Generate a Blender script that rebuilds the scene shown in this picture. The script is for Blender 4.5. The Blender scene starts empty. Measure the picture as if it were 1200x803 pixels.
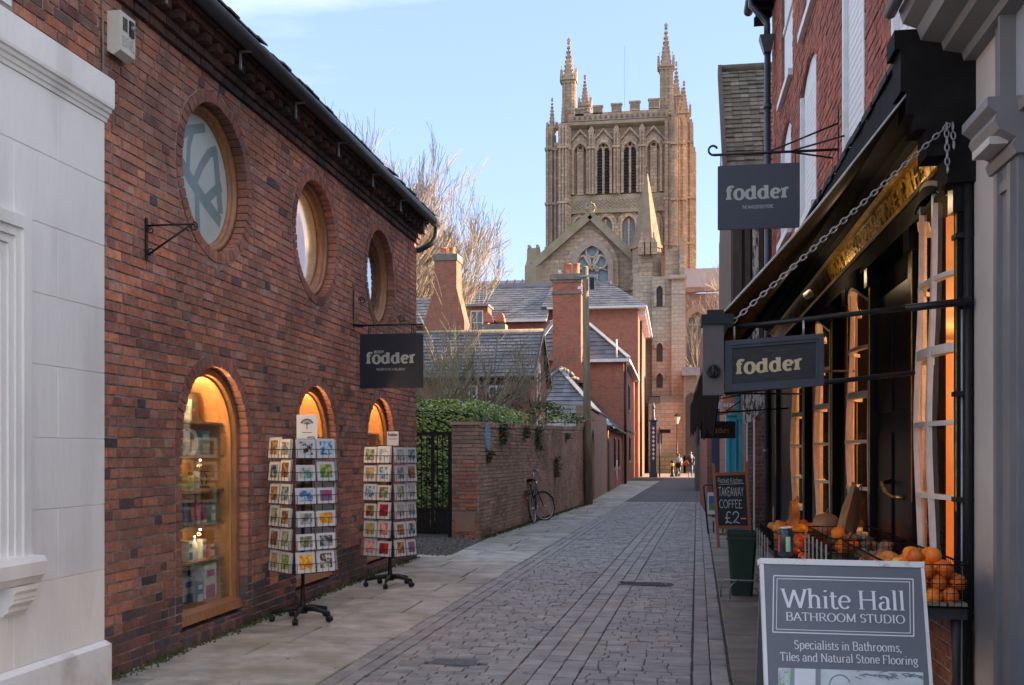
import bpy, math, random
from math import sin, cos, pi, radians, sqrt, atan2, hypot
from mathutils import Vector, Matrix, noise as mnoise
from mathutils.geometry import tessellate_polygon
R = random.Random(7)
scene = bpy.context.scene
# ------------------------------------------------------------------ camera, sky, sun, exposure
TH = math.atan(190/1185.0); CS, SN = cos(TH), sin(TH); F = 1185.0; HZ = 532.0; EYE = 1.6
cam_d = bpy.data.cameras.new('camera'); cam = bpy.data.objects.new('camera', cam_d)
scene.collection.objects.link(cam); scene.camera = cam
cam.location = (0, 0, EYE); cam.rotation_euler = (radians(90), 0, TH)
cam_d.sensor_width = 36; cam_d.lens = 36*F/1200; cam_d.shift_y = (HZ-401.5)/1200
cam_d.clip_start = 0.05; cam_d.clip_end = 3000
SUN_EL, SUN_AZ = radians(12), radians(78)          # low sun out on the right, a little beyond the street
w = bpy.data.worlds.new('World'); scene.world = w; w.use_nodes = True
nt = w.node_tree; nt.nodes.clear()
wo = nt.nodes.new('ShaderNodeOutputWorld'); bg = nt.nodes.new('ShaderNodeBackground')
sky = nt.nodes.new('ShaderNodeTexSky'); sky.sky_type = 'NISHITA'; sky.sun_disc = False
sky.sun_elevation = SUN_EL; sky.sun_rotation = SUN_AZ; sky.altitude = 50; sky.air_density = 1.0; sky.dust_density = 0.3; sky.ozone_density = 2.0
# bright broken cloud, added and offset mostly out of view to light the lane
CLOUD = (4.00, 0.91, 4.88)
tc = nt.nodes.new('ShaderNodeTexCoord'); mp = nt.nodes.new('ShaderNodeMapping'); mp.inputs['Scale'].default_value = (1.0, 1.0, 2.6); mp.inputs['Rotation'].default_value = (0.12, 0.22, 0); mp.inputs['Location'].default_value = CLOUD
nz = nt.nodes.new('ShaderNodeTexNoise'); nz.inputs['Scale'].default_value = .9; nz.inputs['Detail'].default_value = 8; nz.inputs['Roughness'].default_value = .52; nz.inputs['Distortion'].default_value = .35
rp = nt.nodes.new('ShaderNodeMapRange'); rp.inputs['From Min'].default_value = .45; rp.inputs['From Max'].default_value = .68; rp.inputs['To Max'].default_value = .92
mx = nt.nodes.new('ShaderNodeMixRGB'); mx.blend_type = 'MIX'
hs = nt.nodes.new('ShaderNodeHueSaturation'); hs.inputs['Saturation'].default_value = .25; hs.inputs['Value'].default_value = 1.25
L = nt.links.new
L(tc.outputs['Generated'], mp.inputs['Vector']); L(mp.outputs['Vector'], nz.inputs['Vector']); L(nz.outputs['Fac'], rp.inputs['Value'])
# a milky veil of thin cloud over the whole sky, a little denser low down
hs.inputs['Saturation'].default_value = .6; hs.inputs['Value'].default_value = 1.0
veil = nt.nodes.new('ShaderNodeMixRGB'); veil.inputs['Fac'].default_value = .86; veil.inputs['Color2'].default_value = (.25, .405, .78, 1)
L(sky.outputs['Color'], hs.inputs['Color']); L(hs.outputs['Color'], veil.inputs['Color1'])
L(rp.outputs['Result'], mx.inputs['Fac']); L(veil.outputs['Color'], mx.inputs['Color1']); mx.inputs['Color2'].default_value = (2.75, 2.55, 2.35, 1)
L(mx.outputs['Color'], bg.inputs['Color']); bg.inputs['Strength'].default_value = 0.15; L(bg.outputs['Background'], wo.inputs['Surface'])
sl = bpy.data.lights.new('sun', 'SUN'); sl.energy = 2.8; sl.angle = radians(.5); sl.color = (1.0, .72, .50)
so = bpy.data.objects.new('sun', sl); scene.collection.objects.link(so)
sd = Vector((sin(SUN_AZ)*cos(SUN_EL), cos(SUN_AZ)*cos(SUN_EL), sin(SUN_EL)))
so.rotation_euler = (-sd).to_track_quat('-Z', 'Y').to_euler(); so.location = (60, 10, 60)
scene.view_settings.view_transform = 'Standard'; scene.view_settings.look = 'None'
scene.view_settings.exposure = 3.05; scene.view_settings.gamma = 1.0
try: scene.view_settings.use_curve_mapping = False
except Exception: pass

# ------------------------------------------------------------------ measuring: a line of sight of the photo met with a plane of the place
def ray(px, py):
    a, b = (px-600)/F, (HZ-py)/F
    return (-SN + a*CS, CS + a*SN, b)
def aY(px, py, Y):
    r = ray(px, py); t = Y/r[1]; return Vector((r[0]*t, Y, EYE + r[2]*t))
def aX(px, py, X):
    r = ray(px, py); t = X/r[0]; return Vector((X, r[1]*t, EYE + r[2]*t))
def aZ(px, py, z=0.0):
    r = ray(px, py); t = (z-EYE)/r[2]; return Vector((r[0]*t, r[1]*t, z))

# ------------------------------------------------------------------ objects
COL = scene.collection
WO = {}
def V(*a): return Vector(a)
def thing(name, label, cat, loc=(0, 0, 0), group=None):
    o = bpy.data.objects.new(name, None); COL.objects.link(o); o.location = loc
    o.empty_display_size = .2; o['label'] = label; o['category'] = cat
    if group: o['group'] = group
    WO[o] = Vector(loc); return o
def tag(o, label, cat, group=None):
    o['label'] = label; o['category'] = cat
    if group: o['group'] = group
    return o
def struct(o):
    o['kind'] = 'structure'; return o
def stuff(o):
    o['kind'] = 'stuff'; return o
class MB:
    def __init__(s): s.v = []; s.f = []; s.m = []; s.r = []; s.sm = []
    def add(s, vs, fs, mi=0, rnd=0.0, sm=False):
        b = len(s.v); s.v.extend([tuple(x) for x in vs])
        for f in fs: s.f.append(tuple(b+i for i in f)); s.m.append(mi); s.r.append(rnd); s.sm.append(sm)
        return s
    def box(s, x0, x1, y0, y1, z0, z1, mi=0, rnd=0.0):
        return s.add([(x0,y0,z0),(x1,y0,z0),(x1,y1,z0),(x0,y1,z0),(x0,y0,z1),(x1,y0,z1),(x1,y1,z1),(x0,y1,z1)],
              [(0,3,2,1),(4,5,6,7),(0,1,5,4),(1,2,6,5),(2,3,7,6),(3,0,4,7)], mi, rnd)
    def obox(s, c, a, b, d, mi=0, rnd=0.0):       # centre, three half-axis vectors
        c, a, b, d = Vector(c), Vector(a), Vector(b), Vector(d)
        vs = [c-a-b-d, c+a-b-d, c+a+b-d, c-a+b-d, c-a-b+d, c+a-b+d, c+a+b+d, c-a+b+d]
        return s.add(vs, [(0,3,2,1),(4,5,6,7),(0,1,5,4),(1,2,6,5),(2,3,7,6),(3,0,4,7)], mi, rnd)
    def bar(s, p, q, w, h=None, up=(0,0,1), mi=0):  # rectangular bar between two points
        p, q = Vector(p), Vector(q); d = (q-p); l = d.length; d.normalize(); up = Vector(up)
        sd_ = d.cross(up)
        if sd_.length < 1e-4: sd_ = d.cross(Vector((1,0,0)))
        sd_.normalize(); u2 = sd_.cross(d).normalized(); h = h or w
        return s.obox((p+q)/2, d*l/2, sd_*w/2, u2*h/2, mi)
    def prism(s, poly, vec, mi=0, rnd=0.0, cap2=True):
        n = len(poly); vec = Vector(vec); a = [Vector(p) for p in poly]; b = [p+vec for p in a]
        if n <= 4: caps = [tuple(range(n))]
        else: caps = [tuple(t) for t in tessellate_polygon([a])]
        fs = list(caps) + ([tuple(i+n for i in reversed(c)) for c in caps] if cap2 else [])
        for i in range(n): j = (i+1) % n; fs.append((i, j, j+n, i+n))
        return s.add(a+b, fs, mi, rnd)
    def plate(s, loops, vec, mi=0):                 # polygon with holes, given thickness, with its reveals
        loops = [[Vector(p) for p in l] for l in loops]; tr = tessellate_polygon(loops)
        flat = [p for l in loops for p in l]; n = len(flat); vec = Vector(vec)
        fs = [tuple(t) for t in tr] + [tuple(i+n for i in reversed(t)) for t in tr]; k = 0
        for l in loops:
            for i in range(len(l)): j = (i+1) % len(l); fs.append((k+i, k+j, k+j+n, k+i+n))
            k += len(l)
        return s.add(flat+[p+vec for p in flat], fs, mi)
    def tube(s, pts, r, n=8, mi=0, sm=True, caps=True, closed=False):
        pts = [Vector(p) for p in pts]; m = len(pts); rr = r if isinstance(r, (list, tuple)) else [r]*m
        vs = []; prev = None
        for i, p in enumerate(pts):
            if closed: t = pts[(i+1) % m]-pts[i-1]
            else: t = pts[min(i+1, m-1)]-pts[max(i-1, 0)]
            if t.length < 1e-9: t = Vector((0,0,1))
            t.normalize()
            if prev is None:
                ref = Vector((0,0,1)) if abs(t.z) < .9 else Vector((1,0,0)); a = t.cross(ref).normalized()
            else:
                a = prev - t*prev.dot(t)
                if a.length < 1e-6: a = t.cross(Vector((0,1,0)))
                a.normalize()
            prev = a; b = t.cross(a)
            for k in range(n):
                an = 2*pi*k/n; vs.append(p + a*cos(an)*rr[i] + b*sin(an)*rr[i])
        fs = []
        for i in range(m if closed else m-1):
            i2 = (i+1) % m
            for k in range(n): k2 = (k+1) % n; fs.append((i*n+k, i*n+k2, i2*n+k2, i2*n+k))
        if caps and not closed: fs.append(tuple(reversed(range(n)))); fs.append(tuple((m-1)*n+k for k in range(n)))
        return s.add(vs, fs, mi, 0, sm)
    def lathe(s, prof, c=(0,0,0), n=16, mi=0, sm=True, ax=None, sq=(1,1)):
        c = Vector(c); vs = []; fs = []; m = len(prof)
        for r, z in prof:
            for k in range(n):
                an = 2*pi*(k+.5)/n; p = Vector((cos(an)*r*sq[0], sin(an)*r*sq[1], z))
                vs.append(c + (ax @ p if ax else p))
        for i in range(m-1):
            for k in range(n): k2 = (k+1) % n; fs.append((i*n+k, i*n+k2, (i+1)*n+k2, (i+1)*n+k))
        if prof[0][0] > 1e-4: fs.append(tuple(reversed(range(n))))
        if prof[-1][0] > 1e-4: fs.append(tuple((m-1)*n+k for k in range(n)))
        return s.add(vs, fs, mi, 0, sm)
    def ball(s, c, r, n=12, m=7, mi=0, sc=(1,1,1), wob=0, seed=0):
        c = Vector(c); vs = []; fs = []
        for i in range(m+1):
            a = pi*i/m
            for k in range(n):
                b = 2*pi*k/n; d = Vector((sin(a)*cos(b), sin(a)*sin(b), cos(a)))
                q = r*(1+wob*mnoise.noise(d*1.7+Vector((seed, 0, 0))))
                vs.append(c+Vector((d.x*q*sc[0], d.y*q*sc[1], d.z*q*sc[2])))
        for i in range(m):
            for k in range(n): k2 = (k+1) % n; fs.append((i*n+k, (i+1)*n+k, (i+1)*n+k2, i*n+k2))
        return s.add(vs, fs, mi, 0, True)
    def build(s, name, mats, parent=None, origin=None):
        me = bpy.data.meshes.new(name)
        if origin is None:
            xs = [p[0] for p in s.v]; ys = [p[1] for p in s.v]; zs = [p[2] for p in s.v]
            origin = Vector(((min(xs)+max(xs))/2, (min(ys)+max(ys))/2, min(zs)))
        origin = Vector(origin); ox, oy, oz = origin
        me.from_pydata([(p[0]-ox, p[1]-oy, p[2]-oz) for p in s.v], [], s.f)
        if not isinstance(mats, (list, tuple)): mats = [mats]
        for m_ in mats: me.materials.append(m_)
        if len(mats) > 1: me.polygons.foreach_set('material_index', s.m)
        if any(s.r):
            at = me.attributes.new('rnd', 'FLOAT', 'FACE'); at.data.foreach_set('value', s.r)
        if any(s.sm): me.polygons.foreach_set('use_smooth', s.sm)
        o = bpy.data.objects.new(name, me); COL.objects.link(o)
        if parent is not None:
            o.parent = parent; o.location = origin - WO[parent]
        else: o.location = origin
        WO[o] = origin; return o
def copy_obj(o, parent=None, delta=(0,0,0)):
    c = o.copy(); COL.objects.link(c); c.parent = parent
    wo_ = WO[o] + Vector(delta); WO[c] = wo_
    c.location = wo_ - WO[parent] if parent is not None else wo_
    return c
def copy_tree(o, delta, parent=None):
    c = copy_obj(o, parent, delta)
    for ch in [x for x in list(WO) if x.parent == o]: copy_tree(ch, delta, c)
    return c

# ------------------------------------------------------------------ materials
def newmat(name):
    m = bpy.data.materials.new(name); m.use_nodes = True; t = m.node_tree
    return m, t, t.nodes['Principled BSDF'], t.links.new
def node(t, k, **kw):
    n = t.nodes.new(k)
    for a, b in kw.items(): n.inputs[a.replace('_', ' ')].default_value = b
    return n
def c4(c): return (c[0], c[1], c[2], 1)
def ramp(t, stops, interp='LINEAR'):
    r = t.nodes.new('ShaderNodeValToRGB'); e = r.color_ramp; e.interpolation = interp
    while len(e.elements) < len(stops): e.elements.new(.5)
    for el, (p, c) in zip(e.elements, stops): el.position = p; el.color = c4(c)
    return r
MC = {}
def M(name, c1, c2=None, sc=6, rough=.7, metal=0, bump=0, bsc=60, rnd=0, spec=.5, big=0, bigc=None, stretch=None, emis=None, es=0, obj=False, lo=.35, hi=.65):
    if name in MC: return MC[name]
    m, t, b, L = newmat(name); c2 = c2 or [x*.8 for x in c1]
    if obj: vec = t.nodes.new('ShaderNodeTexCoord').outputs['Object']
    else: vec = t.nodes.new('ShaderNodeNewGeometry').outputs['Position']
    if stretch:
        mp = t.nodes.new('ShaderNodeMapping'); mp.inputs['Scale'].default_value = stretch; L(vec, mp.inputs['Vector']); vec = mp.outputs['Vector']
    n = node(t, 'ShaderNodeTexNoise', Scale=sc, Detail=6.0, Roughness=.6); L(vec, n.inputs['Vector'])
    r = ramp(t, [(lo, c1), (hi, c2)]); L(n.outputs['Fac'], r.inputs['Fac']); col = r.outputs['Color']
    if rnd:
        a = t.nodes.new('ShaderNodeAttribute'); a.attribute_name = 'rnd'; oi = t.nodes.new('ShaderNodeObjectInfo')
        ad = t.nodes.new('ShaderNodeMath'); ad.operation = 'ADD'; L(a.outputs['Fac'], ad.inputs[0]); L(oi.outputs['Random'], ad.inputs[1])
        fr = t.nodes.new('ShaderNodeMath'); fr.operation = 'FRACT'; L(ad.outputs[0], fr.inputs[0])
        mr = t.nodes.new('ShaderNodeMapRange'); mr.inputs['To Min'].default_value = 1-rnd; mr.inputs['To Max'].default_value = 1+rnd; L(fr.outputs[0], mr.inputs['Value'])
        mu = t.nodes.new('ShaderNodeMixRGB'); mu.blend_type = 'MULTIPLY'; mu.inputs['Fac'].default_value = 1; L(col, mu.inputs['Color1']); L(mr.outputs[0], mu.inputs['Color2']); col = mu.outputs['Color']
    if big:
        n2 = node(t, 'ShaderNodeTexNoise', Scale=big, Detail=5.0); L(vec, n2.inputs['Vector'])
        r2 = ramp(t, [(.52, (0,0,0)), (.72, (1,1,1))]); L(n2.outputs['Fac'], r2.inputs['Fac'])
        mu = t.nodes.new('ShaderNodeMixRGB'); L(r2.outputs['Color'], mu.inputs['Fac']); L(col, mu.inputs['Color1']); mu.inputs['Color2'].default_value = c4(bigc); col = mu.outputs['Color']
    L(col, b.inputs['Base Color']); b.inputs['Roughness'].default_value = rough; b.inputs['Metallic'].default_value = metal
    b.inputs['Specular IOR Level'].default_value = spec
    if bump:
        n3 = node(t, 'ShaderNodeTexNoise', Scale=bsc, Detail=5.0); L(vec, n3.inputs['Vector'])
        bp = t.nodes.new('ShaderNodeBump'); bp.inputs['Strength'].default_value = bump; bp.inputs['Distance'].default_value = .01; L(n3.outputs['Fac'], bp.inputs['Height']); L(bp.outputs['Normal'], b.inputs['Normal'])
    if emis: b.inputs['Emission Color'].default_value = c4(emis); b.inputs['Emission Strength'].default_value = es
    MC[name] = m; return m
def brickmat(name, tones, bigc=(.25,.16,.12), bigs=.7, lime=.0, bump=.5):
    m, t, b, L = newmat(name)
    pos = t.nodes.new('ShaderNodeNewGeometry').outputs['Position']
    a = t.nodes.new('ShaderNodeAttribute'); a.attribute_name = 'rnd'; oi = t.nodes.new('ShaderNodeObjectInfo')
    ad = t.nodes.new('ShaderNodeMath'); ad.operation = 'ADD'; L(a.outputs['Fac'], ad.inputs[0]); L(oi.outputs['Random'], ad.inputs[1])
    fr = t.nodes.new('ShaderNodeMath'); fr.operation = 'FRACT'; L(ad.outputs[0], fr.inputs[0])
    k = len(tones); r = ramp(t, [((i+.001)/k, c) for i, c in enumerate(tones)]); L(fr.outputs[0], r.inputs['Fac'])
    n = node(t, 'ShaderNodeTexNoise', Scale=26.0, Detail=6.0, Roughness=.65); L(pos, n.inputs['Vector'])
    mr = t.nodes.new('ShaderNodeMapRange'); mr.inputs['From Min'].default_value = .3; mr.inputs['From Max'].default_value = .7; mr.inputs['To Min'].default_value = .62; mr.inputs['To Max'].default_value = 1.3; L(n.outputs['Fac'], mr.inputs['Value'])
    mu = t.nodes.new('ShaderNodeMixRGB'); mu.blend_type = 'MULTIPLY'; mu.inputs['Fac'].default_value = 1; L(r.outputs['Color'], mu.inputs['Color1']); L(mr.outputs[0], mu.inputs['Color2'])
    n2 = node(t, 'ShaderNodeTexNoise', Scale=bigs, Detail=6.0, Roughness=.6); L(pos, n2.inputs['Vector'])
    r2 = ramp(t, [(.42, (0,0,0)), (.70, (.75,.75,.75))]); L(n2.outputs['Fac'], r2.inputs['Fac'])
    m2 = t.nodes.new('ShaderNodeMixRGB'); L(r2.outputs['Color'], m2.inputs['Fac']); L(mu.outputs['Color'], m2.inputs['Color1']); m2.inputs['Color2'].default_value = c4(bigc)
    n5 = node(t, 'ShaderNodeTexNoise', Scale=.75, Detail=7.0, Roughness=.65); n5.inputs['Distortion'].default_value = .6; L(pos, n5.inputs['Vector'])
    mr5 = t.nodes.new('ShaderNodeMapRange'); mr5.inputs['From Min'].default_value = .34; mr5.inputs['From Max'].default_value = .66; mr5.inputs['To Min'].default_value = .52; mr5.inputs['To Max'].default_value = 1.3; L(n5.outputs['Fac'], mr5.inputs['Value'])
    m5 = t.nodes.new('ShaderNodeMixRGB'); m5.blend_type = 'MULTIPLY'; m5.inputs['Fac'].default_value = 1; L(m2.outputs['Color'], m5.inputs['Color1']); L(mr5.outputs[0], m5.inputs['Color2'])
    col = m5.outputs['Color']
    if lime:
        n4 = node(t, 'ShaderNodeTexNoise', Scale=9.0, Detail=8.0, Roughness=.7); L(pos, n4.inputs['Vector'])
        r4 = ramp(t, [(.52, (0,0,0)), (.72, (lime,lime,lime))]); L(n4.outputs['Fac'], r4.inputs['Fac'])
        m4 = t.nodes.new('ShaderNodeMixRGB'); L(r4.outputs['Color'], m4.inputs['Fac']); L(col, m4.inputs['Color1']); m4.inputs['Color2'].default_value = (.42,.38,.35,1); col = m4.outputs['Color']
    L(col, b.inputs['Base Color']); b.inputs['Roughness'].default_value = .82; b.inputs['Specular IOR Level'].default_value = .35
    n3 = node(t, 'ShaderNodeTexNoise', Scale=70.0, Detail=6.0, Roughness=.7); L(pos, n3.inputs['Vector'])
    bp = t.nodes.new('ShaderNodeBump'); bp.inputs['Strength'].default_value = bump; bp.inputs['Distance'].default_value = .008; L(n3.outputs['Fac'], bp.inputs['Height']); L(bp.outputs['Normal'], b.inputs['Normal'])
    MC[name] = m; return m
def farbrick(name, c1, c2, c3, mortar, bw=.225, rh=.075, axis='XZ', big=(.2,.12,.09), ms=.012, contrast=.5, bigs=.25):
    # masonry too far away to tell the pieces apart
    m, t, b, L = newmat(name)
    pos = t.nodes.new('ShaderNodeNewGeometry'); se = t.nodes.new('ShaderNodeSeparateXYZ'); L(pos.outputs['Position'], se.inputs[0])
    cb = t.nodes.new('ShaderNodeCombineXYZ'); L(se.outputs[axis[0]], cb.inputs[0]); L(se.outputs[axis[1]], cb.inputs[1])
    if axis[0] == 'S':  pass
    br = t.nodes.new('ShaderNodeTexBrick'); L(cb.outputs[0], br.inputs['Vector'])
    br.inputs['Color1'].default_value = c4(c1); br.inputs['Color2'].default_value = c4(c2); br.inputs['Mortar'].default_value = c4(mortar)
    br.inputs['Scale'].default_value = 1; br.inputs['Mortar Size'].default_value = ms; br.inputs['Brick Width'].default_value = bw; br.inputs['Row Height'].default_value = rh; br.inputs['Bias'].default_value = 0
    n2 = node(t, 'ShaderNodeTexNoise', Scale=bigs, Detail=8.0, Roughness=.7); L(pos.outputs['Position'], n2.inputs['Vector'])
    r2 = ramp(t, [(.40, (0,0,0)), (.68, (.8,.8,.8))]); L(n2.outputs['Fac'], r2.inputs['Fac'])
    m2 = t.nodes.new('ShaderNodeMixRGB'); L(r2.outputs['Color'], m2.inputs['Fac']); L(br.outputs['Color'], m2.inputs['Color1']); m2.inputs['Color2'].default_value = c4(big)
    n4 = node(t, 'ShaderNodeTexNoise', Scale=3.0, Detail=8.0, Roughness=.75); L(pos.outputs['Position'], n4.inputs['Vector'])
    m4 = t.nodes.new('ShaderNodeMixRGB'); m4.inputs['Color2'].default_value = c4(c3); L(m2.outputs['Color'], m4.inputs['Color1'])
    r4 = ramp(t, [(.48, (0,0,0)), (.70, (contrast,)*3)]); L(n4.outputs['Fac'], r4.inputs['Fac']); L(r4.outputs['Color'], m4.inputs['Fac'])
    L(m4.outputs['Color'], b.inputs['Base Color']); b.inputs['Roughness'].default_value = .88; b.inputs['Specular IOR Level'].default_value = .25
    bp = t.nodes.new('ShaderNodeBump'); bp.inputs['Strength'].default_value = .35; bp.inputs['Distance'].default_value = .02; L(n4.outputs['Fac'], bp.inputs['Height']); L(bp.outputs['Normal'], b.inputs['Normal'])
    MC[name] = m; return m
def glassmat(name, tint=(.9,.95,.93), refl=.12, rough=.02):
    m, t, b, L = newmat(name); out = t.nodes['Material Output']
    tr = t.nodes.new('ShaderNodeBsdfTransparent'); tr.inputs['Color'].default_value = c4(tint)
    gl = t.nodes.new('ShaderNodeBsdfGlossy'); gl.inputs['Roughness'].default_value = rough; gl.inputs['Color'].default_value = (.95,.97,1,1)
    fr = t.nodes.new('ShaderNodeLayerWeight'); fr.inputs['Blend'].default_value = .5      # Schlick curve, the same from both faces of the sheet
    pw_ = t.nodes.new('ShaderNodeMath'); pw_.operation = 'POWER'; pw_.inputs[1].default_value = 5; L(fr.outputs['Facing'], pw_.inputs[0])
    ad = t.nodes.new('ShaderNodeMath'); ad.operation = 'MULTIPLY_ADD'; ad.inputs[1].default_value = .9; ad.inputs[2].default_value = refl+.03; ad.use_clamp = True; L(pw_.outputs[0], ad.inputs[0])
    mx = t.nodes.new('ShaderNodeMixShader'); L(ad.outputs[0], mx.inputs[0]); L(tr.outputs[0], mx.inputs[1]); L(gl.outputs[0], mx.inputs[2]); L(mx.outputs[0], out.inputs['Surface'])
    MC[name] = m; return m
def emit(name, c, s):
    m, t, b, L = newmat(name); b.inputs['Base Color'].default_value = c4(c); b.inputs['Emission Color'].default_value = c4(c); b.inputs['Emission Strength'].default_value = s
    MC[name] = m; return m
RED = brickmat('weathered_red_brick', [(.46,.175,.11),(.55,.21,.12),(.30,.125,.09),(.60,.235,.135),(.43,.185,.13),(.24,.105,.08),(.52,.26,.19),(.36,.14,.095),(.56,.19,.09),(.34,.145,.105)], (.28,.15,.11), .55, .32)
DARKB = brickmat('blue_black_engineering_brick', [(0.116,0.074,0.074),(0.210,0.095,0.074),(0.074,0.063,0.074),(0.157,0.084,0.080),(0.273,0.105,0.074),(0.084,0.067,0.076)], (0.105,0.074,0.074), .9, .12)
RINGB = brickmat('arch_ring_brick', [(.40,.16,.105),(.32,.135,.095),(.45,.18,.115),(.36,.15,.105),(.28,.12,.09)], (.25,.13,.10), .9, .12)
RSHOP = brickmat('clean_red_facade_brick', [(0.405,0.105,0.065),(0.338,0.090,0.058),(0.486,0.137,0.080),(0.378,0.100,0.060),(0.270,0.079,0.055),(0.446,0.147,0.100)], (0.297,0.094,0.070), .5, .15)
PIERB = brickmat('pier_brick', [(.26,.09,.06),(.20,.10,.075),(.32,.11,.07),(.15,.08,.065),(.24,.13,.10),(.18,.07,.055)], (.16,.10,.08), 1.5, .3)
OLDB = brickmat('old_garden_brick', [(.40,.25,.17),(.33,.20,.145),(.46,.25,.17),(.27,.17,.13),(.42,.28,.20),(.31,.17,.125),(.22,.15,.12)], (.36,.26,.18), .45, .35)
MORT = M('lime_mortar', (0.351,0.290,0.255), (0.193,0.158,0.140), 14, .95, bump=.4, bsc=90)
MORTD = M('dark_mortar', (.42,.38,.35), (.20,.175,.16), 8, .95, bump=.4, bsc=90)
MORTR = M('reddish_mortar', (.24,.13,.10), (.15,.085,.07), 14, .95, bump=.4, bsc=90)
MORTL = M('pale_mortar', (.36,.33,.31), (.22,.19,.17), 14, .95, bump=.4, bsc=90)
SETT = M('sett_stone', (.30,.278,.255), (.205,.19,.176), 5, .6, rnd=.16, bump=.4, bsc=70, spec=.4)
SETTJ = M('sett_joint', (.085,.078,.072), (.05,.045,.04), 12, .95)
FLAG = M('sandstone_flag', (0.429,0.403,0.351), (0.247,0.231,0.202), 3.2, .75, rnd=.2, bump=.8, bsc=38, big=.9, bigc=(0.260,0.240,0.143))
FLAGJ = M('flag_joint', (.045,.04,.03), (.07,.075,.035), 9, .95)
WHITE = M('white_painted_render', (.84,.82,.78), (.78,.76,.725), 1.6, .6, bump=.55, bsc=24, big=2.1, bigc=(.66,.64,.605), stretch=(1,1,.32))
PLIN = M('dirty_white_plinth', (.80,.79,.77), (.55,.52,.47), 3.5, .7, bump=.6, bsc=22, big=2.2, bigc=(.46,.43,.38), lo=.45, hi=.75)
WHITEW = M('white_gloss_wood', (.70,.70,.69), (.58,.58,.57), 6, .4, bump=.1)
BLACKW = M('black_gloss_wood', (.006,.006,.008), (.010,.009,.011), 8, .30, bump=.12, bsc=30, spec=.22)
BLACKT = M('matt_black_boarding', (.008,.008,.010), (.014,.013,.014), 8, .75, bump=.2, bsc=30, spec=.1)
BLACKM = M('black_iron', (.010,.010,.012), (.018,.017,.017), 12, .45, bump=.2, spec=.3)
OAK = M('varnished_oak', (.36,.17,.075), (.22,.10,.045), 4, .42, stretch=(8,8,1), bump=.2, bsc=20)
GOLD = M('gilded_wood', (.95,.60,.12), (.55,.30,.04), 22, .28, metal=.85, bump=.5, bsc=45)
STONE = farbrick('cathedral_stone', (.52,.39,.265), (.34,.25,.17), (.14,.11,.085), (.24,.185,.14), .9, .38, 'XZ', (.29,.205,.15), .03, .8, .16)
STONEC = farbrick('cream_stone', (.46,.39,.30), (.35,.29,.22), (.22,.18,.14), (.25,.21,.17), .75, .33, 'XZ', (.31,.25,.19), .03, .6, .15)
MOSS = M('mossy_stone', (.23,.20,.10), (.33,.26,.20), 1.0, .9, bump=.4, bsc=6)
SLATE = M('slate', (.125,.128,.138), (.070,.072,.080), 1.8, .55, rnd=.28, bump=.2, bsc=12, big=.5, bigc=(.17,.165,.14))
LEAD = M('lead_sheet', (.21,.225,.245), (.15,.165,.18), 2, .5, bump=.1)
HB = farbrick('house_brick', (.35,.125,.075), (.25,.09,.058), (.14,.065,.05), (.30,.15,.11), .225, .075, 'XZ', (.28,.12,.08), .012, .75, .35)
HBY = farbrick('house_brick_side', (.35,.125,.075), (.25,.09,.058), (.14,.065,.05), (.30,.15,.11), .225, .075, 'YZ', (.28,.12,.08), .012, .75, .35)
GBY = farbrick('garden_wall_brick', (.40,.22,.15), (.30,.165,.12), (.20,.13,.10), (.34,.28,.24), .225, .075, 'YZ', (.30,.18,.125), .010, .6, .35)
CLR = glassmat('window_glass', (.92,.95,.93), .05)
REFL = glassmat('reflective_glass', (.35,.4,.42), .35)
DGL = M('dark_far_glass', (.05,.055,.065), (.09,.10,.115), 1.0, .15, spec=.8)
# ------------------------------------------------------------------ lettering: pen strokes laid flat on a face
def arc(cx, cy, rx, ry, a0, a1, n=12):
    return [(cx+rx*cos(radians(a0+(a1-a0)*i/n)), cy+ry*sin(radians(a0+(a1-a0)*i/n))) for i in range(n+1)]
G = {}   # advance, strokes, serif points (x, y, reach left, reach right)
def g(ch, adv, strokes, ser=()): G[ch] = (adv, strokes, ser)
g(' ', .26, [])
g('A', .70, [[(.06,0),(.35,.7)],[(.35,.7),(.64,0)],[(.16,.24),(.54,.24)]], [(.06,0,1,1),(.64,0,1,1)])
g('B', .60, [[(.12,0),(.12,.7)],[(.12,.7)]+arc(.34,.535,.17,.165,90,-90)+[(.12,.37)],[(.12,.37),(.34,.37)]+arc(.36,.185,.19,.185,90,-90)+[(.12,0)]], [(.12,0,1,0),(.12,.7,1,0)])
g('C', .66, [arc(.38,.35,.31,.35,50,310,22)])
g('D', .70, [[(.12,0),(.12,.7)],[(.12,.7),(.3,.7)]+arc(.32,.35,.31,.35,90,-90,16)+[(.12,0)]], [(.12,0,1,0),(.12,.7,1,0)])
g('E', .58, [[(.12,0),(.12,.7)],[(.12,.7),(.5,.7),(.5,.6)],[(.12,.37),(.42,.37)],[(.12,0),(.53,0),(.53,.1)]], [(.12,0,1,0),(.12,.7,1,0)])
g('F', .54, [[(.12,0),(.12,.7)],[(.12,.7),(.5,.7),(.5,.6)],[(.12,.37),(.4,.37)]], [(.12,0,1,1),(.12,.7,1,0)])
g('G', .70, [arc(.38,.35,.31,.35,50,340,22)+[(.67,.32),(.45,.32)]])
g('H', .76, [[(.14,0),(.14,.7)],[(.62,0),(.62,.7)],[(.14,.36),(.62,.36)]], [(.14,0,1,1),(.14,.7,1,1),(.62,0,1,1),(.62,.7,1,1)])
g('I', .30, [[(.15,0),(.15,.7)]], [(.15,0,1,1),(.15,.7,1,1)])
g('K', .66, [[(.12,0),(.12,.7)],[(.12,.28),(.56,.7)],[(.26,.42),(.60,0)]], [(.12,0,1,1),(.12,.7,1,1),(.60,0,1,1)])
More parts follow.
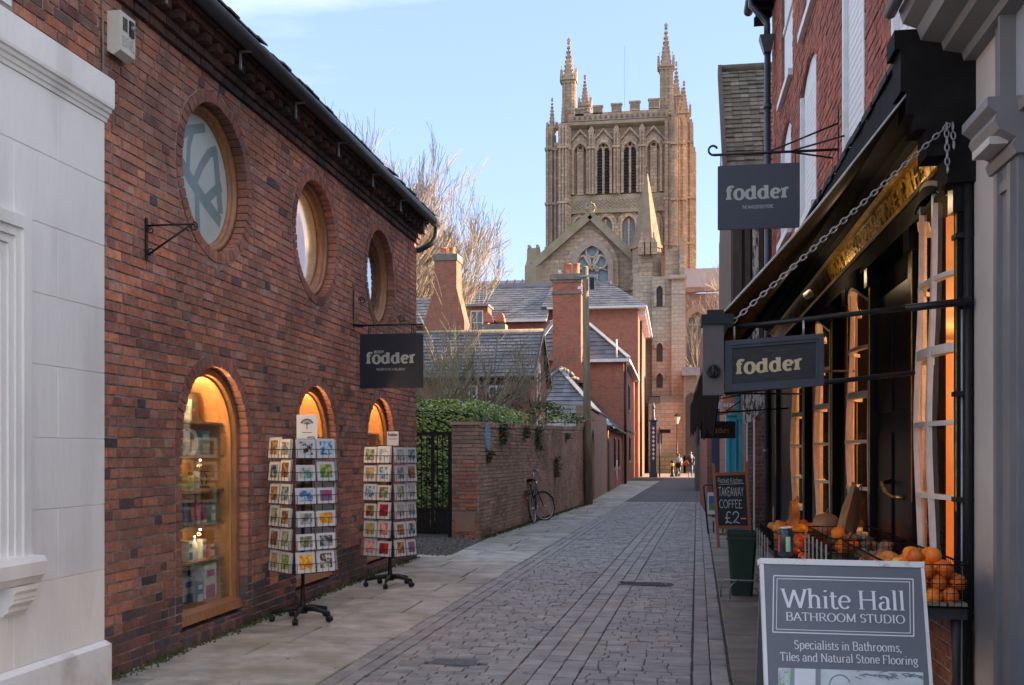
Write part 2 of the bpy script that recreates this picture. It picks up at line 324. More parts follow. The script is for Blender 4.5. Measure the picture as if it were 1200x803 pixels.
g('L', .56, [[(.12,0),(.12,.7)],[(.12,0),(.52,0),(.52,.12)]], [(.12,.7,1,1),(.12,0,1,0)])
g('M', .86, [[(.14,0),(.14,.7)],[(.14,.7),(.43,.05)],[(.43,.05),(.72,.7)],[(.72,.7),(.72,0)]], [(.14,0,1,1),(.72,0,1,1),(.14,.7,1,0),(.72,.7,0,1)])
g('N', .74, [[(.13,0),(.13,.7)],[(.13,.7),(.61,0)],[(.61,0),(.61,.7)]], [(.13,0,1,1),(.61,.7,1,1),(.13,.7,1,0)])
g('O', .76, [arc(.38,.35,.31,.35,0,360,24)])
g('R', .66, [[(.12,0),(.12,.7)],[(.12,.7)]+arc(.34,.52,.17,.18,90,-90)+[(.12,.34)],[(.32,.34),(.60,0)]], [(.12,0,1,1),(.12,.7,1,0),(.60,0,0,1)])
g('S', .54, [[(.46,.6)]+arc(.27,.53,.17,.17,35,235,12)+arc(.26,.19,.19,.19,60,-145,14)])
g('T', .60, [[(.3,0),(.3,.7)],[(.04,.6),(.04,.7),(.56,.7),(.56,.6)]], [(.3,0,1,1)])
g('U', .72, [[(.13,.7),(.13,.25)]+arc(.36,.25,.23,.25,180,360,14)+[(.59,.7)]], [(.13,.7,1,1),(.59,.7,1,1)])
g('W', .98, [[(.06,.7),(.27,0)],[(.27,0),(.49,.66)],[(.49,.66),(.71,0)],[(.71,0),(.92,.7)]], [(.06,.7,1,1),(.92,.7,1,1)])
g('Y', .64, [[(.05,.7),(.32,.34)],[(.59,.7),(.32,.34)],[(.32,.34),(.32,0)]], [(.32,0,1,1),(.05,.7,1,1),(.59,.7,1,1)])
g('&', .72, [[(.6,0),(.2,.5)]+arc(.31,.57,.13,.13,180,0,10)+[(.12,.25)]+arc(.28,.17,.18,.17,160,300,10)+[(.6,.35)]])
g('a', .50, [[(.38,.30),(.38,.08),(.46,.02)],[(.10,.40)]+arc(.24,.36,.14,.13,150,0,10)+[(.38,.3)],arc(.23,.14,.15,.14,80,330,16)+[(.38,.12)]])
g('b', .54, [[(.12,.74),(.12,.02)],arc(.28,.24,.19,.24,160,-160,18)], [(.12,.74,1,0)])
g('c', .46, [arc(.26,.24,.20,.24,45,320,18)])
g('d', .56, [[(.42,.74),(.42,.02)],arc(.25,.24,.19,.24,20,340,18)], [(.42,.74,1,0),(.42,0,0,1)])
g('e', .48, [[(.06,.27),(.43,.27)]+arc(.25,.25,.19,.235,10,320,20)])
g('f', .34, [[(.15,0),(.15,.58)]+arc(.27,.60,.12,.14,180,40,8),[(.03,.46),(.30,.46)]], [(.15,0,1,1)])
g('g', .52, [arc(.23,.31,.15,.17,0,360,16),[(.34,.44),(.48,.47)],[(.16,.16),(.11,.08),(.34,.03)]+arc(.25,-.09,.19,.11,50,-200,16)])
g('h', .56, [[(.12,0),(.12,.74)],[(.12,.32)]+arc(.28,.32,.15,.16,150,0,10)+[(.43,0)]], [(.12,0,1,1),(.43,0,1,1),(.12,.74,1,0)])
g('i', .27, [[(.14,0),(.14,.46)],[(.14,.62),(.14,.68)]], [(.14,0,1,1),(.14,.46,1,0)])
g('k', .54, [[(.12,0),(.12,.74)],[(.12,.2),(.42,.46)],[(.24,.29),(.48,0)]], [(.12,0,1,1),(.48,0,1,1)])
g('l', .27, [[(.14,0),(.14,.74)]], [(.14,0,1,1),(.14,.74,1,0)])
g('m', .84, [[(.12,0),(.12,.46)],[(.12,.32)]+arc(.26,.32,.14,.15,150,0,8)+[(.40,0)],[(.40,.32)]+arc(.55,.32,.14,.15,150,0,8)+[(.69,0)]], [(.12,0,1,1),(.40,0,1,1),(.69,0,1,1),(.12,.46,1,0)])
g('n', .56, [[(.12,0),(.12,.46)],[(.12,.32)]+arc(.28,.32,.15,.15,150,0,10)+[(.43,0)]], [(.12,0,1,1),(.43,0,1,1),(.12,.46,1,0)])
g('o', .52, [arc(.26,.24,.20,.24,0,360,20)])
g('p', .55, [[(.12,-.2),(.12,.46)],arc(.28,.24,.19,.24,160,-160,18)], [(.12,-.2,1,1),(.12,.46,1,0)])
g('r', .40, [[(.12,0),(.12,.46)],[(.12,.3)]+arc(.27,.34,.13,.12,170,60,8)], [(.12,0,1,1),(.12,.46,1,0)])
g('s', .40, [[(.33,.38)]+arc(.20,.36,.12,.11,30,230,10)+arc(.19,.12,.14,.12,60,-150,10)])
g('t', .34, [[(.14,.62),(.14,.12)]+arc(.25,.12,.11,.12,180,320,8),[(.03,.46),(.30,.46)]])
g('u', .56, [[(.12,.46),(.12,.16)]+arc(.27,.16,.15,.16,180,360,8)+[(.42,.46)],[(.42,.46),(.42,0)]], [(.12,.46,1,0),(.42,.46,1,0),(.42,0,0,1)])
g(',', .24, [[(.12,.05),(.07,-.12)]])
g("'", .2, [[(.1,.72),(.08,.56)]])
g('2', .60, [[(.08,.5)]+arc(.29,.5,.20,.2,160,-30,12)+[(.08,.02),(.35,.06),(.56,.0)]])
g('\u00a3', .60, [arc(.36,.54,.15,.16,30,180,8)+[(.22,.1),(.08,.02),(.3,.08),(.56,0)],[(.06,.32),(.44,.32)]])
g('-', .50, [[(.05,.28),(.45,.28)]])
def text(s, org, U, W, N, size, mat, parent, wv=.09, wh=.04, serif=.07, st=.03, track=0, lift=.0006, name='lettering', slant=0, jit=0, fit=None, build=True, mb=None):
    """letters written from org along U, upwards along W, lifted along N"""
    mb = mb or MB(); org, U, W, N = Vector(org), Vector(U).normalized(), Vector(W).normalized(), Vector(N).normalized(); x = 0; k = 0
    total = sum(G[c][0]+track for c in s)
    kx = (fit/(total*size)) if fit else 1.0
    def P(a, b, z): return org + U*(a+b*slant)*size*kx + W*b*size + N*(lift + z*.00012)
    for ch in s:
        adv, strokes, ser = G[ch]; jy = R.uniform(-jit, jit)
        for stv in strokes:
            pts = [(x+a, b+jy+R.uniform(-jit, jit)*.4) for a, b in stv]; n = len(pts); vs = []
            if n < 2: continue
            for i, (a, b) in enumerate(pts):
                a0, b0 = pts[max(i-1, 0)]; a1, b1 = pts[min(i+1, n-1)]
                tx, ty = a1-a0, b1-b0; l = hypot(tx, ty) or 1; nx, ny = -ty/l, tx/l
                h = .5*sqrt((nx*wv)**2+(ny*wh)**2)
                vs += [P(a+nx*h, b+ny*h, k), P(a-nx*h, b-ny*h, k)]
            mb.add(vs, [(2*i, 2*i+1, 2*i+3, 2*i+2) for i in range(n-1)]); k += 1
        if serif:
            for a, b, l, r in ser:
                lo = b if b < .2 else b-st
                q = [(x+a-wv/2-serif*l, lo+jy), (x+a+wv/2+serif*r, lo+jy), (x+a+wv/2+serif*r, lo+st+jy), (x+a-wv/2-serif*l, lo+st+jy)]
                mb.add([P(u_, v_, k) for u_, v_ in q], [(0,1,2,3)]); k += 1
        x += adv+track
    if build: return mb.build(name, mat, parent)
    return mb
g('\u0192', .36, [[(.15,0),(.15,.50)]+arc(.27,.50,.12,.12,180,30,8),[(.02,.44),(.30,.44)]], [(.15,0,1,1)])
g('\u0257', .58, [[(.43,.62),(.43,.02)],arc(.25,.23,.185,.215,20,340,18)], [(.43,.62,1,0),(.43,0,0,1)])
g('\u0259', .50, [[(.12,.25),(.42,.25)],arc(.26,.23,.185,.215,14,315,20)])
def fodder(org, U, W, N, width, mat, parent):
    # heavy slab lettering; x-height about .5 of the em
    return text('\u0192o\u0257\u0257\u0259r', org, U, W, N, width/2.98, mat, parent, wv=.19, wh=.095, serif=.045, st=.09, track=.05, fit=width)

# ------------------------------------------------------------------ brickwork laid piece by piece
def rect_hole(a, b, z0, z1): return lambda z: (a, b) if z0 < z < z1 else None
def circ_hole(c, zc, r):
    def f(z):
        d = r*r-(z-zc)**2
        return (c-sqrt(d), c+sqrt(d)) if d > 0 else None
    return f
def arch_hole(c, r, z0, zs):
    def f(z):
        if z < z0: return None
        if z <= zs: return (c-r, c+r)
        d = r*r-(z-zs)**2
        return (c-sqrt(d), c+sqrt(d)) if d > 0 else None
    return f
def field(u0, u1, z0, z1, holes, rng, bond=(.215,.215,.1025), course=.075, j=.011):
    out = []; nz_ = int(round((z1-z0)/course))
    for i in range(nz_):
        a = z0+i*course+rng.uniform(-.0015,.0015); b = a+course-j+rng.uniform(-.0015,.0015); u = u0 - rng.uniform(0, .2); k = rng.randrange(3)
        while u < u1:
            l = bond[k % len(bond)]*rng.uniform(.96, 1.04); k += 1
            s0, s1 = max(u, u0), min(u+l, u1); u += l+j
            if s1-s0 < .03: continue
            segs = [(s0, s1, s0, s1)]
            for h in holes:
                lo, hi, mid = h(a), h(b), h((a+b)/2)
                if not (lo or hi or mid): continue
                ref = mid or lo or hi; c = (ref[0]+ref[1])/2
                if mid and lo is None and hi and (hi[1]-hi[0]) - (mid[1]-mid[0]) < .02: lo = mid
                if mid and hi is None and lo and (lo[1]-lo[0]) - (mid[1]-mid[0]) < .02: hi = mid
                lo = lo or (c, c); hi = hi or (c, c); new = []
                for (p, q, p2, q2) in segs:
                    if q <= min(lo[0], hi[0]) or p >= max(lo[1], hi[1]): new.append((p, q, p2, q2)); continue
                    lq, lq2 = min(q, lo[0]-j), min(q2, hi[0]-j)
                    if lq-p > .012 or lq2-p2 > .012: new.append((p, max(lq, p+.002), p2, max(lq2, p2+.002)))
                    rp_, rp2 = max(p, lo[1]+j), max(p2, hi[1]+j)
                    if q-rp_ > .012 or q2-rp2 > .012: new.append((min(rp_, q-.002), q, min(rp2, q2-.002), q2))
                segs = new
            for sg in segs: out.append((sg, a, b))
    return out
class Wall:
    """O + u*U + z*Z, bricks stand proud along N"""
    def __init__(s, O, U, N): s.O, s.U, s.N = Vector(O), Vector(U), Vector(N); s.Z = Vector((0,0,1))
    def p(s, u, z, d=0): return s.O+s.U*u+s.Z*z+s.N*d
def brick_piece(wl, quad, rng, proud=.009, back=-.004, inset=.004):
    """quad: four (u,z) corners"""
    cu = sum(q[0] for q in quad)/4; cz = sum(q[1] for q in quad)/4
    d = proud+rng.uniform(-.0035, .0045); tilt = rng.uniform(-.0015, .0015)
    bk = [wl.p(u, z, back) for u, z in quad]; fr = []
    for u, z in quad:
        l = hypot(u-cu, z-cz) or 1; k = inset/l
        fr.append(wl.p(u-(u-cu)*k+rng.uniform(-.0015,.0015), z-(z-cz)*k+rng.uniform(-.0015,.0015), d+tilt*(1 if z > cz else -1)))
    return bk+fr, [(4,5,6,7),(0,1,5,4),(1,2,6,5),(2,3,7,6),(3,0,4,7)]
def lay(pieces, parent, eye=(0,0,EYE), n_single=300, name='brick'):
    """pieces: (verts, faces, material); the nearest n_single are objects of their own, the rest one joined part"""
    e = Vector(eye); key = lambda pc: (sum((Vector(v) for v in pc[0][:4]), Vector())/4-e).length
    pieces.sort(key=key); rest = {}
    for i, (vs, fs, mt) in enumerate(pieces):
        if i < n_single: MB().add(vs, fs).build(name, mt, parent)
        else: rest.setdefault(mt.name, (mt, MB()))[1].add(vs, fs, 0, R.uniform(.001, .999))
    for nm, (mt, mb) in rest.items(): stuff(mb.build(name+'work' if name == 'brick' else name+'_field', mt, parent))
def loopc(wl, c, zc, r, n=40, a0=0, a1=360, d=0):
    full = (a1-a0) == 360
    return [wl.p(c+r*cos(radians(a0+(a1-a0)*i/n)), zc+r*sin(radians(a0+(a1-a0)*i/n)), d) for i in range(n if full else n+1)]
def ring(wl, c, zc, r0, r1, a0, a1, n, rng, mat, out, proud=.012, back=-.2):
    st = (a1-a0)/n
    for i in range(n):
        b0, b1 = radians(a0+st*i+st*.05), radians(a0+st*(i+1)-st*.05)
        q = [(c+r0*cos(b0), zc+r0*sin(b0)), (c+r0*cos(b1), zc+r0*sin(b1)), (c+r1*cos(b1), zc+r1*sin(b1)), (c+r1*cos(b0), zc+r1*sin(b0))]
        vs, fs = brick_piece(wl, q, rng, proud, back, .003); out.append((vs, fs, mat))
def scroll(c, r, a0, turns, axA, axB, n=18, grow=.25):
    c, axA, axB = Vector(c), Vector(axA), Vector(axB)
    return [c+(axA*cos(a0+turns*2*pi*i/n)+axB*sin(a0+turns*2*pi*i/n))*r*(1-(1-grow)*i/n) for i in range(n+1)]
# ------------------------------------------------------------------ ground, road, pavements
def KL(y): return -2.66+.0305*y
def KR(y): return .24+.022*y
def CH(y): return -1.43+.036*y            # left edge of the drainage channel
def WLft(y):                                # foot of the left frontage
    if y < 15.4: return -3.98
    if y < 18.8: return -4.1+.0*y
    if y < 33.3: return -3.65+(.88/14.5)*(y-18.8)
    return -2.77+.006*(y-33.3)
def WRgt(y): return 1.56 if y < 17.4 else (1.56+.02*(y-17.4))
mb = MB(); mb.add([(-900,-60,-.05),(900,-60,-.05),(900,1800,-.05),(-900,1800,-.05)], [(0,1,2,3)])
GR = M('ground_earth', (.12,.11,.08), (.07,.08,.045), .3, .95, bump=.4, bsc=5)
struct(mb.build('ground', GR, origin=(0,0,-.05)))
road = MB(); ys = [-3, 8, 20, 34, 50, 72]
road.add([(KL(y), y, -.014) for y in ys]+[(KR(y), y, -.014) for y in ys], [(i, i+6, i+7, i+1) for i in range(5)])
road_o = struct(road.build('road', SETTJ, origin=(0,0,-.014)))
YE = 34.0
# beyond YE the setts run on as material
SETF = farbrick('far_setts', (.150,.140,.142), (.115,.107,.11), (.10,.093,.095), (.065,.06,.06), .16, .2, 'XY', (.13,.12,.115), .012, .4, .3)
mb = MB(); mb.add([(KL(YE),YE,-.004),(KR(YE),YE,-.004),(KR(70),70,-.004),(KL(70),70,-.004)], [(0,1,2,3)])
far = mb.build('far_setts', SETF, road_o)
# dark joint lines of the channel running on to the end of the street
mb = MB()
for off in (0, .16, .32, .48):
    mb.add([(CH(YE)+off,YE,.0),(CH(YE)+off+.025,YE,.0),(CH(69)+off+.03,69,.0),(CH(69)+off,69,.0)], [(0,1,2,3)])
for fn in (lambda y: KL(y)+.24, lambda y: KL(y)+.01, lambda y: KR(y)-.26, lambda y: KR(y)-.03):
    mb.add([(fn(YE),YE,.0),(fn(YE)+.025,YE,.0),(fn(69)+.03,69,.0),(fn(69),69,.0)], [(0,1,2,3)])
mb.build('channel_joint', SETTJ, road_o)
# far slabs and lane beyond the mouth of the street
rg = random.Random(3)
def slab(x0, x1, y0, y1, rng, top=0, ch=.006, j=.008, th=.03, sk=0):
    t = top+rng.uniform(-.0035,.0035); a, b, c_, d = x0+j/2, x1-j/2, y0+j/2, y1-j/2
    w_ = [rng.uniform(-.0035,.0035) for _ in range(4)]; q = [rng.uniform(-.0025,.0025) for _ in range(4)]
    base = [(a+q[0],c_+q[1],t-th),(b+q[2],c_+q[1],t-th),(b+q[2],d+q[3],t-th),(a+q[0],d+q[3],t-th)]
    lip = [(p[0],p[1],t-ch) for p in base]
    tp = [(a+ch+q[0],c_+ch+q[1],t+w_[0]),(b-ch+q[2],c_+ch+q[1],t+w_[1]),(b-ch+q[2],d-ch+q[3],t+w_[2]),(a+ch+q[0],d-ch+q[3],t+w_[3])]
    return base[:0]+lip+tp+[(p[0],p[1],t-th) for p in lip], [(4,5,6,7),(0,1,5,4),(1,2,6,5),(2,3,7,6),(3,0,4,7),(8,9,1,0),(9,10,2,1),(10,11,3,2),(11,8,0,3)]
P_ = []
def in_rect(x, y, rs): return any(a < x < b and c < y < d for a, b, c, d in rs)
GRT = aZ(755, 684); CV1 = aZ(533, 776); CV2 = aZ(800, 592)
CUT = [(GRT.x-.36, GRT.x+.30, GRT.y-.17, GRT.y+.17), (CV1.x-.2, CV1.x+.2, CV1.y-.15, CV1.y+.15)]
y = 3.4
while y < YE:
    rh = .108 if y < 9 else .115
    a, b = KL(y)+.26, CH(y)-.005; x = a; off = rg.uniform(0, .12); first = True
    def run(a, b):
        global P_
        x = a; k = 0
        while x < b-.02:
            l = rg.uniform(.13, .20);
            if k == 0: l *= rg.uniform(.45, 1)
            if b-x-l < .07: l = b-x
            if not in_rect(x+l/2, y+rh/2, CUT):
                v, f = slab(x, x+l, y, y+rh, rg, 0, .005, .006); P_.append((v, f, SETT))
            x += l; k += 1
    run(a, b); run(CH(y)+.485, KR(y)-.28); y += rh
def lengthwise(fn, w_, y0, y1, l0=.17, l1=.24):
    y = y0-rg.uniform(0, .2)
    while y < y1:
        l = rg.uniform(l0, l1)
        if not in_rect(fn(y)+w_/2, y+l/2, CUT):
            x0, x0b = fn(y), fn(y+l); v, f = slab(0, w_, y, y+l, rg, 0, .005, .006)
            v = [(p[0]+x0+(x0b-x0)*(p[1]-y)/l, p[1], p[2]) for p in v]; P_.append((v, f, SETT))
        y += l
for kk in range(3): lengthwise(lambda y, kk=kk: CH(y)+.16*kk, .158, 3.4, YE)
for kk in range(2): lengthwise(lambda y, kk=kk: KL(y)+.005+.125*kk, .122, 3.4, YE)
for kk in range(2): lengthwise(lambda y, kk=kk: KR(y)-.27+.13*kk, .128, 3.4, YE)
vis = lambda pc: (lambda c: -1 if False else 0)(0)
def in_view(p):
    d = -SN*p[0]+CS*p[1]
    if d < .3: return False
    px = 600+F*(CS*p[0]+SN*p[1])/d; py = HZ-F*(p[2]-EYE)/d
    return -5 < px < 1205 and -5 < py < 815
P_.sort(key=lambda pc: 0 if in_view(pc[0][4]) else 1)
seen = [p for p in P_ if in_view(p[0][4])]; rest_ = [p for p in P_ if not in_view(p[0][4])]
def lay_seen(pieces, parent, n, name):
    e = Vector((0,0,EYE)); cen = lambda pc: sum((Vector(v) for v in pc[0][:4]), Vector())/4
    pieces.sort(key=lambda pc: (0 if in_view(cen(pc)) else 1, (cen(pc)-e).length)); k = 0; mbs = {}
    for pc in pieces:
        if k < n and in_view(cen(pc)): MB().add(pc[0], pc[1]).build(name, pc[2], parent); k += 1
        else: mbs.setdefault(pc[2].name, (pc[2], MB()))[1].add(pc[0], pc[1], 0, R.uniform(.001, .999))
    for nm, (mt, mb) in mbs.items(): stuff(mb.build(name+'_field', mt, parent))
lay_seen(P_, road_o, 298, 'sett')
# gratings and covers let into the road
IRON = M('worn_cast_iron', (.11,.105,.105), (.06,.055,.055), 20, .5, metal=.5, bump=.5, bsc=60)
x0, x1, y0, y1 = GRT.x-.33, GRT.x+.27, GRT.y-.14, GRT.y+.14
t = thing('drain_grating', 'rectangular iron drain grating with slanting bars set in the grey setts', 'drain', (GRT.x, GRT.y, 0))
mb = MB(); mb.box(x0,x1,y0,y0+.02,-.02,.002); mb.box(x0,x1,y1-.02,y1,-.02,.002); mb.box(x0,x0+.02,y0+.02,y1-.02,-.02,.002); mb.box(x1-.02,x1,y0+.02,y1-.02,-.02,.002); mb.build('frame', IRON, t)
for i in range(12):
    a = x0+.045+i*.044; MB().bar((a, y0+.02, -.006), (a+.07 if a+.07 < x1-.02 else x1-.02, y1-.02, -.006), .014, .014).build('bar', IRON, t)
t = thing('access_cover', 'small rectangular iron cover lying flush in the near setts at the left', 'cover', (CV1.x, CV1.y, 0))
mb = MB(); mb.box(CV1.x-.19,CV1.x+.19,CV1.y-.14,CV1.y+.14,-.02,-.001); mb.build('frame', IRON, t)
mb = MB(); mb.box(CV1.x-.16,CV1.x+.16,CV1.y-.11,CV1.y+.11,-.001,.003); mb.build('lid', IRON, t)
mb = MB(); mb.box(CV2.x-.2,CV2.x+.2,CV2.y-.25,CV2.y+.25,0.001,.006)
tag(mb.build('access_cover', IRON), 'distant iron cover on the channel line far up the street', 'cover')

mb = MB(); rg = random.Random(71)
for i in range(150):
    y = 5.5+16*rg.random()**1.5; x = rg.uniform(KL(y)+.05, KR(y)-.05); r_ = rg.uniform(.007,.019); n = 7; a0 = rg.random()*6
    mb.add([(x+r_*cos(a0+2*pi*k/n)*rg.uniform(.7,1.2), y+r_*sin(a0+2*pi*k/n)*rg.uniform(.7,1.2), .0065) for k in range(n)], [tuple(range(n))], 0, rg.random()+.001)
stuff(mb.build('gum_spot_field', M('old_gum', (.34,.33,.32), (.24,.235,.23), 30, .8, rnd=.3), road_o))
mb = MB()
for i in range(260):
    y = 4+28*rg.random(); s_ = rg.choice([0,1,2]); x = [KL(y)+rg.gauss(-.03,.03), KR(y)+rg.gauss(.03,.03), rg.uniform(-3.9,KR(y))][s_]; r_ = rg.uniform(.006,.016); a = rg.random()*6
    mb.add([(x+r_*cos(a),y+r_*sin(a),.008),(x+r_*cos(a+2),y+r_*sin(a+2),.009),(x+r_*cos(a+4.1),y+r_*sin(a+4.1),.015)], [(0,1,2)], 0, rg.random()+.001)
stuff(mb.build('leaf_litter_field', M('dead_leaf_litter', (.20,.13,.07), (.12,.08,.05), 30, .9, rnd=.5), road_o))
# left pavement: worn sandstone flags
pv = MB(); pv.add([(-4.2,-3,-.014),(KL(-3),-3,-.014),(KL(72),72,-.014),(-3.4,72,-.014)], [(0,1,2,3)])
pvl = struct(pv.build('pavement', FLAGJ, origin=(-3.5,0,-.014)))
rg = random.Random(11); FL = []; y = 2.6
GRAV = aZ(500, 648)
while y < 60:
    d = rg.uniform(.52, .92); a, b = WLft(y+d/2)-.1, KL(y+d/2)
    if 15.45 < y+d/2 < 18.9: a = -3.5
    cuts = [a]; x = a+rg.uniform(.4, .9)
    while x < b-.35: cuts.append(x); x += rg.uniform(.55, .95)
    cuts.append(b)
    for x0, x1 in zip(cuts, cuts[1:]):
        dy0 = rg.uniform(-.012,.012)
        if d > .78 and rg.random() < .35 :
            v, f = slab(x0, x1, y, y+d*.45, rg, 0, .009, .018); FL.append((v, f, FLAG)); v, f = slab(x0, x1, y+d*.45, y+d, rg, 0, .009, .018)
        else: v, f = slab(x0, x1, y, y+d, rg, 0, .009, .018)
        # follow the slanting edge of the road
        v = [(p[0]+(.0305*(p[1]-y-d/2) if abs(x1-b) < 1e-6 and p[0] > (x0+x1)/2 else 0), p[1], p[2]) for p in v]
        FL.append((v, f, FLAG))
    y += d
lay_seen(FL, pvl, 240, 'flagstone')
# right pavement
pv = MB(); pv.add([(KR(-3),-3,-.014),(2.2,-3,-.014),(3.2,72,-.014),(KR(72),72,-.014)], [(0,1,2,3)])
pvr = struct(pv.build('pavement', FLAGJ, origin=(1,0,-.014)))
FLD = M('shade_toned_flag', (.225,.20,.17), (.15,.135,.11), 3, .75, rnd=.18, bump=.5, bsc=45, big=1.1, bigc=(.11,.105,.08))  # darker copy of the left pavement's flags, shade put into the colour
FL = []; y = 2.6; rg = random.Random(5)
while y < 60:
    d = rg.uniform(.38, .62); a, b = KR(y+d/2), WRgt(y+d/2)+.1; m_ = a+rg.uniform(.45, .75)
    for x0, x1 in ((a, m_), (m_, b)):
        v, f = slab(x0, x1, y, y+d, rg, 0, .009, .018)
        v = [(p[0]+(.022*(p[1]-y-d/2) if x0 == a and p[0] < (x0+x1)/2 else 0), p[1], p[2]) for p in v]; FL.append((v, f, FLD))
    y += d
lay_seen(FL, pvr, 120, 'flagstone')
# gravel by the gate
mb = MB(); rg = random.Random(9)
for i in range(2600):
    x, y_ = rg.uniform(-5.6, -3.53), rg.uniform(15.5, 18.9); s_ = rg.uniform(.008, .028)
    if x > -3.55+0.05*sin(y_*3): continue
    mb.add([(x-s_,y_,-.012),(x,y_-s_,-.012),(x+s_,y_,-.012),(x,y_+s_,-.012),(x+rg.uniform(-.4,.4)*s_,y_,s_*.9)], [(0,1,4),(1,2,4),(2,3,4),(3,0,4)], 0, rg.random()+.001)
stuff(tag(mb.build('gravel', M('grey_gravel', (.20,.19,.17), (.10,.095,.085), 30, .9, rnd=.4)), 'loose grey gravel lying in front of the iron gate', 'gravel'))
# moss and weeds along the foot of the walls
mb = MB(); rg = random.Random(21)
for i in range(5200):
    if rg.random() < .28: y_ = rg.uniform(6.6, 15.2); x = -3.96+abs(rg.gauss(0, .05))
    else: y_ = rg.uniform(18.9, 33); x = WLft(y_)+.02+abs(rg.gauss(0, .08))
    s_ = rg.uniform(.008, .022); a = rg.uniform(0, 6.3)
    mb.add([(x-s_*cos(a),y_-s_*sin(a),.0),(x+s_*cos(a),y_+s_*sin(a),.0),(x+rg.uniform(-.01,.01),y_+rg.uniform(-.01,.01),s_*rg.uniform(.8,2))], [(0,1,2)])
stuff(tag(mb.build('moss', M('green_moss', (.09,.105,.035), (.05,.06,.02), 30, .95)), 'thin green moss along the foot of the left walls', 'moss'))
# ------------------------------------------------------------------ the red brick shop on the left
XL = -3.98; YS0, YS1 = 6.50, 15.36; CYS = (8.38, 10.9, 13.43)
lw = Wall((XL,0,0), (0,1,0), (1,0,0)); rg = random.Random(101)
shop = thing('brick_shop', 'weathered red brick shop with three round windows above three arched ones', 'shop', (XL-2.5, 11, 0))
RC, ZC = .64, 4.02; RA, ZSP, ZB = .64, 1.72, .149
holes = []
for c in CYS: holes += [circ_hole(c, ZC, RC+.105), arch_hole(c, RA+.11, ZB, ZSP)]
outer = [lw.p(YS0,-.05), lw.p(YS1,-.05), lw.p(YS1,5.1), lw.p(YS0,5.1)]
loops = [outer]
for c in CYS:
    loops.append(loopc(lw, c, ZC, RC+.02, 44))
    loops.append([lw.p(c-RA-.02, ZB-.16), lw.p(c+RA+.02, ZB-.16)]+loopc(lw, c, ZSP, RA+.02, 22, 0, 180))
MB().plate(loops, (-.28,0,0)).build('wall', MORTD, shop)
pcs = []
for sg, a, b in field(YS0, YS1, 0, 4.875, holes, rg, bond=(.215,.1025)):
    q = [(sg[0],a),(sg[1],a),(sg[3],b),(sg[2],b)]
    zc = (a+b)/2; low = zc < .40+rg.uniform(-.12, .12) or rg.random() < (.05 if zc < 2.6 else .02)
    v, f = brick_piece(lw, q, rg); pcs.append((v, f, DARKB if low else RED))
for c in CYS:
    ring(lw, c, ZC, RC, RC+.098, 0, 360, 52, rg, RINGB, pcs)
    ring(lw, c, ZSP, RA, RA+.108, 0, 180, 28, rg, RINGB, pcs)
    z = ZB; i = 0
    while z < ZSP-.03:
        for sd_ in (-1, 1):
            u0, u1 = (c-RA-.1, c-RA) if sd_ < 0 else (c+RA, c+RA+.1)
            v, f = brick_piece(lw, [(u0,z),(u1,z),(u1,z+.064),(u0,z+.064)], rg, .009, -.2); pcs.append((v, f, DARKB if z < .42 else RINGB))
        z += .0755
    # sloping blue brick sill
    for k in range(17):
        u0 = c-RA+.005+k*.0752; v = [lw.p(u0,.0,.03), lw.p(u0+.066,.0,.03), lw.p(u0+.066,.0,-.2), lw.p(u0,.0,-.2), lw.p(u0,.09,.03), lw.p(u0+.066,.09,.03), lw.p(u0+.066,.165,-.2), lw.p(u0,.165,-.2)]
        pcs.append((v, [(4,5,6,7),(0,1,5,4),(1,2,6,5),(3,0,4,7)], DARKB))
lay_seen(pcs, shop, 296, 'brick')
# far gable end wall and north side return
mb = MB(); mb.box(XL-7, XL-.28, YS1-.25, YS1-.003, 0, 5.1); mb.build('end_wall', HB, shop)
mb = MB(); mb.box(XL-7, XL-.28, YS0+.003, YS0+.2, 0, 5.1); mb.build('end_wall', HB, shop)
# corbelled cornice: three oversailing courses and a row of dentils
rg = random.Random(4); COR = brickmat('dark_cornice_brick', [(.075,.045,.04),(.10,.05,.042),(.055,.042,.042),(.13,.06,.045)], (.05,.038,.036), 1.2, .1)  # cornice bricks in a darker tone than the wall
mb = MB()
for z, d, l in ((4.875,.045,.215),(4.95,.07,.215),(5.105,.17,.215),(5.18,.20,.215)):
    u = YS0
    while u < YS1+.03:
        e = min(u+l-.01, YS1+.04); v, f = brick_piece(lw, [(u,z),(e,z),(e,z+.066),(u,z+.066)], rg, d, -.1); mb.add(v, f, 0, rg.random()+.001); u += l
stuff(mb.build('brick_corbelling', COR, shop))
u = YS0+.02
DM = None
while u < YS1:
    v, f = brick_piece(lw, [(u,5.03),(u+.105,5.03),(u+.105,5.098),(u,5.098)], rg, .15, -.05); MB().add(v, f).build('dentil', COR, shop); u += .225
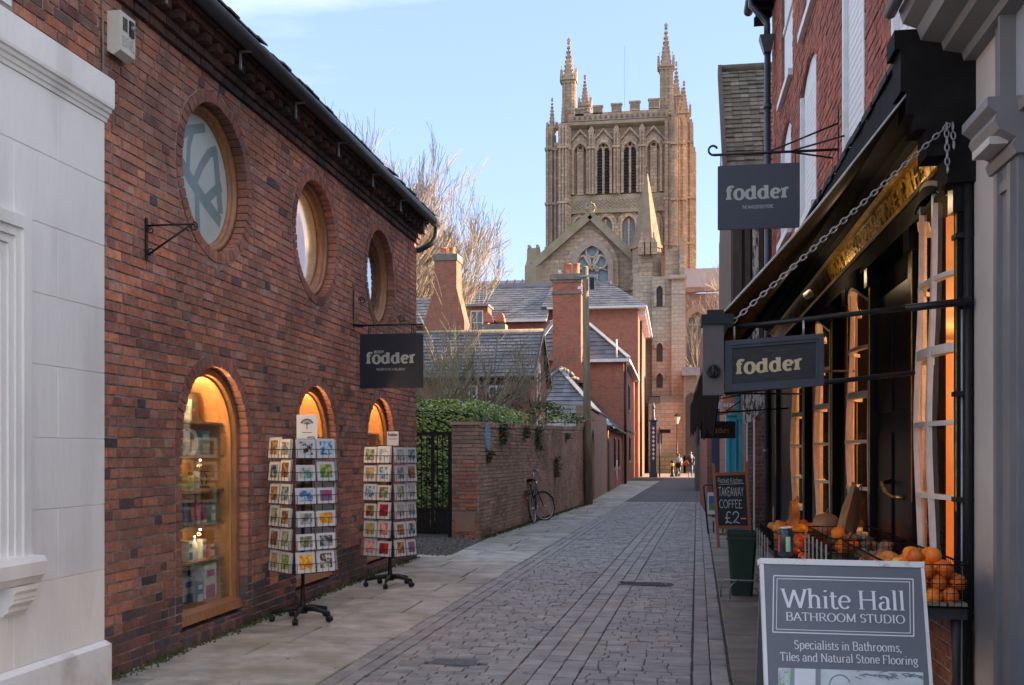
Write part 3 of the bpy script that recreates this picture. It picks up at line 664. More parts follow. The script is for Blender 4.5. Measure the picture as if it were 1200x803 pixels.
# gutter, its brackets, and the outlet at the far end
DKM = M('black_painted_gutter', (.022,.023,.028), (.035,.035,.038), 6, .5)
mb = MB(); mb.tube([(XL+.29, YS0-.2, 5.215), (XL+.29, YS1+.18, 5.215)], .068, 12, caps=True); mb.build('gutter', DKM, shop)
for k in range(7):
    yy = 7.1+k*1.32; mb = MB(); mb.box(XL+.20, XL+.215, yy-.012, yy+.012, 4.99, 5.14); mb.box(XL+.2,XL+.30, yy-.012, yy+.012, 5.135, 5.15); mb.build('gutter_bracket', M('grey_steel', (.30,.30,.31), (.22,.22,.23), 9, .45, metal=.6), shop)
mb = MB(); mb.tube([(XL+.29,YS1+.13,5.20),(XL+.29,YS1+.13,5.08),(XL+.28,YS1+.12,5.0),(XL+.22,YS1+.1,4.9),(XL+.12,YS1+.08,4.84),(XL+.05,YS1+.07,4.80),(XL-.12,YS1+.07,4.79),(XL-.2,YS1+.07,4.7),(XL-.2,YS1+.07,.1)], .045, 10); mb.build('downpipe', DKM, shop)
# slated roof: rows of tiles with an uneven edge
TILE = M('dark_roof_tile', (.10,.085,.075), (.06,.055,.05), 3, .8, rnd=.3, bump=.3)
mb = MB(); rg = random.Random(8); sl_ = .62
mb.add([(XL+.28,YS0,5.235),(XL+.28,YS1+.1,5.235),(XL-3.5,YS1+.1,5.235+3.78*sl_),(XL-3.5,YS0,5.235+3.78*sl_)], [(0,1,2,3)])
mb.add([(XL-7.2,YS0,5.235),(XL-7.2,YS1+.1,5.235),(XL-3.5,YS1+.1,5.235+3.78*sl_),(XL-3.5,YS0,5.235+3.78*sl_)], [(0,1,2,3)])
mb.add([(XL+.28,YS1+.08,5.23),(XL-7.2,YS1+.08,5.23),(XL-3.5,YS1+.08,5.22+3.78*sl_)], [(0,1,2)])
mb.build('roof', TILE, shop)
mb = MB()
for r_ in range(9):
    x = XL+.33-r_*.2; z = 5.275+rg.uniform(-.004,.01)+r_*.2*sl_; u = YS0
    while u < YS1+.1:
        l = .2; h = rg.uniform(0,.022); j_ = rg.uniform(-.02,.02)
        mb.add([(x+j_,u,z+h),(x+j_,u+l-.006,z+h),(x-.24,u+l-.006,z+.24*sl_),(x-.24,u,z+.24*sl_),(x+j_,u,z+h+.018),(x+j_,u+l-.006,z+h+.018),(x-.24,u+l-.006,z+.24*sl_+.018),(x-.24,u,z+.24*sl_+.018)], [(4,5,6,7),(0,1,5,4),(0,4,7,3),(1,2,6,5)], 0, rg.random()+.001); u += l
stuff(mb.build('roof_tile_rows', TILE, shop))
# three round windows: oak ring, inner pale lining, pane
PANE1 = M('pale_pane', (.55,.62,.60), (.48,.56,.55), 2, .18, spec=.6)
TEAL = M('teal_reflection_paint', (.20,.28,.30), (.24,.32,.33), 4, .25)  # teal bands and pale pane paint a reflection into the first round window
PALE = M('pale_lining', (.50,.48,.44), (.42,.40,.37), 6, .5)
for i, c in enumerate(CYS):
    w_ = MB()
    def rr(r0, r1, d0, d1, mb, n=48):
        b = len(mb.v); vs = []
        for k in range(n):
            a = 2*pi*k/n
            for r_, d_ in ((r0,d0),(r1,d0),(r1,d1),(r0,d1)): vs.append(lw.p(c+r_*cos(a), ZC+r_*sin(a), d_))
        fs = []
        for k in range(n):
            k2 = (k+1) % n
            for q in range(4): q2 = (q+1) % 4; fs.append((k*4+q, k2*4+q, k2*4+q2, k*4+q2))
        mb.add(vs, fs, 0, 0, True)
    rr(.585, .638, -.17, -.085, w_); rr(.56, .62, -.20, -.12, w_); fr = w_.build('window', OAK, shop)
    w_ = MB(); rr(.54, .57, -.34, -.20, w_); w_.build('lining', PALE, fr)
    w_ = MB(); w_.prism(loopc(lw, c, ZC, .57, 40, d=-.16), (-.006,0,0)); w_.build('pane', PANE1 if i == 0 else REFL if i == 2 else CLR, fr)
    if i == 0:
        w_ = MB()
        def strip(pts, wd):
            for (u0,z0),(u1,z1) in zip(pts, pts[1:]):
                tx, tz = u1-u0, z1-z0; l = hypot(tx,tz); nx, nz_ = -tz/l*wd/2, tx/l*wd/2; dd = -.1590+.0002*len(w_.f)
                w_.add([lw.p(c+u0+nx,ZC+z0+nz_,dd),lw.p(c+u0-nx,ZC+z0-nz_,dd),lw.p(c+u1-nx,ZC+z1-nz_,dd),lw.p(c+u1+nx,ZC+z1+nz_,dd)], [(0,1,2,3)])
        strip([(-.44,.12),(-.15,-.05),(.1,-.16),(.42,-.28)], .12); strip([(-.1,-.05),(.05,.15),(.2,.30),(.34,.36)], .085); strip([(-.22,.0),(-.20,.25),(-.12,.42)], .07)
        strip([(-.3,.02),(-.42,.22)], .06); strip([(-.05,-.12),(-.04,-.32),(-.02,-.50)], .08); strip([(.1,-.16),(.3,-.02),(.44,.05)], .09)
        strip([(-.45,.22),(-.2,.38),(.1,.49)], .08); strip([(.42,-.2),(.36,.1),(.3,.36)], .10)
        w_.build('painted_reflection', TEAL, fr)
# upper room behind the round windows
ROOMW = M('warm_room_plaster', (.62,.42,.24), (.52,.34,.19), 1, .8); DKW = M('dark_room_wall', (.10,.09,.08), (.07,.06,.06), 2, .8)
mb = MB(); mb.box(XL-5.5,XL-.29,YS0+.25,YS1-.3,2.72,2.86); mb.box(XL-5.5,XL-5.4,YS0+.25,YS1-.3,2.86,5.2); mb.box(XL-5.4,XL-.29,YS0+.25,YS1-.3,5.1,5.2); mb.box(XL-5.4,XL-.29,9.6,9.7,2.86,5.1)
mb.box(XL-5.4,XL-.29,12.2,12.3,2.86,5.1); mb.build('upper_room', ROOMW, shop)
for i, c in enumerate(CYS[1:2]):
    mb = MB(); mb.box(XL-.9,XL-.84,c+.1,c+.9,2.9,4.1); mb.box(XL-1.5,XL-.84,c+.9,c+.96,2.9,4.5); mb.build('stair_panel', PALE, shop)
BULB = emit('warm_bulb', (1,.62,.28), 8)
def lamp(name, label, p, power, r=.05, col=(1,.66,.34), size=.08, spot=None, group=None, fit='ball'):
    t = thing(name, label, 'lamp', p, group)
    mb = MB(); p = Vector(p)
    if fit == 'ball': mb.ball(p, r, 12, 8); mb.build('bulb', BULB, t); MB().tube([p+V(0,0,r), p+V(0,0,.25)], .006, 6).build('cord', BLACKM, t)
    else: mb.lathe([(r,0),(r*.9,.012)], p-V(0,0,.012), 12); mb.build('lens', BULB, t)
    ld = bpy.data.lights.new('warm_lamp', 'POINT'); ld.energy = power; ld.color = col; ld.shadow_soft_size = size
    lo = bpy.data.objects.new('lamp_light', ld); COL.objects.link(lo); lo.parent = t; lo.location = (0, 0, -.02-r-size); WO[lo] = p
    return t
lamp('pendant_lamp', 'glowing pendant lamp in the room behind the middle round window', (XL-1.6, 11.0, 4.4), 14, .09)
# arched display windows
WOODL = M('display_oak', (.50,.26,.10), (.38,.18,.065), 3, .5, stretch=(6,6,1))
SHELF = M('shelf_edge', (.30,.20,.12), (.20,.13,.08), 5, .4)
for i, c in enumerate(CYS):
    mb = MB(); n = 24
    path = [(c-RA, ZB+.02)]+[(c+RA*cos(radians(180-180*k/n)), ZSP+RA*sin(radians(180-180*k/n))) for k in range(n+1)]+[(c+RA, ZB+.02)]
    def off(pth, dd):   # shrink towards the centre
        return [(c+(u-c)*(RA-dd)/RA, (ZSP+(z-ZSP)*(RA-dd)/RA) if z > ZSP else z) for u, z in pth]
    def band(mb, o0, o1, d0, d1):
        A, B = off(path, o0), off(path, o1); vs = []
        for (u0,z0),(u1,z1) in zip(A, B): vs += [lw.p(u0,z0,d0),lw.p(u1,z1,d0),lw.p(u1,z1,d1),lw.p(u0,z0,d1)]
        m_ = len(A); fs = []
        for k in range(m_-1):
            for q in range(4): q2 = (q+1)%4; fs.append((k*4+q,(k+1)*4+q,(k+1)*4+q2,k*4+q2))
        mb.add(vs, fs)
    band(mb, .005, .065, -.15, -.075); fr = mb.build('window', OAK, shop)
    mb = MB(); band(mb, .065, .085, -.40, -.12); mb.build('lining', WOODL, fr)
    mb = MB(); v = [lw.p(c-RA+.005,.165,-.2),lw.p(c+RA-.005,.165,-.2),lw.p(c+RA-.005,.165,-.03),lw.p(c-RA+.005,.165,-.03),lw.p(c-RA+.005,.30,-.2),lw.p(c+RA-.005,.30,-.2),lw.p(c+RA-.005,.24,-.06),lw.p(c-RA+.005,.24,-.06)]
    mb.add(v, [(4,5,6,7),(0,1,5,4),(3,2,6,7),(0,3,7,4),(1,2,6,5),(0,1,2,3)]); mb.build('sill', OAK, fr)
    A = off(path, .06); mb = MB(); mb.prism([lw.p(u,max(z,.25),-.125) for u, z in A], (-.006,0,0)); mb.build('pane', CLR, fr)
    A = off(path, .06); mb = MB(); mb.prism([lw.p(u,max(z,.2),-.405) for u, z in A], (-.02,0,0)); mb.build('back_panel', WOODL, fr)
    mb = MB(); mb.box(XL-.40,XL-.15,c-RA+.09,c+RA-.09,.22,.26); mb.build('display_floor', WOODL, fr)
    for z in (.62+.02,.96,1.27,1.58,1.88):
        hw = RA-.1 if z < ZSP else sqrt((RA-.1)**2-(z-ZSP)**2)
        mb = MB(); mb.box(XL-.39,XL-.18,c-hw,c+hw,z-.012,z+.008); mb.build('shelf', SHELF, fr)
    lamp('cabinet_lamp', ['small warm lamp at the top of the nearest arched display window','small warm lamp at the top of the middle arched display window','small warm lamp at the top of the farthest arched display window'][i], (XL-.22, c-.1, 2.20), 4 if i else 5, .024, fit='disc', size=.03, group='lamps in the arched display windows')
for z, nm in ((.93,'lower'),(1.55,'upper')):  # extra disc lamps, added to brighten the goods on the shelves
    lamp('cabinet_lamp', 'added disc lamp under the %s shelf of the nearest arched window' % nm, (XL-.20, CYS[0]+.1, z), .22, .008, fit='disc', size=.02)
# goods on the shelves of the nearest window
def goods(kind, y, z, w_, d_, h, mat, label, cat, mat2=None, x=XL-.40):
    o = (x, y, z); mb = MB()
    if kind == 'box':
        t = thing(cat.split()[0], label, cat, o); mb.box(x-d_/2,x+d_/2,y-w_/2,y+w_/2,z,z+h); mb.build('carton', mat, t)
        if mat2:
            mb = MB(); mb.box(x+d_/2+.001,x+d_/2+.003,y-w_*.38,y+w_*.38,z+h*.08,z+h*.45); mb.build('printed_panel', mat2, t)
            mb = MB(); mb.box(x+d_/2+.001,x+d_/2+.003,y-w_*.3,y+w_*.3,z+h*.68,z+h*.86); mb.build('printed_band', mat2, t)
    elif kind == 'tube':
        t = thing('cosmetic_tube', label, cat, o); mb.add([(x-d_/2,y-w_/2,z+.03),(x+d_/2,y-w_/2,z+.03),(x+d_/2,y+w_/2,z+.03),(x-d_/2,y+w_/2,z+.03),(x-.004,y-w_*.55,z+h),(x+.004,y-w_*.55,z+h),(x+.004,y+w_*.55,z+h),(x-.004,y+w_*.55,z+h)],[(0,3,2,1),(4,5,6,7),(0,1,5,4),(1,2,6,5),(2,3,7,6),(3,0,4,7)]); mb.build('tube_body', mat, t)
        mb = MB(); mb.lathe([(w_*.36,0),(w_*.36,.03)], o, 12); mb.build('cap', mat2 or WHITEW, t)
    else:
        t = thing('bottle', label, cat, o); mb.lathe([(w_*.45,0),(w_*.5,.01),(w_*.5,h*.62),(w_*.2,h*.78),(w_*.2,h*.86)], o, 14); mb.build('bottle_body', mat, t)
        mb = MB(); mb.lathe([(w_*.24,h*.86),(w_*.24,h)], o, 10); mb.build('cap', mat2 or WHITEW, t)
    return t
def cm(n, c, c2=None, r=.4): return M(n, c, c2 or [x*.75 for x in c], 18, r)
c = CYS[0]; XG = XL-.26
WH = cm('white_pack', (.72,.72,.70)); GRN = cm('green_pack', (.10,.28,.10)); PNK = cm('magenta_pack', (.48,.05,.20)); ORG = cm('orange_pack', (.65,.16,.06)); NAV = cm('navy_pack', (.03,.04,.12)); BLU = cm('blue_pack', (.07,.14,.35)); YEL = cm('yellow_pack', (.75,.45,.05)); TEA = cm('teal_pack', (.05,.25,.30)); BRN = cm('brown_glass', (.09,.04,.02), r=.2); LIM = cm('lime_pack', (.25,.50,.05)); GRY = cm('grey_pack', (.25,.28,.30))
goods('box', c+.28, .262, .24,.14,.33, WH, 'tall white carton with a green top and a pink flower printed low on it', 'carton', PNK, XG)
goods('box', c+.28, .595, .242,.142,.018, GRN, 'thin green carton lid lying on the tall white flower carton', 'carton', None, XG)
goods('box', c-.12, .262, .22,.12,.26, GRY, 'broad grey carton with a dark blue lower half at the bottom of the near window', 'carton', NAV, XG)
goods('box', c-.36, .262, .2,.12,.22, WH, 'squat white and navy carton in the left bottom corner of the near window', 'carton', NAV, XG)
goods('bottle', c-.44, .65, .07,0,.20, YEL, 'yellow bottle at the left end of the lowest shelf', 'bottle', YEL, XG)
goods('box', c-.02, .65, .075,.06,.18, WH, 'white carton left of the white bottle on the lowest shelf', 'carton', BLU, XG)
goods('bottle', c+.09, .65, .07,0,.22, WH, 'white bottle with a round cap between two white cartons', 'bottle', None, XG)
goods('box', c+.24, .65, .075,.06,.18, WH, 'white carton right of the white bottle on the lowest shelf', 'carton', GRY, XG)
goods('bottle', c-.42, .97, .07,0,.15, NAV, 'dark squat bottle at the left end of the second shelf', 'bottle', None, XG)
goods('tube', c-.24, .97, .07,.04,.16, NAV, 'black tube standing on the second shelf beside the dark bottle', 'tube', BRN, XG)
goods('tube', c-.06, .97, .075,.04,.19, BLU, 'dark blue tube standing in the middle of the second shelf', 'tube', NAV, XG)
goods('tube', c+.16, .97, .075,.04,.19, PNK, 'pink tube left of its magenta twin on the second shelf', 'tube', WH, XG)
goods('tube', c+.29, .97, .075,.04,.20, cm('purple_pack',(.32,.02,.16)), 'magenta tube at the right of the pink one on the second shelf', 'tube', WH, XG)
goods('tube', c-.38, 1.28, .08,.04,.17, ORG, 'white and orange tube at the left of the third shelf', 'tube', WH, XG)
goods('tube', c-.18, 1.28, .085,.04,.17, LIM, 'white and lime green tube on the third shelf', 'tube', WH, XG)
goods('box', c+.10, 1.28, .13,.05,.16, cm('picture_pack',(.30,.24,.18),(.12,.10,.10)), 'small brown picture card set up on the third shelf', 'picture card', GRY, XG)
mb = MB(); mb.tube([(XG,c+.30+.055*cos(a*pi/8),1.365+.055*sin(a*pi/8)) for a in range(16)], .007, 6, closed=True)
mb.tube([(XG,c+.24,1.44),(XG,c+.40,1.44)], .006, 6); mb.box(XG-.03,XG+.03,c+.27,c+.33,1.29,1.312)
tag(mb.build('wire_ornament', BLACKM), 'little black wire ring ornament at the right of the third shelf', 'ornament')
t = thing('shelf_letters', 'pale upright letters CBD standing on the fourth shelf of the near window', 'letters', (XG, c-.1, 1.59))
for k, ch in enumerate('CBD'):
    mb = text(ch, (XG, c-.38+k*.17, 1.595), (0,1,0), (0,0,1), (1,0,0), .30, WH, None, wv=.19, wh=.10, serif=.03, st=.07, build=False); 
    fr_ = list(mb.v); n = len(fr_); mb.add([(p[0]-.03, p[1], p[2]) for p in fr_], [], 0)
    for f in list(mb.f):
        for a, b in zip(f, f[1:]+f[:1]): mb.f.append((a, b, b+n, a+n)); mb.m.append(0); mb.r.append(0); mb.sm.append(False)
    mb.build('letter', WH, t)
goods('box', c+.28, 1.59, .17,.05,.22, TEA, 'teal book with a pale figure standing right of the letters', 'book', cm('pale_teal',(.3,.5,.5)), XG)
goods('bottle', c-.46, 1.59, .07,0,.17, cm('bottle_green',(.02,.06,.04),r=.2), 'dark green bottle at the left of the letters', 'bottle', BRN, XG)
goods('box', c-.18, 1.89, .26,.05,.19, cm('pale_green_book',(.34,.46,.40)), 'pale green and white book propped on the top shelf', 'book', WH, XG+.03)
goods('box', c+.1, 1.89, .26,.04,.26, cm('dark_green_book',(.03,.06,.04),(.05,.03,.04)), 'dark picture book leaning behind the pale green one', 'book', BRN, XG-.05)
goods('box', c+.40, .65, .10,.06,.14, ORG, 'small orange carton at the right end of the lowest shelf', 'carton', WH, XG)
goods('box', c+.42, .97, .10,.06,.17, TEA, 'small teal carton at the right end of the second shelf', 'carton', WH, XG)
goods('bottle', c-.20, .65, .07,0,.17, PNK, 'pink bottle between the yellow bottle and the white carton', 'bottle', None, XG)
goods('tube', c-.34, .97, .06,.04,.15, LIM, 'green tube tucked between the dark bottle and the black tube', 'tube', WH, XG)
goods('box', c-.02, 1.28, .11,.06,.13, YEL, 'small yellow carton left of the brown picture card', 'carton', GRN, XG)
goods('box', c+.06, .262, .12,.10,.20, BLU, 'small blue carton between the two big grey and white cartons', 'carton', WH, XG+.03)
# goods in the two farther windows
for c_, who in ((CYS[1], 'middle'), (CYS[2], 'farthest')):
    goods('bottle', c_-.2, 1.59, .09,0,.24, YEL, 'tall yellow bottle on the upper shelf of the %s arched window' % who, 'bottle', WH, XG)
    goods('box', c_+.15, 1.59, .14,.06,.2, ORG, 'orange carton on the upper shelf of the %s arched window' % who, 'carton', WH, XG)

# alarm box high on the wall
q = aX(125, 62, XL+.02); q2 = aX(158, 45, XL+.14)
AY0, AY1 = 6.62, 6.82; AZ1 = 4.74; AZ0 = 4.46; AD = .115
t = thing('alarm_box', 'cream burglar alarm box high on the brick wall beside the white building', 'alarm box', (XL, (AY0+AY1)/2, AZ0))
CRM = M('cream_plastic', (.60,.57,.49), (.52,.49,.42), 8, .45)
mb = MB(); mb.box(XL+.012, XL+AD, AY0, AY1, AZ0, AZ1); mb.add([(XL+.012,AY0,AZ0),(XL+.012,AY1,AZ0),(XL+.06,AY1,AZ0-.03),(XL+.06,AY0,AZ0-.03),(XL+AD,AY0,AZ0),(XL+AD,AY1,AZ0)],[(0,3,4),(1,5,2),(0,1,2,3),(3,2,5,4)]); mb.build('housing', CRM, t)
for k in range(8):
    mb = MB(); mb.box(XL+AD+.001,XL+AD+.004,AY0+.03,AY0+.09,AZ1-.035-k*.012,AZ1-.041-k*.012); mb.build('grille_slot', DKW, t)
mb = MB(); mb.box(XL+AD+.001,XL+AD+.012,AY0+.115,AY0+.17,AZ1-.14,AZ1-.03); mb.build('recess', BLACKM, t)
mb = MB(); mb.ball((XL+AD+.016,AY0+.142,AZ1-.08),.02,10,6); mb.build('strobe', GRY, t)
text('SENTINEL', (XL+AD+.001, AY0+.015, AZ0+.04), (0,1,0), (0,0,1), (1,0,0), .10, cm('grey_print',(.25,.25,.25)), t, wv=.07, wh=.07, serif=0, fit=.17)
# thin cable up the joint between the buildings
mb = MB(); mb.tube([(XL+.02,6.55,3.6),(XL+.022,6.555,4.4),(XL+.02,6.54,5.0)], .008, 6); tag(mb.build('cable', M('old_grey_cable',(.25,.2,.18),(.15,.12,.11),20,.8)), 'old cable running up the joint between the white building and the brick shop', 'cable')

# ------------------------------------------------------------------ white rendered building in the left foreground
XW = -3.90; wb = thing('white_building', 'white painted rendered building with moulded cornice, window surround and bracketed sill at the left edge', 'building', (XW-1, 4, 0))
ww = Wall((XW,0,0), (0,1,0), (1,0,0)); YW1 = 6.48; YW0 = 1.0
WIN1 = 5.61       # right edge of the window surround
mb = MB(); mb.box(XW-.3, XW-.006, YW0, WIN1-.5, -.02, .9); mb.box(XW-.3,XW-.006,WIN1-.31,YW1-.002,-.02,4.0); mb.box(XW-.3,XW-.006,YW0,WIN1-.31,3.0,4.0); mb.box(XW-.3,XW-.006,WIN1-.5,WIN1-.31,-.02,.9); mb.box(XW-.3,XW-.006,YW0,3.8,.9,3.0); mb.build('wall', WHITE, wb)
zz = [.31, .80, 1.25, 1.70, 2.157, 2.60, 3.04, 3.48, 3.90]; rg = random.Random(2)
for r_, (z0, z1) in enumerate(zip(zz, zz[1:])):
    lo = WIN1 if z1 > .99 and z0 < 3.0 else YW0
    if .95 < z1 and z0 < .99: lo = WIN1+.06
    cuts = [lo]; u = (6.06 if r_ % 2 else 5.62)
    us = [u-.12-.92*k for k in range(7)]; cuts += sorted([x for x in us if x > lo+.2]); cuts.append(YW1)
    for a, b in zip(cuts, cuts[1:]):
        j = .004; q = [(a+j/2,z0+j/2),(b-j/2,z0+j/2),(b-j/2,z1-j/2),(a+j/2,z1-j/2)]
        bk = [ww.p(u,z,-.006) for u, z in q]; fr = [ww.p(u+(.003 if k in (0,3) else -.003), z+(.003 if k < 2 else -.003), 0) for k, (u, z) in enumerate(q)]
        MB().add(bk+fr, [(4,5,6,7),(0,1,5,4),(1,2,6,5),(2,3,7,6),(3,0,4,7)]).build('panel', WHITE, wb)
def molding(prof, u0, u1, name, mat, parent, wl=ww):
    """profile of (out, z) swept along the wall, with returned end"""
    n = len(prof); vs = [wl.p(u0, z, d) for d, z in prof]+[wl.p(u1, z, d) for d, z in prof]
    fs = [(i, i+1, i+1+n, i+n) for i in range(n-1)]+[tuple(range(n)), tuple(reversed(range(n, 2*n)))]
    return MB().add(vs, fs).build(name, mat, parent)
molding([(-.1,-.03),(.052,-.03),(.052,.285),(.006,.31),(-.1,.31)], YW0, YW1+.0, 'plinth', PLIN, wb)
molding([(-.1,3.90),(.008,3.90),(.012,3.925),(.022,3.93),(.026,3.955),(.042,3.962),(.046,3.985),(.062,3.99),(.066,4.01),(.066,4.19),(.0,4.215),(-.1,4.215)], YW0, YW1+.015, 'cornice', WHITE, wb)
# stepped architrave round the window, dark opening, sill and bracket
for k, (o, d) in enumerate(((0,.045),(.055,.03),(.105,.018),(.16,.006))):
    u1 = WIN1-o; z1 = 3.03-o; e = u1-.075
    mb = MB(); mb.box(XW-.05,XW+d,e,u1,.98,z1); mb.box(XW-.05,XW+d,3.6,e,z1-.075,z1); mb.build('architrave', WHITE, wb)
mb = MB(); mb.box(XW-.26,XW-.24,3.6,WIN1-.3,.98,2.8); wn = mb.build('window', DGL, wb)
mb = MB(); mb.box(XW-.24,XW-.20,WIN1-.36,WIN1-.30,.98,2.8); mb.box(XW-.24,XW-.21,3.6,WIN1-.36,1.86,1.92); mb.build('sash', WHITEW, wn)
molding([(-.1,.82),(.07,.82),(.095,.86),(.115,.87),(.12,.95),(.10,.985),(-.1,.985)], 3.4, WIN1+.04, 'sill', WHITE, wb)
yb = WIN1-.12
br_ = [(-.02,.815),(.105,.815),(.105,.79),(.09,.77),(.09,.745),(.085,.735),(.085,.72),(.065,.705),(.055,.69),(.055,.67),(.03,.655),(.02,.64),(-.02,.64)]
molding(br_, yb-.12, yb+.09, 'bracket', WHITE, wb)
# upper storey of old brick, standing back above the cornice
pcs = []; rg = random.Random(55); ub = Wall((XW-.06,0,0), (0,1,0), (1,0,0))
for sg, a, b in field(4.6, 6.50, 4.2, 5.7, [rect_hole(3.0, 5.55, 4.3, 6)], rg):
    v, f = brick_piece(ub, [(sg[0],a),(sg[1],a),(sg[3],b),(sg[2],b)], rg, .009); pcs.append((v, f, PIERB if rg.random() < .3 else RED))
for pc in pcs: MB().add(pc[0], pc[1]).build('brick', pc[2], wb)
mb = MB(); mb.box(XW-.3,XW-.06,5.55,6.499,4.1,6.0); mb.box(XW-.3,XW-.06,3,5.55,4.1,4.3); mb.build('upper_wall', MORTL, wb)
mb = MB(); mb.box(XW-.13,XW-.05,5.43,5.55,4.3,6.0); mb.box(XW-.15,XW-.08,5.35,5.43,4.3,6.0); wf = mb.build('window', WHITEW, wb)
mb = MB(); mb.box(XW-.13,XW-.12,3.5,5.35,4.3,6.0); mb.build('pane', DGL, wf)

# ------------------------------------------------------------------ hanging sign brackets and signs
def hang_sign(y, x0, x1, z0, z1, label, mat, parent_none=None, th=.02):
    t = thing('hanging_sign', label, 'sign', ((x0+x1)/2, y, z0)); mb = MB(); r_ = .015
    pts = []
    for cx, cz, a0 in ((x1-r_, z1-r_, 0), (x0+r_, z1-r_, 90), (x0+r_, z0+r_, 180), (x1-r_, z0+r_, 270)):
        for k in range(4): a = radians(a0+30*k); pts.append((cx+r_*cos(a), y-th/2, cz+r_*sin(a)))
    mb.prism(pts, (0,th,0)); mb.build('board', mat, t); return t
SGN = M('slate_blue_sign', (.014,.015,.023), (.018,.019,.027), 3, .45)
CRL = M('stone_coloured_lettering', (.42,.43,.38), (.38,.39,.34), 5, .6)
# empty scroll bracket, near
p0 = aX(172, 305, XL+.02); p1 = aX(172, 260, XL+.02)
t = thing('wall_bracket', 'empty black wrought iron scroll bracket on the brick wall left of the first round window', 'bracket', (XL, p0.y, p0.z))
yb = (p0.y+p1.y)/2; zt = p1.z-.03; Lb = .40
MB().bar((XL+.018,yb,p0.z),(XL+.018,yb,p1.z+.03),.03,.012, up=(1,0,0)).build('back_plate', BLACKM, t)
MB().tube([(XL+.02,yb,zt),(XL+Lb,yb,zt)],.008,6).build('arm', BLACKM, t)
MB().tube([(XL+.03,yb,p0.z+.04),(XL+Lb-.03,yb,zt-.01)],.008,6).build('strut', BLACKM, t)
MB().tube(scroll((XL+Lb,yb,zt-.02),.035,pi/2,-1.4,(1,0,0),(0,0,1)),.006,5).build('scroll', BLACKM, t)
MB().tube(scroll((XL+.055,yb,zt-.035),.03,pi/2,1.3,(1,0,0),(0,0,1)),.006,5).build('scroll', BLACKM, t)
MB().tube(scroll((XL+.055,yb,p0.z+.065),.03,-pi/2,-1.3,(1,0,0),(0,0,1)),.006,5).build('scroll', BLACKM, t)
# body fodder sign
YB = 12.2; a0 = aY(422, 392, YB); a1 = aY(496, 454.5, YB); 
zb = aY(450, 381, YB).z
t = thing('wall_bracket', 'black scrolled iron bracket carrying the square shop sign below the farthest round window', 'bracket', (XL, YB, zb))
MB().bar((XL+.015,YB,zb-.02),(XL+.015,YB,aY(413,340,YB).z),.03,.012, up=(1,0,0)).build('back_plate', BLACKM, t)
MB().tube([(XL-.0,YB,zb),(a1.x+.0,YB,zb)],.012,6).build('arm', BLACKM, t)
for k in (-1, 1): MB().tube([(XL+.02,YB+k*.12,zb),(XL+.30,YB,zb)],.008,6).build('stay', BLACKM, t)
MB().tube(scroll((XL+.12,YB,zb+.31),.05,pi,-1.4,(1,0,0),(0,0,1)),.007,5).build('scroll', BLACKM, t)
MB().tube(scroll((a1.x-.28,YB,zb+.07),.05,pi,-1.4,(1,0,0),(0,0,1)),.007,5).build('scroll', BLACKM, t)
s1 = hang_sign(YB, a0.x, a1.x, a1.z, a0.z, 'square dark sign reading BODY fodder on the left brick wall', SGN)
W_ = a1.x-a0.x; H_ = a0.z-a1.z
fodder((a0.x+W_*.10, YB-.012, a1.z+H_*.455), (1,0,0), (0,0,1), (0,-1,0), W_*.80, CRL, s1)
text('BODY', (a0.x+W_*.225, YB-.012, a1.z+H_*.645), (1,0,0), (0,0,1), (0,-1,0), W_*.055, CRL, s1, wv=.19, wh=.14, serif=.02, fit=W_*.16)
text('THE BODYCARE & WELLBEING', (a0.x+W_*.26, YB-.012, a1.z+H_*.325), (1,0,0), (0,0,1), (0,-1,0), W_*.048, CRL, s1, wv=.12, wh=.11, serif=0, fit=W_*.46)
for xx in (a0.x+W_*.15, a0.x+W_*.83):
    MB().bar((xx-.012,YB,a0.z),(xx-.012,YB,zb+.01),.008).build('hook', BLACKM, s1); MB().bar((xx+.012,YB,a0.z),(xx+.012,YB,zb+.01),.008).build('hook', BLACKM, s1)

# ------------------------------------------------------------------ two spinning racks of greeting cards
CB = {'ink': ((.04,.04,.04),(.55,.55,.53),'black ink drawing'), 'blue': ((.06,.16,.38),(.45,.60,.72),'blue and white picture'), 'teal': ((.10,.30,.28),(.55,.52,.42),'teal and sand picture'),
 'green': ((.10,.22,.06),(.45,.45,.15),'green and yellow picture'), 'orange': ((.62,.20,.03),(.80,.50,.08),'orange picture'), 'red': ((.45,.03,.04),(.12,.02,.03),'dark red picture'),
 'gray': ((.16,.17,.16),(.42,.42,.40),'grey picture'), 'crimson': ((.40,.06,.10),(.12,.16,.32),'crimson and blue picture'), 'dark': ((.03,.05,.06),(.30,.36,.38),'dark night picture'),
 'brown': ((.16,.07,.03),(.40,.25,.12),'brown picture'), 'pink': ((.55,.12,.30),(.75,.45,.30),'pink picture'), 'gold': ((.60,.36,.04),(.20,.25,.30),'golden field picture'), 'sky': ((.20,.35,.60),(.65,.68,.60),'pale blue landscape picture'), 'moss': ((.12,.16,.08),(.38,.40,.28),'mossy green picture')}
CARD = M('white_card', (.62,.63,.66), (.58,.59,.62), 5, .5)
def cardmat(k):
    a, b, d = CB[k]; return M('card_print_'+d.split()[0]+'_'+k, a, b, 22, .45, obj=True, lo=.47, hi=.53)
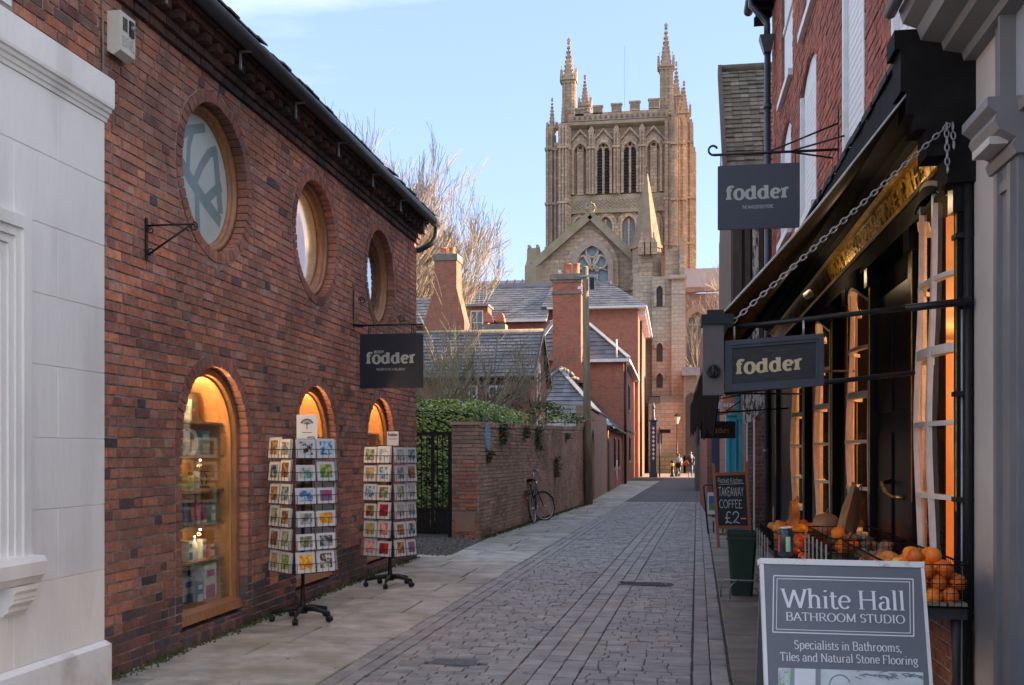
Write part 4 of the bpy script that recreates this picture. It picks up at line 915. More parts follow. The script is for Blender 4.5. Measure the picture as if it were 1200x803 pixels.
def card_rack(bx, by, yaw, side, zb_, zt_, tiers, faces, who, base_r=.29, ncol=2):
    t = thing('card_rack', 'tall black wire spinner of greeting cards standing on castors, %s' % who, 'card rack', (bx, by, 0))
    mb = MB(); mb.tube([(bx,by,.10),(bx,by,zt_+.02)], .018, 10); mb.build('pole', BLACKM, t)
    mb = MB(); mb.lathe([(.045,.07),(.045,.12),(.028,.16),(.022,.24),(.022,.34)], (bx,by,0), 14); mb.build('hub', BLACKM, t)
    for k in range(5):
        a = yaw+.5+2*pi*k/5; dx, dy = cos(a), sin(a); q = (bx+dx*base_r, by+dy*base_r)
        mb = MB(); mb.tube([(bx,by,.115),(bx+dx*.12,by+dy*.12,.118),(q[0],q[1],.085)], [.03,.026,.017], 8); lg = mb.build('leg', BLACKM, t)
        mb = MB(); ax = Vector((-dy, dx, 0)); rot = ax.to_track_quat('Z','Y').to_matrix()
        mb.lathe([(.018,-.026),(.03,-.022),(.03,-.004),(.02,-.003),(.02,.003),(.03,.004),(.03,.022),(.018,.026)], (q[0],q[1],.031), 14, ax=rot); mb.tube([(q[0],q[1],.05),(q[0],q[1],.09)],.012,6); mb.build('caster', BLACKM, lg)
    h = side/2; fr = MB()
    for k in range(4):
        a = yaw+pi/2*k; n_ = Vector((cos(a), sin(a), 0)); tdir = Vector((-sin(a), cos(a), 0)); cc = Vector((bx,by,0))
        for sg in (-1, 0, 1): fr.tube([cc+n_*h+tdir*h*sg*.98+V(0,0,zb_), cc+n_*h+tdir*h*sg*.98+V(0,0,zt_)], .0035, 5)
    for z in (zb_, zt_): 
        for k in range(4):
            a = yaw+pi/2*k; n_ = Vector((cos(a), sin(a), 0)); fr.tube([cc+V(0,0,z), cc+n_*h*1.0+V(0,0,z)], .004, 5)
    fr.build('frame', BLACKM, t)
    ht = (zt_-zb_)/tiers; NTH = ['top','second','third','fourth','fifth','sixth']; COLN = {0:'left', 1:'right'}
    for fk, fname, kinds in faces:
        a = yaw+pi/2*fk; n_ = Vector((cos(a), sin(a), 0)); td = Vector((-sin(a), cos(a), 0))
        for tr in range(tiers):
            z0 = zt_-(tr+1)*ht+.012; mb = MB()
            for zz_ in (.0, ht*.40):
                pts = [cc+n_*(h+.002)-td*h*.97+V(0,0,z0+zz_), cc+n_*(h+.052)-td*h*.97+V(0,0,z0+zz_), cc+n_*(h+.052)+td*h*.97+V(0,0,z0+zz_), cc+n_*(h+.002)+td*h*.97+V(0,0,z0+zz_)]
                mb.tube(pts, .0028, 4)
            for u in (-.97,-.6,-.3,0,.3,.6,.97): mb.tube([cc+n_*(h+.052)+td*h*u+V(0,0,z0), cc+n_*(h+.052)+td*h*u+V(0,0,z0+ht*.40)], .0022, 4); mb.tube([cc+n_*(h+.002)+td*h*u+V(0,0,z0), cc+n_*(h+.052)+td*h*u+V(0,0,z0)], .0022, 4)
            mb.build('wire_pocket', BLACKM, t)
            for cl in range(ncol):
                kd = kinds[tr][cl] if kinds else None
                wd = side/ncol*R.uniform(.84,.95); hh = ht*R.uniform(.80,.93); 
                if kd and kd.endswith('_'): hh = ht*.68; kd = kd[:-1]
                mid = cc+td*(h*(2*cl+1-ncol)/ncol); nb = 3
                lab = ('card with %s' % CB[kd][2] if kd else 'plain white card edge')
                # left/right as seen by someone facing this side: td runs to the right when seen from outside? mirror
                hs = 'right' if cl == 0 else 'left'
                hs = 'left' if cl == 0 else 'right'
                lab += ', %s of %s tier, %s of %s' % (hs, NTH[tr], fname, who)
                cd = thing('greeting_card', lab, 'greeting card', mid+n_*(h+.04)+V(0,0,z0), 'greeting cards in the %s' % who)
                for q in range(nb):
                    lean = .012+.004*q; o_ = h+.046-q*.010; jj = R.uniform(-.004,.004)
                    base = mid+n_*o_+td*jj+V(0,0,z0+.004); up = (V(0,0,1)-n_*.10).normalized()
                    if q == 0: mb = MB()
                    hq = hh*(1 if q == 0 else R.uniform(.95,1.03))
                    mb.obox(base+up*hq/2, td*wd/2, up*hq/2, n_*.0012)
                mb.build('card', CARD, cd)
                if kd:
                    base = mid+n_*(h+.0478)+V(0,0,z0+.004); up = (V(0,0,1)-n_*.10).normalized(); iw, ih = wd*.70, hh*.70
                    ctr = base+up*hh*.52; mb = MB(); mb.add([ctr-td*iw/2-up*ih/2, ctr+td*iw/2-up*ih/2, ctr+td*iw/2+up*ih/2, ctr-td*iw/2+up*ih/2], [(0,1,2,3)])
                    mb.build('picture', cardmat(kd), cd, origin=ctr+td*R.uniform(-3,3))
    return t
g1 = aZ(355, 727)
K1 = [('ink','blue'),('teal_','green'),('blue_','crimson_'),('gray_','orange_'),('moss_','dark_'),('orange','ink')]
K1L = [('brown','gray'),('dark','brown'),('brown','dark'),('moss','brown'),('brown','moss'),('gold','green')]
# the front face looks back down the street towards the road
card_rack(g1.x, g1.y, radians(-40), .425, .47, 1.76, 6, [(0,'front side',K1),(3,'left side',K1L),(1,'right side',None)], 'nearer card rack')
g2 = aZ(457, 687)
K2 = [('moss','sky'),('gold','blue'),('blue','moss'),('brown','red'),('gold','pink'),('pink','red')]
K2L = [('gray','dark'),('gray','brown'),('moss','gray'),('gray','gray'),('brown','dark'),('brown','crimson')]
card_rack(g2.x, g2.y, radians(-45-68), .42, .37, 1.70, 6, [(0,'left side',K2),(1,'right side',K2L)], 'farther card rack')
def topper(gx, gy, z, w_, h, label, extra=None, yaw=0):
    U = Vector((cos(yaw), sin(yaw), 0)); N = Vector((sin(yaw), -cos(yaw), 0)); o = Vector((gx, gy, z))
    t = thing('rack_sign', label, 'sign', o); MB().obox(o+V(0,0,h/2), U*w_/2, N*.003, V(0,0,h/2)).build('board', CARD, t); return t, U, N, o
t, U, N, o = topper(g1.x+.06, g1.y-.05, 1.745, .20, .23, 'white sign with a small black tree on top of the nearer card rack', yaw=.15)
INK = cm('black_ink', (.03,.03,.03)); mb = MB()
for k in range(9):
    a = radians(20+140*k/8); p = o+N*.004+V(0,0,.135); q = p+U*cos(a)*.055+V(0,0,1)*sin(a)*.05; mb.bar(p, q, .004, .001, up=N); mb.obox(q, U*.009, V(0,0,.006), N*.0005)
mb.bar(o+N*.004+V(0,0,.09), o+N*.004+V(0,0,.14), .008, .001, up=N); mb.bar(o+N*.004-U*.045+V(0,0,.06), o+N*.004+U*.045+V(0,0,.06), .006, .001, up=N); mb.build('printed_tree', INK, t)
t, U, N, o = topper(g2.x+.05, g2.y-.05, 1.70, .14, .17, 'small white sign reading fodder on top of the farther card rack', yaw=.1)
text('fodder', o-U*.058+N*.004+V(0,0,.115), U, (0,0,1), N, .045, INK, t, wv=.2, wh=.12, serif=.03, fit=.115)
mb = MB(); mb.bar(o+N*.004-U*.05+V(0,0,.08), o+N*.004+U*.05+V(0,0,.08), .008, .001, up=N); mb.build('printed_line', cm('red_ink',(.5,.05,.05)), t)
# ------------------------------------------------------------------ right-hand shop with black front, bow windows and canvas blind
XR = 1.53; rw = Wall((XR,0,0), (0,1,0), (-1,0,0)); rs = thing('wholefood_shop', 'red brick shop with black and gilt shopfront, bow windows and blind', 'shop', (XR+3, 10, 0))
Y0R, Y1R = 5.56, 16.4; rg = random.Random(77)
# upper facade: brick with white-painted blocked window panels
UPW = [(8.55,9.62,3.9,6.2,1),(6.42,7.50,3.9,6.2,1),(11.35,12.75,4.35,6.15,1),(13.75,15.0,4.6,6.15,1),(11.1,12.5,6.62,8.6,0),(13.6,14.95,6.62,8.6,0),(8.4,9.7,6.62,8.6,0),(6.3,7.6,6.62,8.6,0)]
holes = []
for a, b, z0, z1, ar in UPW:
    if ar:
        r_ = (b-a)/2; c = (a+b)/2; rise = .22; rad = (r_*r_+rise*rise)/(2*rise)
        def hf(z, a=a, b=b, z0=z0, z1=z1, c=c, rad=rad, rise=rise):
            if z < z0 or z > z1: return None
            if z <= z1-rise: return (a, b)
            d = rad*rad-(z-(z1-rad))**2
            return (c-sqrt(d), c+sqrt(d)) if d > 0 else None
        holes.append(hf)
    else: holes.append(rect_hole(a, b, z0, z1))
pcs = []
for sg, a, b in field(Y0R, Y1R, 3.3, 8.7, holes, rg, bond=(.215,.1025)):
    v, f = brick_piece(rw, [(sg[0],a),(sg[1],a),(sg[3],b),(sg[2],b)], rg, .007); pcs.append((v, f, RSHOP))
lay_seen(pcs, rs, 296, 'brick')
def archpts(a, b, z0, z1, ar, d=0, wl=rw):
    if not ar: return [wl.p(a,z0,d), wl.p(b,z0,d), wl.p(b,z1,d), wl.p(a,z1,d)]
    r_ = (b-a)/2; c = (a+b)/2; rise = .22; rad = (r_*r_+rise*rise)/(2*rise); th = math.asin(r_/rad)
    return [wl.p(a,z0,d), wl.p(b,z0,d)]+[wl.p(c+rad*sin(th*(1-k/5)), z1-rad+rad*cos(th*(1-k/5)), d) for k in range(11)]
loops = [[rw.p(Y0R,3.25),rw.p(Y1R,3.25),rw.p(Y1R,8.7),rw.p(Y0R,8.7)]]+[archpts(*u) for u in UPW]
MB().plate(loops, (.25,0,0)).build('wall', MORTR, rs)
WPB = M('white_painted_brick', (.74,.75,.78), (.64,.65,.68), 9, .6, bump=.6, bsc=22)
for a, b, z0, z1, ar in UPW:
    mb = MB(); mb.prism(archpts(a, b, z0, z1, ar, -.035), (.05,0,0)); wn = mb.build('window', WPB, rs)
    mb = MB(); mb.box(XR-.07,XR+.03,a-.05,b+.05,z0-.09,z0-.002); mb.build('sill', WPB, wn)
    if ar:
        # coursed face of the painted infill
        mb = MB(); z = z0
        while z < z1-.3: mb.box(XR+.0305, XR+.036, a+.03, b-.03, z, z+.066); z += .075
        mb.build('painted_brick_courses', WPB, wn)
        MB().box(XR-.012,XR+.03,a,a+.07,z0,z1-.23).build('frame', WHITEW, wn); MB().box(XR-.012,XR+.03,b-.07,b,z0,z1-.23).build('frame', WHITEW, wn)
    else:
        mb = MB(); mb.box(XR+.01,XR+.035,a,b,(z0+z1)/2-.03,(z0+z1)/2+.03); mb.build('frame', WHITEW, wn)
mb = MB(); mb.box(XR+.003,XR+6,Y1R-.24,Y1R-.002,0,8.7); mb.build('end_wall', HB, rs)
# eaves with gutter and tall rainwater pipe at the far corner
mb = MB(); mb.box(XR-.30,XR+.2,Y0R-3,Y1R+.05,8.62,8.72); 
for k in range(38): yy = Y0R+k*.3; mb.box(XR-.26,XR-.01,yy,yy+.09,8.5,8.62)
mb.build('eaves', BLACKT, rs)
mb = MB(); mb.tube([(XR-.36,Y0R-3,8.66),(XR-.36,Y1R+.15,8.66)], .075, 10); mb.build('gutter', BLACKM, rs)
mb = MB(); mb.add([(XR-.42,Y0R-3,8.72),(XR-.42,Y1R+.1,8.72),(XR+4,Y1R+.1,11.2),(XR+4,Y0R-3,11.2)], [(0,1,2,3)]); mb.build('roof', TILE, rs)
PIPE = M('dark_rainwater_pipe', (.045,.05,.06), (.07,.075,.085), 4, .4, metal=.3)
hp = aX(903, 60, XR-.12); pyy = 15.95
mb = MB(); mb.tube([(XR-.36,pyy,8.62),(XR-.36,pyy,8.5),(XR-.2,pyy,8.32),(XR-.12,pyy,8.2),(XR-.12,pyy,8.0)], .05, 8)
mb.add([(XR-.24,pyy-.12,8.0),(XR-.01,pyy-.12,8.0),(XR-.01,pyy+.12,8.0),(XR-.24,pyy+.12,8.0),(XR-.17,pyy-.07,7.75),(XR-.06,pyy-.07,7.75),(XR-.06,pyy+.07,7.75),(XR-.17,pyy+.07,7.75)],[(0,3,2,1),(4,5,6,7),(0,1,5,4),(1,2,6,5),(2,3,7,6),(3,0,4,7)])
mb.tube([(XR-.115,pyy,7.8),(XR-.115,pyy,.1)], .05, 10)
for z in (6.9,5.2,3.3,1.6): mb.tube([(XR-.115,pyy,z),(XR-.115,pyy,z+.07)], .062, 10)
mb.build('downpipe', PIPE, rs)
# ---- ground-floor timber front, panel by panel
WIN = [(5.64,6.56,.24),(8.05,8.95,.20),(10.05,10.95,.18),(12.1,13.0,.17)]
ZT = 3.05
mb = MB(); prev = Y0R
for a, b, _ in WIN: mb.box(XR+.0, XR+.12, prev, a, .78, ZT); prev = b
mb.box(XR,XR+.12,prev,Y1R,.78,ZT); mb.box(XR,XR+.12,Y0R,Y1R,ZT,3.5)
for a, b, _ in WIN: mb.box(XR,XR+.12,a,b,.78,.93)
mb.build('timber_front', BLACKT, rs)
mb = MB(); mb.box(XR+.01,XR+.2,Y0R,Y1R,-.02,.78); mb.build('stall_riser_wall', MORTD, rs)
pcs = []
for sg, a, b in field(Y0R, Y1R, 0, .78, [rect_hole(6.70,7.95,-1,1)], rg):
    v, f = brick_piece(Wall((XR+.01,0,0),(0,1,0),(-1,0,0)), [(sg[0],a),(sg[1],a),(sg[3],b),(sg[2],b)], rg, .007); pcs.append((v, f, RINGB))
lay_seen(pcs, rs, 0, 'riser_brick')
# pilasters with gilt edges and small caps
for yy, wd in ((5.60,.06),(6.63,.12),(7.98,.07),(9.0,.16),(9.85,.14),(11.05,.18),(11.9,.16),(13.1,.22),(15.2,.3)):
    mb = MB(); mb.box(XR-.075,XR-.002,yy-wd/2,yy+wd/2,0,2.86); pl = mb.build('pilaster', BLACKW, rs)
    mb = MB(); mb.box(XR-.10,XR-.002,yy-wd/2-.02,yy+wd/2+.02,2.86,3.0); mb.build('capital', BLACKW, pl)
    mb = MB(); mb.box(XR-.079,XR-.074,yy-wd/2+.008,yy-wd/2+.02,1.3,2.86); mb.build('gilt_edge', GOLD, pl)
for yy in (14.0,): 
    mb = MB(); mb.box(XR-.02,XR-.001,13.3,15.0,.1,2.7); mb.build('panelled_shutter', BLACKW, rs)
# door, panelled, with a brass pull
mb = MB(); mb.box(XR-.02,XR-.002,6.70,7.94,.02,2.75); dr = mb.build('door', BLACKW, rs)
for z0, z1 in ((.15,.85),(1.0,1.75),(1.9,2.6)):
    for a, b in ((6.78,7.26),(7.38,7.86)):
        mb = MB(); mb.box(XR-.034,XR-.021,a,b,z0,z1); mb.build('door_panel', BLACKW, dr)
BRASS = M('brass', (.80,.50,.18), (.55,.32,.10), 30, .3, metal=.9)
h0 = aX(1031, 564, XR-.10); h1 = aX(1047, 583, XR-.10)
mb = MB(); mb.tube([(XR-.03,h0.y,h0.z+.0),(XR-.09,h0.y-.02,h0.z-.01),(XR-.11,(h0.y+h1.y)/2,(h0.z+h1.z)/2-.01),(XR-.09,h1.y+.02,h1.z),(XR-.03,h1.y,h1.z)], [.018,.013,.015,.013,.018], 8); mb.build('door_handle', BRASS, dr)
# bow windows
WSASH = M('cream_white_sash', (.74,.71,.65), (.62,.59,.54), 10, .4, bump=.1)
def bow(a, b, bulge, z0, z1, cols, rows, idx):
    def X(t, z):
        zz_ = (z-z0)/(z1-z0); k = .55+.45*sin(pi*min(1, max(0, .12+zz_*.88))**.85) if True else 1
        k = .72+.28*math.exp(-((zz_-.40)/.30)**2)
        return XR-.005-bulge*k*(max(0, sin(pi*t)))**.62
    def Zt(t): return z1+.16*sin(pi*t)-.02      # segmental head
    def pt(t, z, d=0): return Vector((X(t, z)+d, a+(b-a)*t, z))
    wn = thing('bow_window', '', '', (XR, (a+b)/2, z0)); del wn['label']; del wn['category']; wn.parent = rs; wn.location = WO[wn]-WO[rs]
    zs = [z0+(z1-z0)*k/rows for k in range(rows+1)]
    for k, z in enumerate(zs[:-1]):
        mb = MB(); n = 14; th = .05 if k in (0, 3) else .026; dp = .055 if k in (0,3) else .035
        vs = []
        for i in range(n+1):
            t = i/n; vs += [pt(t,z-th/2,-.012), pt(t,z+th/2,-.012), pt(t,z+th/2,dp), pt(t,z-th/2,dp)]
        mb.add(vs, [(i*4+q,(i+1)*4+q,(i+1)*4+(q+1)%4,i*4+(q+1)%4) for i in range(n) for q in range(4)]); mb.build('glazing_bar', WSASH, wn)
    for c_ in range(cols+1):
        t = c_/cols; wt = (.045 if c_ in (0, cols) else .024)/(b-a); mb = MB(); n = 16; vs = []
        t = min(max(t, wt/2), 1-wt/2); top = Zt(t)
        for i in range(n+1):
            z = z0+(top-z0)*i/n; vs += [pt(t-wt/2,z,-.016), pt(t+wt/2,z,-.016), pt(t+wt/2,z,.012), pt(t-wt/2,z,.012)]
        mb.add(vs, [(i*4+q,(i+1)*4+q,(i+1)*4+(q+1)%4,i*4+(q+1)%4) for i in range(n) for q in range(4)]); mb.build('mullion', WSASH, wn)
    mb = MB(); n = 16; vs = []
    for i in range(n+1):
        t = i/n; zt = Zt(t); vs += [pt(t,zt-.03,-.02), pt(t,zt+.03,-.02), pt(t,zt+.03,.05), pt(t,zt-.03,.05)]
    mb.add(vs, [(i*4+q,(i+1)*4+q,(i+1)*4+(q+1)%4,i*4+(q+1)%4) for i in range(n) for q in range(4)]); mb.build('window_head', WSASH, wn)
    mb = MB(); vs = []
    for i in range(n+1):
        t = i/n; zt = Zt(t); vs += [(pt(t,zt)+V(-.03,0,.0)), (XR+.02, a+(b-a)*t, zt), (XR+.02, a+(b-a)*t, ZT), (pt(t,zt)+V(-.03,0,ZT-zt))]
    mb.add(vs, [(i*4+q,(i+1)*4+q,(i+1)*4+(q+1)%4,i*4+(q+1)%4) for i in range(n) for q in range(4)]); mb.build('head_board', BLACKT, wn)
    mb = MB(); vs = []
    for i in range(n+1):
        t = i/n; vs += [(pt(t,z0)+V(-.04,0,-.02)), (XR+.02, a+(b-a)*t, z0-.02), (XR+.02, a+(b-a)*t, z0-.07), (pt(t,z0)+V(-.04,0,-.07))]
    mb.add(vs, [(i*4+q,(i+1)*4+q,(i+1)*4+(q+1)%4,i*4+(q+1)%4) for i in range(n) for q in range(4)]); mb.build('sill', BLACKW, wn)
    for c_ in range(cols):
        for r_ in range(rows):
            mb = MB(); m_ = 3; vs = []; t0, t1 = c_/cols, (c_+1)/cols; za = zs[r_]; 
            for i in range(m_+1):
                t = t0+(t1-t0)*i/m_; zb_ = zs[r_+1] if r_ < rows-1 else Zt(t)
                vs += [pt(t, za, .012), pt(t, zb_, .012)]
            mb.add(vs, [(2*i,2*i+2,2*i+3,2*i+1) for i in range(m_)]); mb.build('pane', SHGL, wn)
SHGL = glassmat('shop_window_glass', (.96,.93,.90), .0, .01)
bow(5.65,6.55,.13,.96,2.98,3,5,0); bow(8.07,8.95,.14,.96,2.80,2,5,1); bow(10.07,10.95,.13,.96,2.80,2,5,2); bow(12.12,13.0,.13,.96,2.80,2,5,3)
# inside of the shop
INW = M('ochre_shop_wall', (.74,.46,.24), (.60,.34,.16), .8, .7); SHW = M('shop_shelf_wood', (.30,.14,.06), (.18,.08,.035), 4, .6)
mb = MB(); mb.box(XR+3.2,XR+3.3,Y0R+.05,Y1R-.3,0,3.3); mb.box(XR+.15,XR+3.2,Y0R+.05,Y1R-.3,3.12,3.2); mb.box(XR+.15,XR+3.2,Y0R+.02,Y0R+.1,0,3.2); mb.box(XR+.15,XR+3.2,Y1R-.4,Y1R-.3,0,3.2); mb.box(XR+.2,XR+3.2,Y0R+.1,Y1R-.3,.0,.04); mb.build('interior', INW, rs)
for k, yy in enumerate((7.0, 9.4, 11.6)):
    mb = MB(); mb.box(XR+.35,XR+2.2,yy-.04,yy+.04,.05,2.6); mb.build('display_partition', INW, rs)
mb = MB()
for z in (.9,1.3,1.7,2.1): mb.box(XR+1.5,XR+3.1,6.6,6.95,z,z+.03)
mb.box(XR+1.48,XR+1.52,6.6,6.95,.05,2.4); mb.build('shelf_unit', SHW, rs)
rg2 = random.Random(31); JC = [BRN, GRN, ORG, YEL, WH, TEA, PNK]
for k, (yy, zz_) in enumerate([(6.1,.97),(5.85,.97),(6.3,.97),(6.15,1.02)]): pass
t = thing('display_shelf', 'dark wooden display shelf with brackets seen inside the nearest bow window', 'shelf', (XR+1.0,6.2,.04))
for z in (.95, 1.35, 1.78): mb = MB(); mb.box(XR+.75,XR+1.25,5.6,6.5,z,z+.03); mb.build('shelf_board', SHW, t)
mb = MB(); mb.box(XR+.75,XR+.79,5.58,5.62,.04,2.0); mb.box(XR+.75,XR+.79,6.48,6.52,.04,2.0); mb.box(XR+1.21,XR+1.25,6.48,6.52,.04,2.0); mb.build('upright', SHW, t)
JL = {BRN:'brown',GRN:'green',ORG:'orange',YEL:'yellow',WH:'white',TEA:'teal',PNK:'pink'}; k = 0
for z, nm in ((.98,'lower'),(1.38,'middle'),(1.81,'upper')):
    for q in range(4):
        m_ = JC[(k*3+q) % 7]; o = (XR+.9, 5.7+q*.2, z); tt = thing('jar', '%s jar %s on the %s shelf inside the near bow window' % (JL[m_], ['nearest the street','second along','third along','farthest along'][q], nm), 'jar', o)
        mb = MB(); mb.lathe([(.04,0),(.045,.01),(.045,.11),(.035,.13)], o, 12); mb.build('jar_body', m_, tt); mb = MB(); mb.lathe([(.038,.13),(.038,.15)], o, 10); mb.build('lid', SHW, tt)
    k += 1
NEARL = [((XR+2.3,6.4,2.6),22,'nearest bow window, high on the right'), ((XR+2.2,8.5,2.7),11,'second bow window'), ((XR+2.2,10.5,2.7),11,'third bow window'), ((XR+2.2,12.55,2.7),11,'farthest bow window')]
for p, e, d in NEARL: lamp('pendant_lamp', 'glowing warm lamp inside the shop behind the %s' % d, p, e, .035, (1,.68,.36), .06)
# fascia with gilt lettering, mouldings, blind box
def rmold(prof, u0, u1, name, mat, parent): return molding([(d, z) for d, z in prof], u0, u1, name, mat, parent, wl=rw)
YF0, YF1 = 5.58, 15.6
rmold([(0,3.0),(.10,3.0),(.10,3.03),(.07,3.05),(.07,3.17),(0,3.17)], YF0, YF1, 'architrave', BLACKT, rs)
rmold([(0,3.172),(.085,3.172),(.10,3.185),(.085,3.205),(0,3.205)], YF0, YF1, 'gilt_moulding', GOLD, rs)
FASM = M('worn_gilt_fascia', (.85,.52,.08), (.06,.04,.02), 16, .3, metal=.6, bump=.6, bsc=50, lo=.44, hi=.54)
rmold([(0,3.207),(.03,3.207),(.07,3.385),(0,3.385)], YF0, YF1, 'fascia', FASM, rs)
rmold([(0,3.388),(.10,3.388),(.13,3.40),(.10,3.42),(0,3.42)], YF0+.1, YF1, 'gilt_moulding', GOLD, rs)
rmold([(0,3.422),(.12,3.422),(.15,3.45),(.20,3.46),(.20,3.485),(0,3.485)], YF0+.1, YF1, 'cornice_moulding', BLACKT, rs)
text('NATURAL REMEDIES', (XR-.045, 9.75, 3.225), (0,-1,0), (-.2,0,1), (-1,0,-.2), .19, GOLD, rs, wv=.15, wh=.07, serif=.05, fit=3.6, lift=.012)
rmold([(0,3.49),(.31,3.49),(.31,3.74),(.27,3.77),(0,3.79)], YF0+.1, YF1, 'blind_box', BLACKT, rs)
LEADF = M('dark_lead_flashing', (.014,.014,.017), (.03,.03,.034), 8, .7, spec=.2)
mb = MB(); rg = random.Random(41); y = YF0+.1
while y < YF1:
    l = rg.uniform(.14,.26); z = 3.775+rg.uniform(-.01,.02); x = XR-.318-rg.uniform(0,.012); mb.box(x, XR-.0, y, y+l-.01, z, z+.012, 0); mb.box(x-.002, x+.008, y, y+l-.01, z-.02-rg.uniform(0,.02), z); y += l
mb.build('lead_flashing', LEADF, rs)
# end console of the fascia by the pale strip
mb = MB()
for d, z0, z1 in ((.34,3.36,3.48),(.30,3.28,3.36),(.37,3.48,3.70),(.40,3.70,3.80),(.24,3.14,3.28),(.14,3.0,3.14)): mb.box(XR-d,XR,Y0R-.06,YF0+.12,z0,z1)
mb.build('end_console', BLACKT, rs)
# canvas blind let down over the pavement
CANV = M('dark_brown_canvas', (.016,.011,.009), (.011,.008,.007), 3, .95, bump=.15, bsc=120, spec=.02)
YA0, YA1 = 5.52, 15.3; XO = .27; ZO = 2.35
bl = thing('canvas_blind', 'dark brown canvas shop blind let down over the right pavement on long arms', 'blind', (XO, (YA0+YA1)/2, ZO))
mb = MB(); nY = 24; vs = []; fs = []
for i in range(nY+1):
    for k in range(9):
        s_ = k/8; x = (XR-.31)+(XO-(XR-.31))*s_; z = 3.49+(ZO-3.49)*s_-.03*sin(pi*s_)+.004*sin(i*1.3+k); vs.append((x, YA0+(YA1-YA0)*i/nY, z))
for i in range(nY):
    for k in range(8): a = i*9+k; fs.append((a,a+1,a+10,a+9))
n = len(vs); mb.add(vs+[(p[0]-.004,p[1],p[2]+.006) for p in vs], fs+[tuple(n+q for q in reversed(f)) for f in fs]+[(k,k+1,n+k+1,n+k) for k in range(8)], 0, 0, True); mb.build('canvas', CANV, bl)
mb = MB(); mb.tube([tuple(Vector(vs[k])+V(-.003,-.004,.008)) for k in range(9)], .006, 5); mb.build('hem', M('hem_highlight_grey', (.38,.38,.38), (.30,.30,.30), 9, .6), bl)  # hem of the near edge, pale to paint in its highlight
mb = MB(); mb.box(XO-.03,XO+.02,YA0,YA1,ZO-.06,ZO); mb.build('front_rail', BLACKW, bl)
BOXW = M('weathered_grey_board', (.075,.062,.062), (.045,.04,.042), 4, .55, bump=.3, bsc=20)
# boxed end of the blind and its hanging flap
e0, e1 = aY(824, 374, 5.42), aY(848, 463, 5.42)
mb = MB(); mb.box(e0.x,e1.x,5.40,5.50,e1.z,e0.z-.03); mb.build('end_board', BOXW, bl)
mb = MB(); mb.box(e0.x-.01,e1.x+.05,5.38,5.56,e0.z-.03,e0.z+.02); mb.box(e0.x+.02,e1.x-.0,5.40,5.52,e0.z+.02,e0.z+.045); mb.build('end_cap', BLACKW, bl)
mb = MB(); hk = aY(836, 435, 5.38); mb.tube(scroll((hk.x,5.385,hk.z),.028,0,1,(1,0,0),(0,0,1),14,1.0), .009, 6); mb.tube([(hk.x,5.37,hk.z+.03),(hk.x,5.37,hk.z-.03)],.009,6); mb.build('iron_ring', BLACKM, bl)
mb = MB(); vs = []; nn = 12
for i in range(nn+1):
    y_ = 5.5+(YA1-5.5)*i/nn; zb_ = e1.z-.02-(.07 if i % 2 else 0)-(.12 if 0 < i < 4 else 0); vs += [(XO-.035+.006*sin(i*2.1),y_,ZO-.05),(XO-.04+.008*sin(i*1.7),y_,zb_)]
mb.add(vs, [(2*i,2*i+1,2*i+3,2*i+2) for i in range(nn)]); n = len(mb.v); mb.add([(x+.006,y_,z) for x,y_,z in vs], [(2*i,2*i+2,2*i+3,2*i+1) for i in range(nn)]); mb.build('valance', CANV, bl)
for yy in (8.9, 12.2):
    mb = MB(); mb.tube([(XR-.02,yy,2.3),(XO,yy,ZO-.03)], .012, 6); mb.build('arm', BLACKM, bl)
# chain from the console down to the front rail
def chain(name, p, q, parent, sag=.02, r=.0042, ll=.05, mat=None):
    p, q = Vector(p), Vector(q); n = int((q-p).length/(ll*.74)); d = (q-p).normalized(); s1_ = d.cross(Vector((0,0,1)))
    s1_ = s1_.normalized() if s1_.length > .01 else Vector((1,0,0)); s2_ = d.cross(s1_).normalized(); mb = MB()
    for i in range(n+1):
        t = i/n; c = p.lerp(q, t)-V(0,0,sag*sin(pi*t)); w_ = s1_ if i % 2 else s2_
        mb.tube([c+d*ll*.5*cos(2*pi*k/8)+w_*ll*.24*sin(2*pi*k/8) for k in range(8)], r, 4, closed=True)
    return mb.build(name, mat, parent)
GALV = M('galvanised_chain', (.42,.42,.44), (.28,.28,.30), 30, .4, metal=.5)
ct = aY(1108, 150, 5.49); cb_ = aY(860, 376, 5.46)
chn = thing('chain', 'galvanised chain running from the fascia down to the front of the blind', 'chain', ct)
chain('run', (ct.x, 5.47, ct.z), (cb_.x, 5.47, cb_.z), chn, .0, .0036, .046, GALV)
chain('hanging_end', (ct.x+.0, 5.47, ct.z), (ct.x+.0, 5.45, ct.z-.22), chn, 0, .0038, .046, GALV); chain('hanging_end', (ct.x+.03, 5.47, ct.z), (ct.x+.03, 5.45, ct.z-.10), chn, 0, .0038, .046, GALV)
# ---- signs hanging on the right
# framed sign on its iron bar
YQ = 5.56; b0 = aX(1135, 355, XR-.04); bz0 = 2.385; bz1 = 2.275
t = thing('sign_bar', 'long black iron bar reaching out over the pavement to carry the framed sign', 'bar', (XR-.6, YQ-.06, 2.3))
mb = MB(); mb.tube([(XR-.04,YQ-.06,bz0),(.33,YQ-.06,bz1)], .014, 8); mb.build('bar', BLACKM, t)
mb = MB(); mb.tube([(XR-.02,YQ-.06,bz0+.0),(XR-.35,YQ-.06,bz0-.03)], .02, 8); mb.build('socket', BLACKM, t)
mb = MB(); mb.tube([(XR-.30,YQ-.06,2.02),(.27,YQ-.06,1.925)], .013, 8); mb.build('lower_bar', BLACKM, t)
c0, c1, c2_, c3 = [aY(*p, YQ-.10) for p in ((848,400),(964,391),(967,447),(849,460))]
sg_ = thing('framed_sign', 'weathered black framed wooden sign reading fodder hanging below the blind', 'sign', c3)
